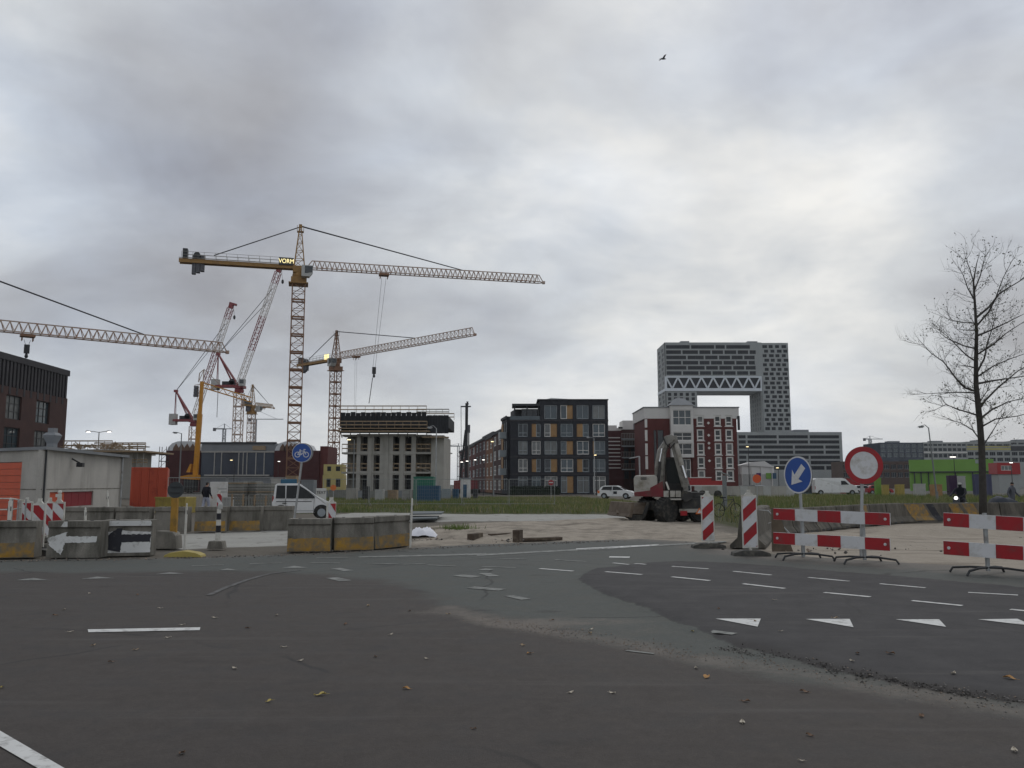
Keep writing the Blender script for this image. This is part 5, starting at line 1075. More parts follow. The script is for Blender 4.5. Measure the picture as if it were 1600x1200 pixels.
mb = MB(); n_ = 5; mb.add([tuple(p+Vector((0,0,HS))) for p in ov]+[tuple(p+Vector((0,0,HS+.13))) for p in ov], [(4,3,2,1,0),(5,6,7,8,9)]+[(i, (i+1) % n_, n_+(i+1) % n_, n_+i) for i in range(n_)]); mb.build('roof', roof_grey, S)
vx = Vector((XU(77, 40), 40, HS+.1)); mb = MB(Matrix.Translation(vx) @ Matrix.Diagonal((.62, .62, .78, 1))); mb.box(-.28, .28, -.28, .28, 0, .55); mb.add([(-.28,-.28,.55),(.28,-.28,.55),(.28,.28,.55),(-.28,.28,.55),(-.5,-.5,1.05),(.5,-.5,1.05),(.5,.5,1.05),(-.5,.5,1.05),(-.33,-.33,1.22),(.33,-.33,1.22),(.33,.33,1.22),(-.33,.33,1.22)], [(0,1,5,4),(1,2,6,5),(2,3,7,6),(3,0,4,7),(4,5,9,8),(5,6,10,9),(6,7,11,10),(7,4,8,11),(8,9,10,11)]); mb.box(-.25, .25, -.25, .25, 1.22, 1.5); mb.build('roof_vent', roof_grey, S)
MB(TR_).tube((0.06, -.08, .02), (0.06, -.08, HS), .04).build('rain_pipe', dark_metal, S); MB(TR_).tube((LR-.3, -.08, 0.02), (LR-.3, -.08, HS), .05).build('rain_pipe', galv, S)
mb = MB(TR_); mb.beam((3.1, 0, 2.75), (3.1, -.35, 2.55), .06); mb.box(2.95, 3.25, -.5, -.25, 2.38, 2.56); mb.build('wall_lamp', dark_metal, S)
mb = MB(TR_); mb.box(0, LR, -.012, 0, 1.38, 1.42); mb.build('joint_strip', concrete, S); mb = MB(TF); mb.box(dx1+.02, LF, -.012, 0, 1.38, 1.42); mb.build('joint_strip', concrete, S)
# ---- red container, doors towards us
d = 57.0; wd = XU(257, d)-XU(204, d); K = thing('shipping_container', 'tall orange red container with doors beside the shed', 'container', (XU(204, d), d, 0), R(21)); zt_ = W(800, 730, d).z; zb = W(800, 793.5, d).z
for a in (0.05, wd-.25): MB().box(a, a+.2, .1, .5, 0, zb).build('support_block', dark_metal, K); MB().box(a, a+.2, 4.5, 5, 0, zb).build('support_block', dark_metal, K)
MB().box(.02, wd-.02, .12, 6, zb, zt_-.02).build('body', container_red, K)
for s in (0, 1):
    a, b = (0.1, wd/2-.015) if s == 0 else (wd/2+.015, wd-.1); mb = MB(); nn = 9
    for i in range(nn): xa = a+(b-a)*i/nn; xb = a+(b-a)*(i+1)/nn; mb.box(xa, xb-.03, .02, .1, zb+.1, zt_-.12)
    mb.box(a, b, .06, .12, zb+.08, zt_-.1); dr = mb.build('door', container_red, K)
    MB().tube(((a+b)/2, 0, zb+.1), ((a+b)/2, 0, zt_-.15), .025).build('locking_bar', container_red, dr)
MB().box(0, .1, 0, .12, zb, zt_).build('corner_post', container_red, K); MB().box(wd-.1, wd, 0, .12, zb, zt_).build('corner_post', container_red, K); MB().box(.1, wd-.1, 0, .12, zt_-.1, zt_).build('header', container_red, K); MB().box(.1, wd-.1, 0, .12, zb, zb+.08).build('sill', container_red, K)
# ---- concrete barriers
def barrier(label, u0, u1, v0, v1=None, h=0.80, band=None, paintfn=None, th=0.46, group=None):
    a = G(u0, v0); b = G(u1, v1 or v0); Ln = (b-a).length; B = thing('concrete_barrier', label, 'barrier', a, math.atan2((b-a).y, (b-a).x), group)
    prof = [(0.0,0), (0.0,.10*h), (.055,.78*h), (.055,.80*h), (.012,.835*h), (.012,h), (th-.012,h), (th-.012,.835*h), (th-.055,.80*h), (th-.055,.78*h), (th,.10*h), (th,0)]
    MB().prism(prof, 0, Ln, 'x').build('body', concrete, B, bevel=0.012)
    def S(s, t):                                # a point on the sloping front face
        zz = t*h; y = 0.0 if t <= .1 else (.055*(t-.1)/.68 if t < .79 else .012); return (s*Ln, y-.006, zz)
    def paint_poly(pts, m, name, lift=0.0):
        # split at the change of slope so that the paint hugs the face
        fine_ = []
        for p_, q_ in zip(pts, pts[1:]+pts[:1]):
            n_ = max(1, int(math.hypot(q_[0]-p_[0], q_[1]-p_[1])/.035))
            for i_ in range(n_): fine_.append((min(.995, max(.004, p_[0]+(q_[0]-p_[0])*i_/n_+random.gauss(0, .006))), p_[1]+(q_[1]-p_[1])*i_/n_+(random.gauss(0, .007) if .13 < p_[1] < .76 else 0)))
        pts = fine_
        mb = MB(); vs = [S(*p) for p in pts]; vs = [(x_, y_-lift, z_) for x_, y_, z_ in vs]; mb.add(vs, [tuple(range(len(vs)))]); return mb.build(name, m, B, fixn=False)
    if band:
        paint_poly([(.005, .02), (.995, .02), (.995, .10), (.005, .10)], band, 'painted_band'); paint_poly([(.005, .10), (.995, .10), (.985, .42), (.015, .40)], band, 'painted_band')
    if paintfn: paintfn(paint_poly)
    for x_ in (Ln*.25, Ln*.75): MB().tube((x_, th*.5, h), (x_, th*.5, h+.012), .04).build('lifting_pocket', dark_metal, B)
    return B
YB = yellow_wear
barrier('weathered concrete barrier with yellow base at the left picture edge', -14, 53, 872.5, 871.5, band=YB)
def arrow_w(pp):
    pp([(.0,.53),(.36,.71),(.355,.575),(.95,.59),(.945,.42),(.34,.41),(.29,.08),(.06,.32)], white_wear, 'white_arrow'); pp([(.25,.84),(.31,.985),(.375,.985),(.385,.84)], white_wear, 'white_patch')
barrier('concrete barrier painted with a white arrow pointing left', 71, 153, 872, 872, paintfn=arrow_w)
def arrow_b(pp):
    pp([(.02,.84),(.99,.84),(.985,.985),(.03,.985)], white_wear, 'white_top'); pp([(.0,.09),(.99,.10),(.985,.66),(.3,.72),(.0,.62)], white_wear, 'white_ground')
    pp([(.01,.46),(.30,.77),(.40,.77),(.405,.60),(.985,.60),(.975,.40),(.405,.38),(.39,.11),(.08,.19)], black_wear, 'black_arrow', 0.004)
barrier('white painted concrete barrier with a black arrow pointing left', 156.5, 235, 869.5, 868.5, paintfn=arrow_b)
barrier('concrete barrier with yellow base right of the striped bollard', 448, 516, 862.5, 862, h=0.78, band=YB)
barrier('concrete barrier with yellow base, middle of three before the van', 521.5, 584, 861, 859.5, h=0.79, band=YB)
barrier('angled concrete barrier with yellow base beside the leaning white post', 586, 641, 858.5, 853.0, h=0.80, band=YB)
for lab, a, b, v, bd_ in (('back row concrete barrier below the crimson shed panel', 97, 175, 832, None), ('back row concrete barrier under the red container', 178, 231, 832, None), ('back row concrete barrier behind the ochre post', 240, 291, 831.5, None), ('back row concrete barrier in front of the walking person', 303, 352, 830.5, YB), ('back row concrete barrier with yellow base right of the bollard', 357, 406, 829.5, YB), ('back row concrete barrier left of the white van', 408, 456, 828.5, None)):
    barrier(lab, a, b, v, None, h=0.84, band=bd_)
# broken block
o = MB(Matrix.Translation(G(237, 858))).prism([(0,0),(.62,0),(.58,.32),(.5,.42),(.1,.45),(0,.38)], 0, .4).build('broken_block', [concrete], None, bevel=.02); tag(o, 'small broken pale concrete block right of the black arrow barrier', 'block')
# ---- beacons (striped marker panels)
def clip_stripe(w_, h_, off, pitch, slope, red):
    # polygon strips of a diagonal pattern inside the panel rectangle
    polys = []
    k_ = -8
    while k_ < 12:
        lo_, hi_ = off+k_*2*pitch, off+(2*k_+1)*pitch; poly = [(-w_/2,0),(w_/2,0),(w_/2,h_),(-w_/2,h_)]
        for s_, lim in ((1, lo_), (-1, hi_)):
            out_ = []
            for i in range(len(poly)):
                p, q = poly[i], poly[(i+1) % len(poly)]; fp = s_*((p[1]-slope*p[0])-lim); fq = s_*((q[1]-slope*q[0])-lim)
                if fp >= 0: out_.append(p)
                if fp*fq < 0: t_ = fp/(fp-fq); out_.append((p[0]+t_*(q[0]-p[0]), p[1]+t_*(q[1]-p[1])))
            poly = out_
            if not poly: break
        if len(poly) > 2: polys.append(poly)
        k_ += 1
    return polys
def beacon(label, u, vb, wd, ht, slope, rz=0.0, off=0.0, foot=True, lampm=None, group='striped beacons'):
    p = G(u, vb); B = thing('traffic_beacon', label, 'beacon', p, rz, group); z0 = 0.16; n_ = 0.012
    mb = MB(); mb.box(-wd/2, wd/2, -.025, .025, z0, z0+ht); mb.prism([(-wd*.3, z0+ht), (wd*.3, z0+ht), (wd*.18, z0+ht+.05), (-wd*.18, z0+ht+.05)], -.025, .025); mb.build('panel', plastic_white, B, bevel=.006)
    MB().box(-wd/2+n_*1.6, wd/2-n_*1.6, -.029, -.0255, z0+.03, z0+ht-.03).build('reflective_face', sign_white, B)
    for poly in clip_stripe(wd-.05, ht-.08, off, .27, slope, True):
        MB(Matrix.Translation((0,0,z0+.04))).prism(poly, -.033, -.0295).build('red_stripe', sign_red, B)
    MB().box(-.04, .04, -.03, .03, z0+ht+.03, z0+ht+.12).build('lamp_socket', plastic_white, B)
    MB().tube((0,0,.04), (0,0,z0+.02), .035).build('spigot', plastic_white, B)
    if foot: MB().prism([(-.42,0),(.42,0),(.40,.07),(.22,.12),(-.22,.12),(-.40,.07)], -.2, .2).build('rubber_foot', rubber_foot, B, bevel=.012)
    if lampm:
        mb = MB(); mb.tube((0,0,z0+ht+.1), (0,0,z0+ht+.2), .05); mb.lathe([(.03, z0+ht+.2), (.05, z0+ht+.24), (.03, z0+ht+.30)], 10); mb.box(-.09, .0, -.03, .03, z0+ht+.12, z0+ht+.2); mb.build('warning_lamp', lampm, B)
    return B
beacon('red and white striped beacon panel left of the other one at the right barriers', 1107, 856, .325, 1.16, .95, R(-3), off=.62)
beacon('red and white striped beacon panel standing on a dark foot next to the barrier boards', 1173, 868, .345, 1.20, .95, R(-4), off=.70)
beacon('striped beacon standing between the two leftmost barriers', 57, 866, .29, 1.0, -1.05, R(4), off=.10)
beacon('striped beacon with a pale warning lamp behind the white arrow barrier', 88, 857, .30, 1.0, -1.05, R(2), off=.35, lampm=plastic_white)
beacon('turned striped beacon behind the left railing near the orange door', 38, 845, .26, .95, -1.2, R(38), off=.2)
beacon('small striped beacon partly hidden behind the lamp topped beacon', 74, 846, .22, .95, -1.2, R(50), off=.2)
beacon('edge on striped beacon between the barriers right of the van', 516, 857, .30, 1.0, -1.1, R(58), off=.3, foot=False)
# ---- plank barriers with red and white boards
def board(Bt, p, q, h, nseg, first_red=True):
    Bt_ = MB(); L_ = (q-p).length; dd = (q-p)/L_; M4 = Matrix.Translation(p) @ Matrix((dd, Vector((-dd.y, dd.x, 0)).normalized(), dd.cross(Vector((-dd.y, dd.x, 0)).normalized()))).transposed().to_4x4()
    b = MB(M4).box(0, L_, -.02, .02, -h/2, h/2).build('white_board', sign_white, Bt)
    for i in range(nseg):
        if (i % 2 == 0) == first_red: MB(M4).box(L_*i/nseg+.002, L_*(i+1)/nseg-.002, -.026, -.0205, -h/2+.004, h/2-.004).build('red_field', sign_red, b)
    for x_ in (.09, L_-.09): MB(M4).lathe([(.025, -.036), (.03, -.027)], 10, (x_, 0, 0), 'y').build('bolt', sign_white, b)
def hurdle(label, uL, vL, uR, vR, dL, dR, topL, topR, botL, botR, pu, nseg=5, h=.25):
    # end points of the boards at depths dL / dR; posts at pixel columns pu on that line
    tL, tR = W(uL, topL, dL), W(uR, topR, dR); bL, bR = W(uL, botL, dL), W(uR, botR, dR); root = Vector(((tL.x+tR.x)/2, (tL.y+tR.y)/2, 0)); Bt = thing('barrier_boards', label, 'barrier', root, 0, 'red and white barrier boards')
    board(Bt, tL-root, tR-root, h, nseg); board(Bt, bL-root, bR-root, h, nseg)
    for u in pu:
        t_ = 0.0
        lo_, hi_ = 0.0, 1.0
        for _ in range(40):
            m_ = (lo_+hi_)/2; p = tL.lerp(tR, m_)
            if 800+F*p.x/p.y < u: lo_ = m_
            else: hi_ = m_
        p = tL.lerp(tR, lo_)-root; MB().box(p.x-.03, p.x+.03, p.y+.025, p.y+.075, .06, p.z+.16).build('post', galv, Bt)
        mb = MB(); q = Vector((p.x, p.y+.05, .12))
        for dx_, dy_ in ((-.55,-.3),(.55,-.32),(-.5,.35),(.5,.35)): mb.path([q, q+Vector((dx_*.45, dy_*.5, .0)), q+Vector((dx_*.9, dy_, -.03)), q+Vector((dx_, dy_*1.05, -.115))], .022, 6)
        mb.build('forked_foot', dark_metal, Bt)
    return Bt
hurdle('red and white double barrier boards below the two round signs', 1209, 0, 1391, 0, 18.6, 17.0, 803, 811.5, 840.5, 851, (1249, 1343))
hurdle('red and white double barrier boards cut by the right picture edge', 1474.5, 0, 1690, 0, 15.6, 14.3, 811.5, 825, 855.5, 871, (1532, 1672))
# ---- round signs
def disc_sign(name, label, cat, p, r, zc_, rz, tilt=0.0, pole_base=None, back=False):
    S_ = thing(name, label, cat, p, rz); Tm = Matrix.Translation((0, -.05, zc_)) @ Matrix.Rotation(tilt, 4, 'Y')
    MB(Tm).lathe([(r, .0), (r, .018), (r*.97, .022)], 40, ax='y').build('plate', sign_back, S_)
    mb = MB(); mb.tube((0,0,0) if pole_base is None else pole_base, (0,0,zc_+r*.7), .035, n=12); mb.build('pole', galv, S_)
    mb = MB(); [mb.box(-.06, .06, -.04, .05, zc_+q-.02, zc_+q+.02) for q in (-r*.45, r*.45)]; mb.build('clamp', galv, S_)
    return S_, Tm
def ring(Tm, r0, r1, y0, n=40):
    mb = MB(Tm); vs = []
    for r_ in (r0, r1):
        for i in range(n): t_ = 2*math.pi*i/n; vs.append((r_*math.cos(t_), y0, r_*math.sin(t_)))
    mb.add(vs, [(i, (i+1) % n, n+(i+1) % n, n+i) for i in range(n)]); return mb
def disc(Tm, r, y0, n=40): mb = MB(Tm); mb.add([(r*math.cos(2*math.pi*i/n), y0, r*math.sin(2*math.pi*i/n)) for i in range(n)], [tuple(range(n))]); return mb
def flat(Tm, poly, y0): mb = MB(Tm); mb.add([(a, y0, b) for a, b in poly], [tuple(range(len(poly)))]); return mb
# white disc with red ring
p = G(1345, 872); d = p.y; zc_ = W(1353, 727, d).z; p = Vector((XU(1350, d), d, 0)); S1, Tm = disc_sign('prohibition_sign', 'round white sign with a thick red ring', 'sign', p, .415, zc_, R(-4), 0, (-.14, .0, 0))
disc(Tm, .30, -.004).build('white_field', sign_white, S1, fixn=False); ring(Tm, .30, .413, -.007).build('red_ring', sign_red, S1, fixn=False)
# blue disc with white arrow, turned sideways
d = 18.9; zc_ = W(1250, 742, d).z; S2, Tm = disc_sign('direction_sign', 'round blue sign with a white arrow pointing down left', 'sign', (XU(1250, d), d, 0), .42, zc_, R(-63), R(-3))
disc(Tm, .39, -.004).build('blue_field', sign_blue, S2, fixn=False); ring(Tm, .385, .418, -.007).build('white_rim', sign_white, S2, fixn=False)
a45 = [(-.30,0),(-.02,.20),(-.06,.075),(.26,.075),(.26,-.075),(-.06,-.075),(-.02,-.20)]; cs, sn = math.cos(R(45)), math.sin(R(45))
flat(Tm, [((x_*cs-y_*sn), (x_*sn+y_*cs)) for x_, y_ in a45], -.009).build('white_arrow', sign_white, S2, fixn=False)
# blue bicycle sign on a leaning pole
d = 27.0; zc_ = W(470, 707.5, d).z; S3, Tm = disc_sign('bicycle_sign', 'round blue sign with a white bicycle symbol beside the crane mast', 'sign', (XU(473, d), d, 0), .31, zc_, R(6), 0, (-.28, 0, 0))
Tm = Tm @ Matrix.Translation((-.05, 0, 0))
disc(Tm, .305, -.006).build('blue_field', sign_blue, S3, fixn=False); ring(Tm, .295, .309, -.009).build('white_rim', sign_white, S3, fixn=False)
bk = []
for cx in (-.135, .135): ring(Tm @ Matrix.Translation((cx, 0, -.06)), .068, .092, -.011, 24).build('white_wheel', sign_white, S3, fixn=False)
mb = MB(Tm)
for a, b in (((-.135,-.06),(-.06,.06)),((-.06,.06),(.075,.05)),((.075,.05),(.135,-.06)),((-.06,.06),(-.01,-.06)),((-.01,-.06),(.08,.05)),((-.135,-.06),(-.01,-.06)),((.075,.05),(.06,.11)),((.06,.11),(.12,.10)),((-.08,.09),(-.03,.09)),((-.06,.06),(-.055,.09))):
    v_ = Vector((b[0]-a[0], b[1]-a[1])).normalized()*.011; nx_, ny_ = -v_.y, v_.x; mb.add([(a[0]-nx_, -.0115, a[1]-ny_), (b[0]-nx_, -.0115, b[1]-ny_), (b[0]+nx_, -.0115, b[1]+ny_), (a[0]+nx_, -.0115, a[1]+ny_)], [(0,1,2,3)])
mb.build('white_frame', sign_white, S3, fixn=False)
# back of a round sign on an ochre post with concrete foot
p = G(274, 857); d = p.y; S4 = thing('turned_sign', 'dark back of a round sign on an ochre post with concrete foot', 'sign', p); z = lambda v: W(800, v, d).z; k = lambda u: XU(u, d)-p.x
MB().prism([(k(261.5), 0), (k(286), 0), (k(284), z(835.5)), (k(264), z(835.5))], -.14, .14).build('concrete_foot', concrete, S4, bevel=.015)
MB().box(k(270), k(279.5), -.05, .05, z(835.5), z(778)).build('ochre_post', plank_yellow, S4); MB().tube((k(275.5), .03, z(790)), (k(275.5), .03, z(755)), .03).build('pole', galv, S4)
MB(Matrix.Translation((k(275.8), -.05, z(765.5)))).lathe([(.205, 0), (.205, .015)], 32, ax='y').build('plate', mat('dark_plate', (.045,.052,.055), .6, .15, 4), S4)
mb = MB(); [mb.box(k(268), k(283.5), -.07, -.04, z(v)-.012, z(v)+.012) for v in (761, 770)]; mb.build('bracket', dark_metal, S4)
# black and white bollard
p = G(343, 857); d = p.y; S5 = thing('bollard', 'black and white banded bollard on a concrete block', 'bollard', p); z = lambda v: W(800, v, d).z; k = lambda u: XU(u, d)-p.x
MB().prism([(k(330.5), 0), (k(355.5), 0), (k(353), z(845)), (k(333), z(845))], -.15, .15).build('concrete_foot', concrete, S5, bevel=.015)
bands = [845, 832, 821, 812, 802, 795]
for i, (a, b) in enumerate(zip(bands[:-1], bands[1:])): MB(Matrix.Translation((k(344), 0, 0))).lathe([(.068-.004*i, z(a)), (.066-.004*i, z(b))], 14).build('band', plastic_white if i % 2 == 0 else black_wear, S5, smooth=False)
MB(Matrix.Translation((k(345.5), 0, 0))).lathe([(.062, z(795)), (.062, z(789)), (.05, z(786.5)), (.01, z(785.5))], 14).build('grey_top', cab_grey, S5); MB(Matrix.Translation((k(343), 0, 0))).tube((0,0,z(845.5)), (0,0,z(843)), .04).build('neck', dark_metal, S5)
# white posts
def post(label, u0, v0, u1, v1, wd=.07, m=plastic_white):
    p = G(u0, v0); q = W(u1, v1, p.y)-p; Pt = thing('marker_post', label, 'post', p, 0, 'white marker posts'); MB().beam((0,0,0), q, wd, wd*.6).build('stake', m, Pt, bevel=.006); MB(Matrix.Translation(q)).lathe([(wd*.3, 0), (wd*.34, .05), (wd*.12, .08)], 8).build('cap', m, Pt); MB(Matrix.Translation(q*.86)).box(-wd*.52, wd*.52, -wd*.34, -wd*.31, -.05, .05).build('reflector', dark_metal, Pt)
post('tall cream marker post in front of the leftmost barrier', 11, 869, 16.5, 783, .085)
post('slender white post beside the ochre sign post', 288, 859, 292, 791, .065)
post('tall white post at the end of the angled barrier', 641, 856, 644, 783, .075)
post('white stake standing against the shed wall', 171, 826, 168, 770, .07)
post('short white stake behind the white arrow barrier', 133, 840, 133.5, 797, .08)
# yellow half round kerb lump
p = G(289, 870); o = MB(Matrix.Translation(p)).prism([(-.42,0),(-.40,.05),(-.28,.10),(0,.14),(.28,.10),(.40,.05),(.42,0)], -.16, .16).build('rubber_ramp', plastic_yellow, None, bevel=.012); tag(o, 'worn yellow humped rubber ramp at the road edge', 'ramp')
# railing at the far left
Rl = thing('tube_railing', 'thin pale tube railing behind the leftmost barrier', 'railing', (0,0,0)); d = 24.0
pts = [W(-30, 779, d), W(20, 779, d), W(52, 785, d+.4)]; 
MB().path(pts, .02, 6).build('top_rail', plastic_white, Rl); pts = [W(-30, 797, d), W(20, 796, d), W(34, 793, d+.2), W(66, 787, d+.5)]; MB().path(pts, .02, 6).build('lower_rail', plastic_white, Rl)
for u in (-5, 20, 29, 41): b_ = W(u, 780, d); MB().tube((b_.x, d, 0), b_, .022, n=6).build('upright', galv, Rl)
# mailbox-like cap behind
# ---- run of step-profile concrete barriers on the right, unit by unit
concrete_d = mat('dark_concrete', (0.135, 0.122, 0.10), 0.9, 0.25, 2.0, 0.6, dirt=(0.055, 0.05, 0.042), dirt_amt=0.85, dirt_scale=2.2, fine=0.35, streak=True)
def step_unit(label, a, b, chev=None, h=.80, ws=1.0):
    Ln = (b-a).length; U = thing('step_barrier', label, 'barrier', a, math.atan2((b-a).y, (b-a).x), 'step profile barriers along the sand')
    prof = [(-.30,0),(-.30,.08),(-.17,.26),(-.11,h-.04),(-.08,h),(.08,h),(.11,h-.04),(.17,.26),(.30,.08),(.30,0)]
    MB().prism([(y_*ws, z_) for y_, z_ in prof], .03, Ln-.03, 'x').build('body', concrete_d, U, bevel=.015)
    def S(s, t):
        zz = t*h; pr = prof[:5]
        for (y0, z0), (y1, z1) in zip(pr[:-1], pr[1:]):
            if z0 <= zz <= z1 and z1 > z0: return (s*Ln, y0+(y1-y0)*(zz-z0)/(z1-z0)-.006, zz)
        return (s*Ln, -.086, zz)
    for (s0, s1, m) in chev or []:
        for t0, t1 in ((.1, .325), (.325, .95)):
            k0, k1 = (t0-.1)*.18, (t1-.1)*.18; mb = MB(); mb.add([S(s0+.1-k0, t0), S(s1+.1-k0, t0), S(s1+.1-k1, t1), S(s0+.1-k1, t1)], [(0,1,2,3)]); mb.build('painted_patch', m, U, fixn=False)
    for x_ in (Ln*.3, Ln*.7): MB().box(x_-.12, x_+.12, -.303*ws, -.2, 0, .07).build('drain_slot', dark_metal, U)
    return U
def PW(u, d): return Vector((XU(u, d), d, 0))
ya, yb = [(.55, .78, yellow_wear)], [(.05, .3, yellow_wear), (.5, .72, black_wear)]
runs = [(1192, 26.0, 1246, 28.3), (1246, 28.3, 1300, 31.0), (1300, 31.0, 1352, 33.6), (1352, 33.6, 1402, 35.8), (1402, 35.8, 1478, 37.0), (1478, 37.0, 1556, 37.8), (1556, 37.8, 1640, 38.4)]
labs = ['step concrete barrier behind the blue arrow sign', 'step concrete barrier between the two round sign poles', 'step concrete barrier just right of the ringed sign pole', 'step concrete barrier with a dark patch behind the board end', 'step concrete barrier with a bright yellow patch in the gap between boards', 'step concrete barrier with yellow paint below the motor scooter', 'step concrete barrier at the right picture edge below the tree']
chs = [[(.2,.3,black_wear),(.7,.8,black_wear)], [(.3,.42,black_wear)], [(.55,.8,yellow_wear)], [(.1,.35,black_wear)], [(.12,.5,yellow_wear),(.55,.7,black_wear)], [(.02,.22,yellow_wear),(.3,.52,yellow_wear)], None]
ordn = ['first', 'second', 'third', 'fourth', 'fifth', 'sixth', 'seventh', 'eighth', 'ninth', 'tenth', 'eleventh', 'twelfth']
q_ = 0
for (u0, d0, u1, d1), lb, ch in zip(runs, labs, chs):
    a_, b_ = PW(u0, d0), PW(u1, d1)
    if u0 < 1400:
        for h_ in range(3 if u0 < 1300 else 2):
            nn = 3 if u0 < 1300 else 2
            step_unit('%s short dark step barrier counted from the end on barrier' % ordn[q_], a_.lerp(b_, h_/nn), a_.lerp(b_, (h_+1)/nn), [(.45, .85, yellow_wear)] if q_ == 7 else None, .82); q_ += 1
    else: step_unit(lb, a_, b_, ch)
# end unit coming towards us, seen end on
step_unit('step concrete barrier end on behind the beacon with the dark foot', G(1168, 857), G(1196, 836), None, .95, 1.45)
mb = MB(); q = PW(1196, 22.5); 
mb.path([W(1186, 797, 22.5), W(1200, 798, 22.6), W(1234, 834, 22.4)], .018, 6); mb.path([W(1208, 815, 22.5), W(1200, 818, 22.5)], .012, 6); mb.path([W(1234, 834, 22.4), (W(1234, 834, 22.4).x+.1, 22.4, 0)], .018, 6); mb.path([W(1212, 824, 22.5), W(1222, 840, 22.5), (W(1222, 840, 22.5).x, 22.5, 0)], .016, 6)
o = mb.build('bent_tube_stand', galv, None); tag(o, 'bent white tube stand leaning by the end on barrier', 'stand')
o = MB(Matrix.Translation(G(1207, 862))).prism([(0,0),(.5,0),(.16,1.0),(.02,1.05)], 0, .05).build('timber_board', steel_muddy, None); tag(o, 'pale timber board leaning behind the left end of the barrier boards', 'board')
# ---- vehicles
def loft_side(mb, prof, hw, z_full, top_in, mi=0):
    # side profile (x,z) swept across the width, narrowing above z_full
    zmax = max(z for x_, z in prof)
    def y(zv): return hw if zv <= z_full else hw-top_in*(zv-z_full)/(zmax-z_full)
    n_ = len(prof); vs = [(x_, -y(z_), z_) for x_, z_ in prof]+[(x_, y(z_), z_) for x_, z_ in prof]
    mb.add(vs, [tuple(range(n_)), tuple(range(2*n_-1, n_-1, -1))]+[(i, n_+i, n_+(i+1) % n_, (i+1) % n_) for i in range(n_)], mi); return y
def vehicle(name, label, loc, rz, prof, hw, zf, ti, body, sidewins, scr, wheels, wr, cat='car', lamps=(), tails=(), group=None, seams=(), handle=()):
    V = thing(name, label, cat, loc, rz, group); mb = MB(); y = loft_side(mb, prof, hw, zf, ti); mb.build('body', body, V, bevel=.03)
    for sw in sidewins:
        for s in (-1, 1):
            mb = MB(); mb.add([(a, s*(y(b)+.008), b) for a, b in sw], [tuple(range(len(sw)))]); mb.build('side_window', veh_glass, V, fixn=False)
    for (a, b, ins) in scr:                     # front and rear screens lie on the profile
        (x0, z0), (x1, z1) = a, b; n_ = Vector((z1-z0, 0, -(x1-x0))).normalized()*.012
        if n_.x*(x0+x1) < 0 and abs(n_.z) < .9: n_ = -n_
        if n_.z < 0: n_ = -n_
        mb = MB(); mb.add([(x0+n_.x, -(y(z0)-ins), z0+n_.z), (x0+n_.x, y(z0)-ins, z0+n_.z), (x1+n_.x, y(z1)-ins, z1+n_.z), (x1+n_.x, -(y(z1)-ins), z1+n_.z)], [(0,1,2,3)]); mb.build('windscreen', veh_glass, V, fixn=False)
    for wx in wheels:
        for s in (-1, 1):
            arch = MB(); arch.add([(wx+wr*1.18*math.cos(t_), s*(hw+.006), wr+wr*1.18*math.sin(t_)) for t_ in [math.pi*i/14-.25*0 for i in range(15)]], [tuple(range(15))]); arch.build('wheel_arch', trim_black, V, fixn=False)
            wo = MB(Matrix.Translation((wx, s*(hw-.09), wr))).lathe([(wr*.62, -.1), (wr*.95, -.1), (wr, -.06), (wr, .06), (wr*.95, .1), (wr*.62, .1)], 20, ax='y').build('wheel', rubber, V, smooth=False)
            MB(Matrix.Translation((wx, s*(hw+.015), wr))).lathe([(wr*.6, -.02), (wr*.55, .0), (wr*.15, .012)], 14, ax='y').build('rim', car_silver, wo)
    for (x_, z_, w_, h_) in lamps:
        for s in (-1, 1): MB().box(x_-.03, x_+.03, s*(hw-.12)-w_/2, s*(hw-.12)+w_/2, z_-h_/2, z_+h_/2).build('headlight', lamp_clear, V)
    for (x_, z_, w_, h_) in tails:
        for s in (-1, 1): MB().box(x_-.03, x_+.03, s*(hw-.06)-w_/2, s*(hw-.06)+w_/2, z_-h_/2, z_+h_/2).build('tail_light', lamp_red, V)
    for (xa, za, xb, zb_) in seams:
        for s in (-1, 1): MB().beam((xa, s*(y(za)+.004), za), (xb, s*(y(zb_)+.004), zb_), .012).build('door_seam', trim_black, V)
    for (x_, z_) in handle:
        for s in (-1, 1): MB().box(x_-.09, x_+.09, s*(hw+.012)-.012, s*(hw+.012)+.012, z_-.02, z_+.02).build('door_handle', trim_black, V)
    return V
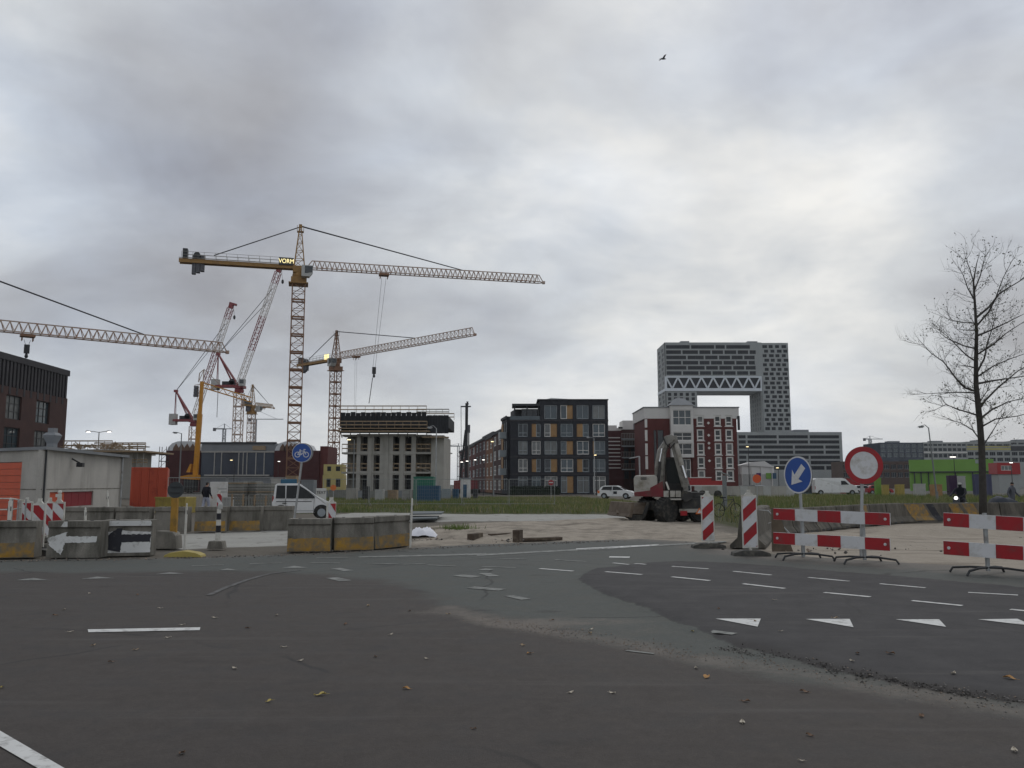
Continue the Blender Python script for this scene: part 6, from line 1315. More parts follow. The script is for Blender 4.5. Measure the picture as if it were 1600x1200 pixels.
# white van behind the barriers, nose to the right
d = 39.5; s_ = d/F
vx = lambda u: (u-474)*s_; vz = lambda v: W(800, v, d).z
prof = [(vx(428.5), .28), (vx(428), .75), (vx(430), vz(775)), (vx(432), vz(758)), (vx(435), vz(755.6)), (vx(466), vz(755.4)), (vx(470), vz(757)), (vx(495), vz(775.5)), (vx(512), vz(784)), (vx(516.5), vz(788)), (vx(519), vz(794)), (vx(519.5), .55), (vx(518.5), .30)]
prof[6] = (vx(469), vz(756.2))
V1 = vehicle('white_van', 'white van with dark side windows behind the concrete barriers', (XU(474, d), d, 0), R(16), prof, .82, vz(778), .10, van_white,
  [[(vx(433.2), vz(778.2)), (vx(434.5), vz(758.5)), (vx(447), vz(758.5)), (vx(447), vz(778.2))], [(vx(448.5), vz(778.2)), (vx(448.5), vz(758.5)), (vx(467.5), vz(758.5)), (vx(479), vz(766)), (vx(490.5), vz(776)), (vx(490), vz(778.2))]],
  [((vx(470.5), vz(758)), (vx(494), vz(774.8)), .06), ((vx(430.2), vz(774)), (vx(432), vz(759.5)), .1)], (vx(441), vx(501)), .31, 'van', lamps=[(vx(518.6), vz(797), .2, .14)], tails=[(vx(429.5), vz(780), .1, .3)], seams=[(vx(447.7), vz(778.4), vx(447.7), .42), (vx(490), vz(778), vx(489), .42), (vx(463.5), .40, vx(489), .40)], handle=[(vx(446), vz(785.5))])
mb = MB(); mb.box(vx(440), vx(464), -.35, .35, vz(755.6), vz(748.6)); mb.build('blue_roof_box', mat('blue_plastic', (0.02, 0.09, 0.15), .5, .1, 3), V1, bevel=.03)
MB().box(vx(434), vx(486), -.826, -.822, vz(783.5), vz(782.5)).build('trim_line', trim_black, V1)
# hatchback family car builder
def small_car(label, u, v, rz, body, L_=4.0, flip=1, est=False):
    p = G(u, v); f = flip; h_ = 1.46
    pr = [(-L_/2, .3), (-L_/2-.02, .6), (-L_/2+.06, .92), (-L_/2+.2, 1.02), (-L_/2+.38, 1.32), (-L_/2+.75, h_), (.1, h_+.01), (.45, h_-.08), (1.1, .98), (1.75, .86), (L_/2-.03, .66), (L_/2, .45), (L_/2-.04, .27)]
    if est: pr[3:6] = [(-L_/2+.12, 1.1), (-L_/2+.3, 1.38), (-L_/2+.6, h_+.03)]
    sw = [[(-L_/2+.42, 1.0), (-L_/2+.66, 1.36), (-.35, 1.39), (-.35, .98)], [(-.29, .98), (-.29, 1.39), (.15, 1.39), (.45, 1.3), (.95, .98)]]
    if f < 0: pr = [(-a, b) for a, b in pr]; sw = [[(-a, b) for a, b in q] for q in sw]
    m_ = lambda q: (q[0]*f, q[1])
    return vehicle('parked_car', label, p, rz, pr, .86, .95, .16, body, sw, [(m_((.5, h_-.1)), m_((1.07, 1.0)), .06), (m_((-L_/2+.2, 1.04)), m_((-L_/2+.38, 1.31)), .08)], (f*(-L_/2+.75), f*(L_/2-.82)), .31, lamps=[(f*(L_/2-.04), .66, .28, .12)], tails=[(f*(-L_/2+.03), .88, .14, .22)], group='cars on the far road', seams=[(f*-.32, .95, f*-.32, .4)], handle=[(f*-.5, .9)])
c = small_car('white hatchback with orange rear patch parked before the striped flats', 963.5, 779.5, R(-18), van_white, 4.0)
MB().box(-1.98, -1.75, -.875, -.868, .62, .92).build('orange_patch', decal_orange, c); MB().box(-.2, .2, -.875, -.868, .55, .85).build('dark_emblem', car_dark, c)
small_car('dark grey car parked left of the orange disc sign', 1160, 775, R(6), car_dark, 4.2, -1, True)
small_car('silver car half hidden behind the striped beacon panel', 1190, 774, R(-10), car_silver, 4.0, 1)
small_car('dark car parked behind the blue arrow sign', 1262, 772.5, R(-4), car_dark, 4.1, 1)
small_car('white car parked in front of the white delivery van', 1350, 772.0, R(-6), van_white, 3.9, 1)
small_car('red car under the red ringed sign', 1374, 772.2, R(-8), car_red, 4.1, 1)
# white delivery van with long wheelbase
d = 128.0; s_ = d/F; vx = lambda u: (u-1303)*s_
pr = [(vx(1272), .35), (vx(1271.8), 2.35), (vx(1274), 2.55), (vx(1313), 2.58), (vx(1318), 2.45), (vx(1325), 1.7), (vx(1333.5), 1.35), (vx(1335.5), .9), (vx(1335.5), .4)]
vehicle('delivery_van', 'long white delivery van parked behind the round signs', (XU(1303, d), d, 0), R(-5), pr, 1.0, 1.6, .12, van_white, [[(vx(1311), 1.55), (vx(1311), 2.15), (vx(1317), 2.15), (vx(1322.5), 1.6)]], [((vx(1318.5), 2.4), (vx(1325), 1.75), .08)], (vx(1280), vx(1327)), .36, 'van', lamps=[(vx(1334.5), 1.05, .3, .25)], tails=[(vx(1272), 1.1, .12, .5)], seams=[(vx(1309), 1.6, vx(1309), .5), (vx(1297), 1.6, vx(1297), .5)])
# ---- wheeled excavator
p = G(1045, 816); d = p.y; E = thing('wheeled_excavator', 'wheeled excavator in grey and dark red with folded arm and blade', 'excavator', p); k = lambda u: XU(u, d)-p.x; z = lambda v: max(0.0, W(800, v, d).z)
RZ = Matrix.Rotation(R(14), 4, 'Z')
mb = MB(RZ); mb.box(k(1010), k(1092), -.55, .55, .52, .92); mb.box(k(1048), k(1094), -1.12, -.5, .45, 1.05); mb.box(k(1048), k(1094), .5, 1.12, .45, 1.05); mb.build('chassis', exc_dark, E, bevel=.03)
mb = MB(RZ); mb.box(k(1052), k(1093), -1.10, 1.10, 1.05, z(769)); mb.build('tool_box', exc_dark, E, bevel=.02)
MB(RZ).box(k(1042), k(1094), -1.18, -1.13, z(799.5), z(794)).build('bumper_strip', exc_grey, E)
for a, b in ((1043, 1054), (1088, 1095)): MB(RZ).box(k(a), k(b), -1.205, -1.185, z(804), z(797)).build('red_reflector', sign_red, E)
MB(RZ).add([(k(1068), -1.20, z(802)), (k(1081), -1.20, z(802)), (k(1074.5), -1.20, z(792.5)), (k(1068), -1.18, z(802)), (k(1081), -1.18, z(802)), (k(1074.5), -1.18, z(792.5))], [(0,1,2),(5,4,3),(0,3,4,1),(1,4,5,2),(2,5,3,0)]).build('warning_triangle', decal_orange, E)
MB(RZ).add([(k(1070.5), -1.206, z(800.5)), (k(1078.5), -1.206, z(800.5)), (k(1074.5), -1.206, z(795))], [(0,1,2)]).build('triangle_centre', sign_white, E, fixn=False)
def tyre(x_, y_, r_, w_, rz=0):
    wo = MB(RZ @ Matrix.Translation((x_, y_, r_)) @ Matrix.Rotation(rz, 4, 'Z')).lathe([(r_*.55, -w_/2), (r_*.9, -w_/2), (r_, -w_*.36), (r_, w_*.36), (r_*.9, w_/2), (r_*.55, w_/2)], 26, ax='y').build('tyre', rubber, E)
    MB(RZ @ Matrix.Translation((x_, y_, r_)) @ Matrix.Rotation(rz, 4, 'Z')).lathe([(r_*.54, -w_*.42), (r_*.3, -w_*.3), (r_*.12, -w_*.46)], 16, ax='y').build('hub', exc_dark, wo)
    mb = MB(RZ @ Matrix.Translation((x_, y_, r_)) @ Matrix.Rotation(rz, 4, 'Z'))
    for i in range(24):
        t_ = 2*math.pi*i/24
        for sg in (-1, 1): mb.obox = None; a = Vector((math.cos(t_)*r_, sg*w_*.05, math.sin(t_)*r_)); b = Vector((math.cos(t_+.14)*r_*1.0, sg*w_*.42, math.sin(t_+.14)*r_*1.0)); mb.beam(a, b, .05, .05)
    mb.build('tread_lugs', rubber, wo)
tyre(k(1024), -.95, .53, .46, R(22)); tyre(k(1024), .95, .53, .46, R(22)); tyre(k(1080), -.9, .5, .42); tyre(k(1080), .95, .5, .42)
mb = MB(RZ); mb.prism([(k(958), .30), (k(961), .42), (k(965), z(784)), (k(969), z(783.5)), (k(966), .46), (k(964), .26)], -1.25, 1.25); mb.build('dozer_blade', steel_muddy, E, bevel=.01)
TBk = RZ @ Matrix.Translation((0, -.2, 0))
mb = MB(); mb.add([(k(960), -.6, z(801)), (k(1003), -.9, z(802)), (k(1006.5), -.35, z(784.5)), (k(964), .3, z(786)), (k(960), -.55, z(803)), (k(1003), -.85, z(804)), (k(1008), -.30, z(785)), (k(964), .35, z(788))], [(0,1,2,3),(7,6,5,4),(0,4,5,1),(1,5,6,2),(2,6,7,3),(3,7,4,0)]); mb.build('bucket_plate', steel_muddy, E)
mb = MB(); prof = [(k(972), z(803)), (k(976), z(808)), (k(983), z(812)), (k(993), z(812.5)), (k(1000), z(809)), (k(1003.5), z(803.5))]; mb.prism(prof, -.88, .05, 'y'); mb.prism([(k(998), z(803)), (k(1004), z(803)), (k(1009), z(784)), (k(1005), z(784))], -.9, -.84); mb.build('bucket_bowl', exc_dark, E)
MB(RZ).beam((k(1004), 0, .7), (k(1016), 0, .75), .5, .25).build('blade_arm', exc_dark, E)
RU = Matrix.Rotation(R(-12), 4, 'Z')
mb = MB(RU); mb.lathe([(.75, z(776)), (.8, z(773)), (.75, z(770.5))], 22, (k(1032), 0, 0)); mb.build('slew_ring', exc_dark, E)
mb = MB(RU); mb.prism([(k(994), z(774)), (k(993), z(748)), (k(996), z(743)), (k(1026), z(742.5)), (k(1029), z(746)), (k(1029), z(772))], -1.12, .25); mb.build('engine_cover', exc_grey, E, bevel=.06)
mb = MB(RU); mb.prism([(k(994), z(775)), (k(993.5), z(769)), (k(1018), z(766)), (k(1018), z(762)), (k(1037), z(752)), (k(1038), z(776))], -1.16, 1.15); mb.build('lower_frame', exc_red, E, bevel=.02)
mb = MB(RU); [mb.box(k(1004), k(1013), -1.135, -1.12, z(746.5+i*1.6), z(745.7+i*1.6)) for i in range(3)]; mb.build('louvre', dark_metal, E)
MB(RU).tube((k(1001), -.2, z(743)), (k(1000.5), -.2, z(713)), .035).build('exhaust_stack', galv, E); MB(RU).beam((k(1000.5), -.2, z(713)), (k(985), -.2, z(716)), .04).build('mirror_arm', galv, E)
# cab with real posts and glass
cx0, cx1, cy0, cy1, cz0, cz1 = k(1041), k(1065), -.25, 1.0, z(768), z(718)
mb = MB(RU); pst = [(cx0, cy0), (cx1, cy0), (cx1, cy1), (cx0, cy1)]
for i in range(4): mb.beam((*pst[i], cz0), (pst[i][0]*(.94 if pst[i][0] > 0 else 1), pst[i][1], cz1), .08)
mb.box(cx0-.04, cx1-.02, cy0-.04, cy1+.04, cz1, cz1+.09); mb.box(cx0-.04, cx1+.04, cy0-.04, cy1+.04, cz0-.1, cz0+.34); mb.build('cab_frame', exc_dark, E)
mb = MB(RU); mb.add([(cx0, cy0, cz0+.3), (cx1, cy0, cz0+.3), (cx1*.94, cy0, cz1), (cx0, cy0, cz1)], [(0,1,2,3)]); mb.add([(cx1, cy0, cz0+.3), (cx1, cy1, cz0+.3), (cx1*.94, cy1, cz1), (cx1*.94, cy0, cz1)], [(0,1,2,3)]); mb.build('cab_glass', mat('dark_cab_glass', (0.012, 0.016, 0.016), .35, .3, 1.0, spec=.25), E, fixn=False)
MB(RU).beam((k(1042), -1.06, z(753)), (k(1046), -1.06, z(765)), .07).build('grab_handle', plastic_white, E)
for a in (1038, 1047.5, 1056): MB(RU).box(k(a), k(a+7.5), -1.2, -1.06, z(776), z(766.5)).build('step_box', exc_grey, E)
MB(RU).box(k(1037), k(1064), -1.22, -1.08, z(780.5), z(778)).build('step_plate', exc_grey, E)
# arm: boom up, stick down again
yb_ = -.62
mb = MB(RU); mb.path([(k(1031), yb_, z(764)), (k(1032.5), yb_, z(730)), (k(1036), yb_, z(706)), (k(1044), yb_, z(692))], [.2, .22, .2, .15], 8); mb.build('boom', exc_boom, E)
for s in (-.26, .26): mb = MB(RU); mb.tube((k(1030), yb_+s, z(752)), (k(1033), yb_+s, z(722)), .07); mb.build('boom_cylinder', exc_dark, E); MB(RU).tube((k(1033), yb_+s, z(722)), (k(1037), yb_+s, z(702)), .035).build('cylinder_rod', chrome, E)
mb = MB(RU); mb.prism([(k(1038), z(697)), (k(1040), z(684)), (k(1043), z(682.5)), (k(1051), z(680.5)), (k(1055), z(683)), (k(1056), z(690)), (k(1046), z(696)), (k(1044), z(703))], yb_-.16, yb_+.16); mb.build('elbow_link', exc_boom, E, bevel=.02)
mb = MB(RU); mb.beam((k(1053), yb_, z(683)), (k(1071), yb_, z(760)), .26, .34); mb.prism([(k(1066), z(752)), (k(1073), z(752)), (k(1075), z(766)), (k(1068), z(768))], yb_-.18, yb_+.18); mb.build('stick', exc_boom, E, bevel=.02)
MB(RU).tube((k(1058), yb_-.22, z(695)), (k(1066), yb_-.22, z(728)), .095, n=12).build('stick_cylinder', exc_grey, E); MB(RU).tube((k(1066), yb_-.22, z(728)), (k(1071), yb_-.22, z(747)), .055, n=12).build('cylinder_rod', chrome, E)
mb = MB(RU)
for s in (-.1, .0, .1): mb.path([(k(1038), yb_+s-.2, z(683)), (k(1043), yb_+s-.25, z(695)), (k(1049), yb_+s-.2, z(702)), (k(1056), yb_+s-.2, z(694))], .025, 5)
mb.build('hydraulic_hoses', trim_black, E)
MB(RU).prism([(k(1066), z(766)), (k(1078), z(768)), (k(1082), z(778)), (k(1070), z(784)), (k(1062), z(776))], yb_-.5, yb_+.5).build('grab_bucket', exc_dark, E)
# ---- temporary mesh fence panels
def fence_panel(loc, rz, Ln, label):
    Fp = thing('fence_panel', label, 'fence', loc, rz, 'temporary fence panels before the grass'); mb = MB(); h_ = 2.0
    for x_ in (.03, Ln-.03): mb.tube((x_,0,.12), (x_,0,h_), .021, n=6)
    for z_ in (.14, h_): mb.tube((.03,0,z_), (Ln-.03,0,z_), .021, n=6)
    mb.build('frame', fence_steel, Fp); mb = MB(); n_ = int(Ln/.16)
    for i in range(1, n_): mb.beam((Ln*i/n_, 0, .14), (Ln*i/n_, 0, h_), .005)
    for i in range(1, 7): mb.beam((.03, 0, .14+i*.27), (Ln-.03, 0, .14+i*.27), .005)
    mb.build('wire_mesh', fence_steel, Fp, fixn=False)
    for x_ in (.03, Ln-.03): MB().box(x_-.11, x_+.11, -.33, .33, -.05, .12).build('concrete_foot', concrete, Fp)
    return Fp
fp0 = None; a = PW(505, 64.0); b = PW(940, 64.0); nP = 6; Ln = 3.5
nP = int((b-a).length/3.55); dirn = (b-a).normalized(); rz = math.atan2(dirn.y, dirn.x)
for i in range(nP):
    pos = a+dirn*3.55*i
    lb = 'wire mesh fence panel before the far verge, %s from the left' % ('first', 'second', 'third', 'fourth', 'fifth', 'sixth', 'seventh')[i]
    if fp0 is None: fp0 = fence_panel(pos, rz, Ln, lb)
    else: dup(fp0, pos, rz, lb)
a = PW(262, 50); b = PW(440, 50); dirn = (b-a).normalized()
for i in range(2): dup(fp0, a+dirn*3.55*i, 0, '%s wire mesh fence panel in the yard behind the walking person' % ('left', 'right')[i])
# ================================================================== TREE, LAMPS, PEOPLE, SMALL THINGS
random.seed(11)
d = 36.0; tb = Vector((XU(1536, d), d, -.05)); TT = thing('bare_tree', 'tall nearly bare tree with thin branches at the right edge', 'tree', tb)
def TP(u, v, dy=0.0): q = W(u, v, d+dy)-tb; return q
trunk_px = [(1536,812,.20),(1536,780,.185),(1535,740,.175),(1534,700,.165),(1531,660,.155),(1528,630,.145),(1525,600,.125),(1525,560,.105),(1526,520,.085),(1523,470,.062),(1521,440,.045),(1526,412,.022),(1531,394,.008)]
mb = MB(); mb.path([TP(u, v) for u, v, r in trunk_px], [r*.82 for u, v, r in trunk_px], 10); mb.build('trunk', bark, TT, smooth=True)
limbs = [ [(1525,612,0),(1508,606,-.3),(1496,594,-.6),(1484,578,-.8),(1474,565,-.9),(1455,552,-1.0),(1436,531,-1.1)],
 [(1525,614,0),(1500,613,.3),(1470,614,.5),(1433,616,.8)], [(1524,565,0),(1510,555,.4),(1495,540,.7),(1480,525,1.0),(1466,515,1.2)],
 [(1524,545,0),(1505,540,-.5),(1482,530,-.8),(1468,520,-1)], [(1526,505,0),(1505,504,.4),(1485,500,.6),(1466,492,.9)], [(1526,516,0),(1512,516,-.6),(1495,514,-1)],
 [(1522,470,0),(1512,450,.4),(1505,430,.6),(1497,415,.7)], [(1521,440,0),(1515,420,-.4),(1508,402,-.6)], [(1523,455,0),(1532,430,.3),(1536,412,.4),(1540,396,.5)],
 [(1529,585,0),(1538,560,.4),(1543,535,.6),(1550,515,.9),(1558,480,1.1)], [(1529,510,0),(1545,487,-.5),(1556,465,-.7),(1567,435,-.9),(1580,410,-1)], [(1528,497,0),(1545,480,.5),(1562,458,.8),(1592,440,1.1),(1610,425,1.3)],
 [(1530,525,0),(1548,516,.7),(1575,503,1.2),(1605,488,1.7)], [(1530,555,0),(1552,538,-.7),(1573,520,-1.2),(1612,495,-1.7)], [(1535,590,0),(1552,572,-.5),(1580,560,-.8),(1615,548,-1)],
 [(1531,640,0),(1540,625,.4),(1560,605,.8),(1590,580,1.3),(1625,560,1.6)], [(1536,632,0),(1543,610,-.4),(1548,588,-.6)], [(1533,655,0),(1550,640,.6),(1575,628,1.1),(1615,618,1.6)],
 [(1531,650,0),(1515,645,-.6),(1498,640,-1),(1478,632,-1.2),(1462,640,-1.3)], [(1533,668,0),(1555,655,-.7),(1590,650,-1.3),(1630,640,-1.6)], [(1527,630,0),(1512,622,.5),(1495,618,.9)], [(1534,690,0),(1520,672,.7),(1500,660,1.1),(1478,655,1.4)], [(1535,700,0),(1552,672,.5),(1565,650,.8)],
 [(1525,575,0),(1512,572,-.9),(1495,570,-1.5)], [(1527,600,0),(1550,595,1.2),(1585,590,1.9),(1620,585,2.3)] ]
mbl = MB(); leaves = []
def twig(p, dr, ln, r, depth):
    n_ = 4; pts = [p]; q = p; dd = dr.normalized()
    for i in range(n_):
        dd = (dd+Vector((random.gauss(0,.16), random.gauss(0,.16), random.gauss(.05,.12)))).normalized(); q = q+dd*ln/n_; pts.append(q)
    mbl.path(pts, [r*(1-.75*i/n_) for i in range(n_+1)], 3 if r < .012 else 5)
    if depth <= 0 or ln < .25:
        if random.random() < .6:
            for _ in range(random.randint(1, 2)): leaves.append(pts[random.randint(2, n_)]+Vector((random.gauss(0,.05), random.gauss(0,.05), random.gauss(-.03,.05))))
        return
    for i in range(1, n_+1):
        for _ in range(random.randint(1, 2)):
            ax = Vector((random.gauss(0,1), random.gauss(0,1), random.gauss(.15,.7))).normalized(); twig(pts[i], (dd*.9+ax*.75), ln*random.uniform(.38,.62), r*.5, depth-1)
for lm_ in limbs:
    v0_ = lm_[0][1]; u0_ = float(np.interp(-v0_, [-v for u, v, r in trunk_px], [u for u, v, r in trunk_px])); lm_ = [(u0_, v0_, 0)]+lm_[1:]
    pts = [TP(u, v, dy) for u, v, dy in lm_]; L_ = sum((b-a).length for a, b in zip(pts[:-1], pts[1:])); r0 = .016+.0085*L_; n_ = len(pts)
    mbl.path(pts, [r0*(1-.8*i/(n_-1)) for i in range(n_)], 6)
    for i in range(1, n_):
        for _ in range(3):
            t_ = random.random(); q = pts[i-1].lerp(pts[i], t_); dr = (pts[i]-pts[i-1]).normalized(); ax = Vector((random.gauss(0,1), random.gauss(0,1), random.gauss(.3,.6))).normalized(); twig(q, dr*.7+ax*.8, random.uniform(.55, 1.15), .011, 1)
    twig(pts[-1], pts[-1]-pts[-2], .5, .009, 1)
for i in range(5, len(trunk_px)-3):
    for _ in range(4):
        u, v, r = trunk_px[i]; ax = Vector((random.gauss(0,1), random.gauss(0,1), random.gauss(.6,.4))).normalized(); twig(TP(u, v+random.uniform(-15, 15)), ax, random.uniform(.5, 1.2), .012, 1)
mbl.build('branches', bark, TT, fixn=False)
mb = MB()
for c in leaves:
    if c.x < -1.2 and random.random() < .6: continue
    for _ in range(1 if c.x < 0 else 2):
        cc = c+Vector((random.gauss(0,.05), random.gauss(0,.05), random.gauss(0,.05))); a = Vector((random.gauss(0,1), random.gauss(0,1), random.gauss(0,1))).normalized(); b = a.orthogonal().normalized(); s_ = random.uniform(.028, .055); e_ = a.cross(b)
        mb.add([cc-b*s_, cc+e_*s_*.55, cc+b*s_, cc-e_*s_*.55], [(0,1,2,3)])
o = mb.build('leaves', leaf_dark, TT, fixn=False); o['kind'] = 'stuff'
# ---- street lamps
def lamp(label, u, vtop, d, arms=((-1, 1.2),), lit=None, m=lamp_post_grey, curve=False, lean=0.0, r=.075):
    zt_ = W(800, vtop, d).z; Lp = thing('street_lamp', label, 'street lamp', (XU(u, d), d, 0), 0, 'street lamps')
    MB().tube((0,0,0), (lean, 0, zt_), r*1.3, r*.7, 10).build('pole', m, Lp); MB().tube((0,0,0), (0,0,.9), r*1.7, n=10).build('pole_base', m, Lp)
    for s, ln in arms:
        ln *= s; pts = [(lean, 0, zt_-.05), (lean+ln*.5, 0, zt_+(.28 if curve else .06)), (lean+ln, 0, zt_+(.18 if curve else .1))]; MB().path(pts, .04, 6).build('arm', m, Lp)
        hx = lean+ln; mb = MB(); mb.prism([(hx-.36, zt_+.04), (hx+.26, zt_+.04), (hx+.2, zt_+.14), (hx-.2, zt_+.17)], -.16, .16); hd = mb.build('lamp_head', m, Lp)
        MB().box(hx-.2, hx+.14, -.12, .12, zt_-.04, zt_+.035).build('lamp_lens', lit or lamp_clear, hd)
    return Lp
lamp('double armed street lamp above the shed roof with both lamps lit', 150, 675, 100, ((-1, 1.25), (1, 1.25)), lit_white)
lamp('pale street lamp post in front of the market hall, left of the amber crane', 280, 677, 98, ((-1, .7),))
lamp('lit street lamp standing before the concrete shell', 552, 687, 100, ((-1, .6),), lit_warm)
lamp('tall street lamp with curved arm at the right side of the concrete shell', 681, 669, 92, ((-1, .7),), None, galv, True)
lamp('street lamp glowing yellow in front of the terrace houses', 771, 690, 118, ((-1, .15),), lit_warm)
lamp('short lit lamp in front of the orange panelled apartments', 932, 711, 128, ((-1, .1),), lit_warm, dark_metal, r=.06)
lamp('lamp with long arm in front of the top floors of the apartments', 929, 684, 131, ((-1, .9),), None, galv)
lamp('lit lamp post right of the red brick flats', 1171, 698, 138, ((-1, .1),), lit_warm, dark_metal, r=.06)
lamp('small lit lamp left of the blue arrow sign', 1217, 731, 135, ((-1, .1),), lit_warm, dark_metal, r=.05)
lamp('leaning street lamp with curved arm before the glass office', 1463, 668, 86, ((-1, .75),), None, lamp_post_grey, True, -.45)
lamp('lit double globe lamp above the green hall', 1493, 714, 120, ((-1, .3), (1, .1)), lit_white, dark_metal, r=.055)
lamp('dark lamp with flat head between the shell and the side street', 702, 709, 140, ((-1, .25), (1, .25)), None, dark_metal, r=.06)
lamp('lit lamp in front of the market hall glass', 365, 719, 140, ((-1, .5),), lit_warm, dark_metal, r=.06)
lamp('lit lamp near the right gable of the market hall', 434, 721, 150, ((1, .1),), lit_white, dark_metal, r=.05)
lamp('lit white lamp near the red cabin at the far right', 1582, 723, 120, ((1, .05),), lit_white, dark_metal, r=.05)
for i, (u, v) in enumerate(((721,722),(729.5,720.5),(742,718.5),(755,718.5))):
    lamp('%s of four small white lamps along the side street' % ('leftmost', 'second', 'third', 'rightmost')[i], u, v, 128-i*2, ((1, .05),), lit_white, dark_metal, r=.04)
# ---- people: one skinned mesh each
def person(name, label, loc, rz, joints, edges, colour, cat='person', group=None):
    me = bpy.data.meshes.new(name); me.from_pydata([j[:3] for j in joints], edges, [])
    o = bpy.data.objects.new(name, me); COL.objects.link(o); md = o.modifiers.new('skin', 'SKIN'); md.use_smooth_shade = True
    for i, j in enumerate(joints): sv_ = me.skin_vertices[0].data[i]; sv_.radius = (j[3], j[4] if len(j) > 4 else j[3]); sv_.use_root = (i == 0)
    sb_ = o.modifiers.new('sub', 'SUBSURF'); sb_.levels = 2; sb_.render_levels = 2
    dg = bpy.context.evaluated_depsgraph_get(); nm = bpy.data.meshes.new_from_object(o.evaluated_get(dg)); bpy.data.objects.remove(o, do_unlink=True)
    ms = []; 
    nm.materials.clear()
    for p_ in nm.polygons:
        m_ = colour(p_.center)
        if m_ not in ms: ms.append(m_)
        p_.material_index = ms.index(m_)
    for m_ in ms: nm.materials.append(m_)
    r = put(name, nm); r.location = loc; r.rotation_euler = (0, 0, rz); return tag(r, label, cat, group)
# joints: pelvis 0, waist 1, chest 2, neck 3, head 4, headtop 5, L: sh 6 el 7 wr 8 hand 9; R: 10..13; hip/knee/ankle/toe L 14..17 R 18..21
HE = [(0,1),(1,2),(2,3),(3,4),(4,5),(2,6),(6,7),(7,8),(8,9),(2,10),(10,11),(11,12),(12,13),(0,14),(14,15),(15,16),(16,17),(0,18),(18,19),(19,20),(20,21)]
walk = [(0,0,.95,.15,.12),(0,0,1.12,.14,.11),(0,-.02,1.36,.17,.12),(0,-.03,1.52,.055),(0,-.05,1.62,.085,.095),(0,-.05,1.73,.07,.08),
 (-.20,-.02,1.42,.065),(-.30,.05,1.16,.05),(-.34,-.05,.95,.038),(-.35,-.09,.86,.035),(.20,-.02,1.42,.065),(.30,-.02,1.18,.05),(.36,-.16,1.02,.038),(.37,-.22,.96,.035),
 (-.10,0,.88,.10),(-.11,-.12,.50,.07),(-.10,.02,.10,.05),(-.10,-.14,.04,.045),(.10,0,.88,.10),(.11,.08,.50,.07),(.10,.26,.12,.05),(.10,.14,.04,.045)]
def col_walk(c):
    if c.z > 1.56: return hair_m if (c.z > 1.64 or c.y > -.02) else skin_m
    if c.z > 1.49 and abs(c.x) < .1: return skin_m
    if c.z < .98 and abs(c.x) > .29: return skin_m
    if c.z > .93: return cloth_navy
    return cloth_pale if c.z > .11 else trim_black
person('person', 'person in dark jacket and pale trousers walking behind the barriers', (XU(323, 44), 44, 0), R(155), walk, HE, col_walk)
walk2 = [tuple(j) for j in walk]
def col_w2(c):
    if c.z > 1.56: return hair_m if c.z > 1.62 else skin_m
    if c.z > .8: return cloth_grey
    return cloth_navy
person('person', 'person in a grey coat standing behind the barrier wall near the right edge', (XU(1580, 44), 44, 0), R(30), walk2, HE, col_w2)
# motor scooter and rider
d = 42.0; sc_p = (XU(1498, d), d, 0); rzs = R(-43)
SC = thing('motor_scooter', 'dark motor scooter with lit headlight behind the barrier wall', 'scooter', sc_p, rzs)
for y_ in (-.62, .62):
    wo = MB(Matrix.Translation((0, y_, .27))).lathe([(.16, -.055), (.25, -.05), (.27, -.02), (.27, .02), (.25, .05), (.16, .055)], 20, ax='x').build('wheel', rubber, SC); MB(Matrix.Translation((0, y_, .27))).lathe([(.155, -.04), (.05, -.05), (.05, .05), (.155, .04)], 12, ax='x').build('rim', car_silver, wo)
MB().prism([(-.72,.42),(-.55,.40),(-.5,.30),(.35,.28),(.5,.42),(.75,.55),(.72,.72),(.15,.74),(.02,.40),(-.42,.40),(-.5,.95),(-.6,.98)], -.16, .16, 'x').build('bodywork', car_dark, SC, bevel=.04)
MB().prism([(.12,.74),(.72,.73),(.70,.82),(.15,.82)], -.15, .15, 'x').build('seat', trim_black, SC, bevel=.03); MB().tube((-.35,-.48,1.02), (.35,-.48,1.02), .018).build('handlebar', trim_black, SC); MB().beam((0,-.52,.35), (0,-.47,1.02), .06).build('steering_column', dark_metal, SC)
MB(Matrix.Translation((0,-.60,.93))).lathe([(.03,.1),(.085,.0),(.085,-.02),(.05,-.04)], 14, ax='y').build('headlight', lit_white, SC); MB().box(-.07,.07,-.82,-.5,.48,.52).build('mudguard', car_dark, SC)
for s in (-1, 1): mb = MB(); mb.tube((s*.3,-.48,1.03), (s*.36,-.48,1.2), .01, n=5); mb.lathe([(.05,-.01),(.05,.01)], 10, (s*.38,-.48,1.24), 'y'); mb.build('mirror', dark_metal, SC)
ride = [(0,.35,.88,.15,.13),(0,.33,1.05,.15,.12),(0,.25,1.32,.18,.13),(0,.20,1.46,.06),(0,.17,1.58,.105,.115),(0,.16,1.70,.09,.1),
 (-.21,.22,1.36,.075),(-.30,-.02,1.18,.058),(-.30,-.38,1.06,.042),(-.30,-.47,1.04,.042),(.21,.22,1.36,.075),(.30,-.02,1.18,.058),(.30,-.38,1.06,.042),(.30,-.47,1.04,.042),
 (-.12,.25,.86,.11),(-.2,-.15,.82,.08),(-.18,-.12,.46,.06),(-.18,-.26,.42,.05),(.12,.25,.86,.11),(.2,-.15,.82,.08),(.18,-.12,.46,.06),(.18,-.26,.42,.05)]
def col_ride(c):
    if c.z > 1.50: return cab_grey if c.z > 1.6 else (glass if c.y < .12 else trim_black)
    return cloth_navy if c.z > .8 else trim_black
person('person', 'helmeted rider in dark clothes sitting on the motor scooter', sc_p, rzs, ride, HE, col_ride)
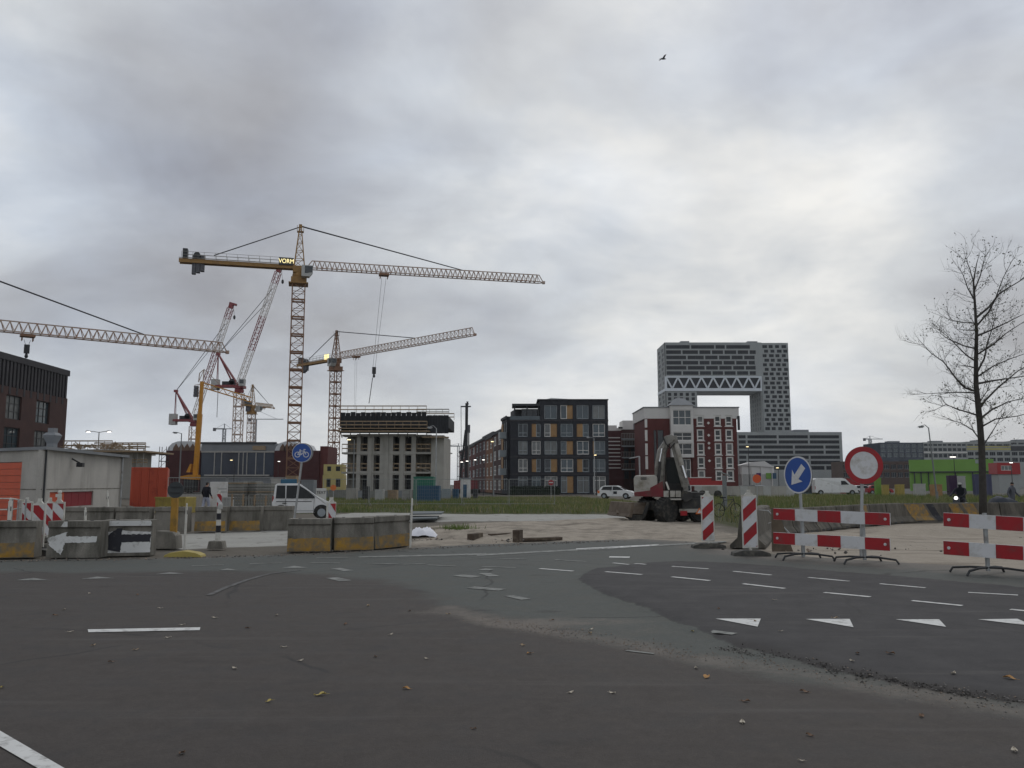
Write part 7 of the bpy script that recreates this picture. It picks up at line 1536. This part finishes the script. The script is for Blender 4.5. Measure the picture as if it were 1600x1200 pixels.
# dark tarpaulin heap
p = PW(1580, 42.5); mb = MB(); n_ = 14; vs = []
for i in range(n_+1):
    x_ = -1.2+2.9*i/n_
    for j in range(7):
        t_ = math.pi*j/6; hgt = (.55+.35*math.sin(i*.35+.6))*(1 if 0 < i < n_ else .4); vs.append((x_, -.6*math.cos(t_), .2+hgt*math.sin(t_)*.9+.05*math.sin(i*2.1+j)))
mb.add(vs, [(i*7+j, (i+1)*7+j, (i+1)*7+j+1, i*7+j+1) for i in range(n_) for j in range(6)]); o = mb.build('tarpaulin_heap', tarp_dark, None, smooth=True); o.location = p; tag(o, 'dark blue tarpaulin over a heap beside the tree', 'tarpaulin')
# bird
q = W(1036, 92, 75.0); Bd = thing('bird', 'small dark bird flying high in the sky', 'bird', q, R(20)); mb = MB(); mb.path([(-.28,0,-.06),(-.2,0,-.03),(0,0,0),(.18,0,.03),(.26,0,.05),(.33,0,.04)], [.02,.05,.085,.06,.05,.01], 8); mb.build('body', bird_m, Bd, smooth=True)
for s in (-1, 1): MB().add([(.12,0,.03),(-.1,0,.03),(-.02,s*.28,.24),(.14,s*.3,.25),(-.08,s*.62,.12),(0,s*.66,.13)], [(0,1,2,3),(3,2,4,5)]).build('wing', bird_m, Bd, fixn=False)
MB().add([(-.26,-.02,-.05),(-.26,.02,-.05),(-.42,.08,-.09),(-.42,-.08,-.09)], [(0,1,2,3)]).build('tail', bird_m, Bd, fixn=False)
# ---- loose site things
def boxthing(name, label, cat, u0, u1, v0, d, m, dep=1.0, extra=None, vb=None, bev=.02):
    z0 = 0 if vb is None else max(0, W(800, vb, d).z); h_ = W(800, v0, d).z; wd = XU(u1, d)-XU(u0, d); B = thing(name, label, cat, (XU(u0, d), d, 0)); MB().box(0, wd, 0, dep, z0, h_).build('body', m, B, bevel=bev)
    if extra: extra(B, wd, h_)
    return B
def ribs(m, n_):
    def f(B, wd, h_):
        for i in range(n_): x_ = wd*(i+.5)/n_; MB().box(x_-.03, x_+.03, -.04, 0, .05, h_-.05).build('rib', m, B)
        MB().box(-.03, wd+.03, -.05, .0, h_-.07, h_+.02).build('rim', m, B)
    return f
boxthing('skip', 'yellow steel skip under the turned round sign', 'skip', 244, 291, 777, 47, plastic_yellow, 1.6, ribs(plastic_yellow, 5))
boxthing('notice_board', 'white site board with grey lines behind the walking person', 'board', 328, 355.5, 753, 48, board_white, .08, lambda B, wd, h_: [MB().box(.45*wd, wd*.98, -.012, -.001, z_, z_+.06).build('grey_line', cab_grey, B) for z_ in (h_-.42, h_-.6)])
boxthing('crate', 'low pale crate right of the white site board', 'crate', 343, 363, 777, 46, cab_grey, .7, ribs(cab_grey, 4))
beacon('leaning red and white beacon before the white site board', 341, 812, .28, 1.05, -1.3, R(48), off=.2)
for i, (a, b, vt, dd, m_) in enumerate(((357, 380, 753, 50, grey_panel), (381, 400, 752, 51, grey_panel), (401, 424, 755, 50, grey_panel))):
    boxthing('formwork_stack', '%s stack of grey formwork panels behind the back row barriers' % ('left', 'middle', 'right')[i], 'panel stack', a, b, vt, dd, m_, 1.4, lambda B, wd, h_: [MB().box(-.03, wd+.03, -.06, 1.45, z_, z_+.05).build('panel_edge', timber if q % 3 == 0 else scaffold, B) for q, z_ in enumerate(np.arange(.12, h_-.05, .17))])
mb = MB(); B_ = thing('pallet_fence', 'row of grey timber pallets behind the back row barriers', 'pallets', (XU(362, 45), 45, 0)); wd = XU(428, 45)-XU(362, 45)
for i in range(15): MB().box(wd*i/15, wd*i/15+.09, 0, .03, .05, 1.02+random.uniform(-.08,.08)).build('slat', timber if i % 4 == 0 else grey_panel, B_)
for z_ in (.25, .8): MB().box(0, wd, .03, .08, z_, z_+.1).build('rail', grey_panel, B_)
boxthing('site_container', 'teal steel container standing before the concrete shell', 'container', 646, 677, 745, 82, teal_box, 2.4, ribs(teal_box, 8)); boxthing('site_container', 'low blue container beside the teal one', 'container', 652, 686, 759, 78, blue_box, 2.0, ribs(blue_box, 8))
K2 = boxthing('kiosk', 'small white kiosk with a blue door in front of the terrace houses', 'kiosk', 719.5, 734.5, 748, 96, board_white, 1.2); MB().box(.28, .72, -.03, .0, .1, 1.6).build('door', blue_box, K2); MB().box(-.1, 1.22, -.12, 1.3, W(800,748,96).z, W(800,748,96).z+.12).build('roof', roof_grey, K2)
# word board behind the van
Wb = boxthing('word_board', 'white board with dark lettering right of the white van', 'board', 494, 510, 763, 56, board_white, .06); tm_ = text_mesh('TEXT', .27, .006); tm_.materials.clear(); tm_.materials.append(trim_black); hb = W(800, 763, 56).z; put('lettering', tm_, Wb, Matrix.Translation(((XU(510,56)-XU(494,56))/2, -.012, hb-.28)) @ Matrix.Rotation(math.pi/2, 4, 'X'))
# white and orange small road signs
def small_sign(label, u, v, dd, r, m, bar=None, shape='disc'):
    zc_ = W(800, v, dd).z; S_ = thing('road_sign', label, 'sign', (XU(u, dd), dd, 0)); MB().tube((0,.03,0), (0,.03,zc_+r*.6), .035).build('pole', galv, S_); MB(Matrix.Translation((0,0,zc_))).lathe([(r, -.01), (r, .015)], 24, ax='y').build('plate', m, S_)
    if bar: MB().box(-r*.75, r*.75, -.02, -.011, zc_-r*.18, zc_+r*.18).build('white_bar', bar, S_)
small_sign('small red no entry sign before the ground floor windows', 861, 754, 98, .32, sign_red, sign_white)
small_sign('small orange disc sign on the site between the van and the shell', 521, 762, 68, .24, decal_orange)
small_sign('bright orange disc sign between the parked cars', 1183, 748, 70, .36, mat('orange_disc', (.62, .10, .03), .5, .05, 3))
T = thing('ticket_pillar', 'grey pillar with a tilted panel on top right of the excavator', 'pillar', (XU(1132, 60), 60, 0)); MB().box(-.13, .13, -.12, .12, 0, W(800, 743, 60).z).build('pillar', lamp_post_grey, T, bevel=.02); mb = MB(); zz = W(800, 741, 60).z; mb.add([(-.35,-.2,zz+.15),(.35,-.2,zz-.12),(.35,.25,zz-.12),(-.35,.25,zz+.15),(-.35,-.2,zz+.2),(.35,-.2,zz-.07),(.35,.25,zz-.07),(-.35,.25,zz+.2)], [(0,1,2,3),(7,6,5,4),(0,4,5,1),(1,5,6,2),(2,6,7,3),(3,7,4,0)]); mb.build('solar_panel', car_silver, T)
# long red trailer with white side boards behind the excavator
d = 100.0; T = thing('flat_trailer', 'long red trailer with a pale stripe behind the excavator arm', 'trailer', (XU(1078, d), d, 0)); wd = XU(1135, d)-XU(1078, d); k = lambda u: XU(u, d)-XU(1078, d); z = lambda v: W(800, v, d).z
MB().box(0, wd, 0, 2.2, z(758), z(751)).build('bed', car_red, T); MB().box(k(1080), k(1112), .1, 2.0, z(751), z(746)).build('load', car_red, T); MB().box(0, k(1112), -.03, 0, z(746.8), z(745.6)).build('pale_stripe', stucco, T); MB().box(0, wd, -.04, 0, z(759.5), z(758)).build('side_rail', stucco, T)
for x_ in (.6, 1.5, wd-1.0): MB().lathe([(.25,-.15),(.45,-.12),(.45,.12),(.25,.15)], 16, (x_, .2, .45), 'y').build('wheel', rubber, T)
d = 108.0; wd = XU(1240, d)-XU(1085, d); T = thing('site_hoarding', 'long pale grey site hoarding behind the excavator and cars', 'hoarding', (XU(1085, d), d, 0)); n_ = 13
for i in range(n_): MB().box(wd*i/n_+.01, wd*(i+1)/n_-.01, 0, .05, .05, W(800, 759.5, d).z).build('panel', concrete_l if i % 3 else cab_grey, T)
# white shop pavilion under the low block
d = 165.0; T = thing('market_pavilion', 'white tented pavilion with purple and lime banners', 'pavilion', (XU(1158, d), d, 0)); k = lambda u: XU(u, d)-XU(1158, d); z = lambda v: W(800, v, d).z
MB().add([(0,0,z(727)),(k(1211),0,z(730)),(k(1211),4,z(730)),(0,4,z(727)),(k(1176),0,z(722)),(k(1196),0,z(720.5)),(k(1196),4,z(720.5)),(k(1176),4,z(722))], [(0,1,5,4),(2,3,7,6),(4,5,6,7),(3,0,4,7),(1,2,6,5)]).build('canopy', white_sheet, T); MB().box(0, k(1211), .3, 3.8, z(741), z(728)).build('wall', white_sheet, T); MB().box(.2, k(1209), .35, 3.7, 0, z(741)).build('base_wall', cab_grey, T)
for a, m_ in ((1183, mat('purple_banner', (.10,.03,.16), .7, .1, 1)), (1198, green_panel), (1206, blue_box)): MB().box(k(a), k(a+8), .2, .29, z(748), z(739)).build('banner', m_, T)
for a in (1160, 1175, 1190, 1207): MB().tube((k(a), .05, 0), (k(a), .05, z(728)), .07).build('post', frame_white, T)
# clutter by the green hall: skips and barrows
for lab, a, b, vt, dd, m_ in (('yellow skip left of another under the ringed sign', 1380, 1389, 757.5, 118, plastic_yellow), ('yellow skip right of another before the green hall', 1401, 1413, 757, 118, plastic_yellow), ('lime green box beside the ringed sign', 1369, 1377, 747, 120, green_panel), ('dark purple van box before the green hall', 1483, 1496, 743, 116, mat('plum_paint', (.05,.025,.06), .4, .1, 1)), ('blue grey box trailer behind the tree trunk', 1524, 1550, 741, 112, mat('slate_paint', (.06,.065,.12), .5, .1, 1)), ('pale grey box unit right of the plum box', 1497, 1509, 744, 118, cab_grey), ('grey crate stack below the green hall', 1430, 1446, 756, 114, cab_grey), ('orange stacked tubes left of the plum box', 1456, 1472, 757, 110, panel_wood)):
    boxthing('site_box', lab, 'box', a, b, vt, dd, m_, .7, ribs(m_, 4))
# bicycle in the grass
p = G(1137, 808); Bk = thing('bicycle', 'dark bicycle parked in the grass right of the excavator', 'bicycle', p, R(25))
for x_ in (-.52, .52):
    mb = MB(); n_ = 22
    pts = [(x_+.33*math.cos(2*math.pi*i/n_), 0, .34+.33*math.sin(2*math.pi*i/n_)) for i in range(n_+1)]; mb.path(pts, .018, 5); wo = mb.build('wheel', rubber, Bk); mb = MB(); [mb.tube((x_,0,.34), (x_+.32*math.cos(t_), 0, .34+.32*math.sin(t_)), .004, n=3) for t_ in np.arange(0, 6.28, .5)]; mb.build('spokes', galv, wo)
mb = MB(); [mb.tube(a, b, .018, n=6) for a, b in (((-.52,0,.34),(-.15,0,.34)),((-.52,0,.34),(-.22,0,.82)),((-.15,0,.34),(-.24,0,.92)),((-.15,0,.34),(.38,0,.82)),((-.22,0,.82),(.38,0,.86)),((.38,0,.95),(.52,0,.34)))]; mb.build('frame', dark_metal, Bk); MB().prism([(-.38,.92),(-.12,.94),(-.12,.98),(-.38,.99)], -.07, .07).build('saddle', trim_black, Bk); MB().path([(.30,-.28,1.05),(.40,-.2,1.05),(.40,.2,1.05),(.30,.28,1.05)], .014, 6).build('handlebar', dark_metal, Bk)
# bank: steel plates, white sack, planks
for i, (a, b, v, t_) in enumerate(((636,682,814,.05),(640,690,811,.05))): o = MB(Matrix.Translation((0,0,.10+i*.14))).add([tuple(G(a, v+2)), tuple(G(b, v+1)), tuple(G(b+4, v-3)), tuple(G(a+6, v-3))]+[tuple(G(x_, y_)+Vector((0,0,t_))) for x_, y_ in ((a,v+2),(b,v+1),(b+4,v-3),(a+6,v-3))], [(3,2,1,0),(4,5,6,7),(0,1,5,4),(1,2,6,5),(2,3,7,6),(3,0,4,7)]).build('steel_plate', steel_plate, None); tag(o, ('lower', 'upper')[i]+' dark steel road plate stacked behind the angled barrier', 'steel plate', 'stacked steel plates')
p = G(661, 841); mb = MB(); n_ = 9; vs = []
for i in range(n_):
    for j in range(n_):
        x_ = -0.42+.84*i/(n_-1); y_ = -.3+.6*j/(n_-1); f_ = max(0, 1-(abs(x_)/.43)**2.5)*max(0, 1-(abs(y_)/.31)**2.5); vs.append((x_, y_, .02+.27*f_**.5*(1+.25*math.sin(i*1.7+j*1.1))))
mb.add(vs, [(i*n_+j, (i+1)*n_+j, (i+1)*n_+j+1, i*n_+j+1) for i in range(n_-1) for j in range(n_-1)]); o = mb.build('white_sack', bag_white, None, smooth=True); o.location = p; tag(o, 'crumpled white plastic sack on the sandy bank', 'sack')
for lab, a, b, v0, v1, w_, h_ in (('long brown timber beam on the sandy bank', 765, 801, 838.5, 836.5, .16, .16), ('short dark timber stump standing on the bank', 806, 812, 838, 837, .2, .34), ('flat long timber half buried along the road edge', 810, 876, 843, 841, .25, .08), ('thin plank lying on the bank left of the beam', 708, 732, 843.5, 843, .12, .06), ('broken board beside the dirt mound', 735, 750, 840.5, 838, .2, .22)):
    a_, b_ = G(a, v0, h_/2), G(b, v1, h_/2); o = MB().beam(a_, b_, w_, h_).build('timber', mat('old_timber', (.085,.062,.045), .9, .3, 4, .4, dirt=(.18,.15,.11), dirt_amt=.5, dirt_scale=4), None, bevel=.01); tag(o, lab, 'timber')
# weeds tuft on the mound
mb = MB(); c = G(712, 838)
for _ in range(260): q = c+Vector((random.gauss(0,.28), random.gauss(0,.16), .18)); t_ = q+Vector((random.gauss(0,.09), random.gauss(0,.09), random.uniform(.08,.26))); mb.add([q+Vector((.012,0,0)), q-Vector((.012,0,0)), t_], [(0,1,2)])
o = mb.build('weeds', _M['grass_green'], None, fixn=False); tag(o, 'small tuft of weeds on the dirt mound', None, kind='stuff')

random.seed(31)
d = 97.0; wd = XU(700, d)-XU(420, d); T = thing('low_hoarding', 'low dark grey hoarding along the foot of the concrete shell', 'hoarding', (XU(420, d), d, 0)); n_ = 9
for i in range(n_): MB().box(wd*i/n_+.02, wd*(i+1)/n_-.02, 0, .06, .03, .95+random.uniform(-.08,.08)).build('panel', grey_panel if i % 2 else roof_grey, T)
for i, (a, b, vt, dd, m_, lab) in enumerate(((541,556,763,88,concrete_l,'pale concrete rings left of the shell doorway'), (566,575,760,87,dark_metal,'dark generator box before the shell'), (586,598,765,86,cab_grey,'grey pallet load before the shell'), (606,620,766,88,timber,'timber stack before the shell'), (628,641,765,85,scaffold,'bundle of scaffold tubes left of the teal container'), (690,703,764,90,car_silver,'silver skip right of the teal container'), (707,716,764,92,blue_box,'blue box left of the white kiosk'), (739,746,764,94,roof_dark,'dark bin right of the white kiosk'), (423,441,748,72,cw_light,'pale stack of blocks behind the van roof'), (446,462,744,90,timber,'timber pile below the tall crane'), (470,490,750,84,roof_grey,'grey container below the bicycle sign'), (1246,1270,752,140,blue_box,'blue site box behind the blue arrow sign'), (1316,1344,748,150,car_red,'red lorry box behind the delivery van'))):
    boxthing('site_stack', lab, 'site stack', a, b, vt, dd, m_, 1.4, ribs(m_, 5))
# thin grey air over the whole place
Hz = MB().box(-900, 900, -40, 900, -1.3, 112).build('haze', [], None); Hz['kind'] = 'stuff'; Hz['label'] = 'thin grey haze over the site'
hm_ = bpy.data.materials.new('haze'); hm_.use_nodes = True; ht = hm_.node_tree; ht.nodes.clear(); ho = ht.nodes.new('ShaderNodeOutputMaterial'); hv = ht.nodes.new('ShaderNodeVolumePrincipled')
hv.inputs['Color'].default_value = (0.86, 0.88, 0.9, 1); hv.inputs['Density'].default_value = 0.00010; hv.inputs['Anisotropy'].default_value = 0.2; ht.links.new(hv.outputs[0], ho.inputs['Volume']); Hz.data.materials.append(hm_)
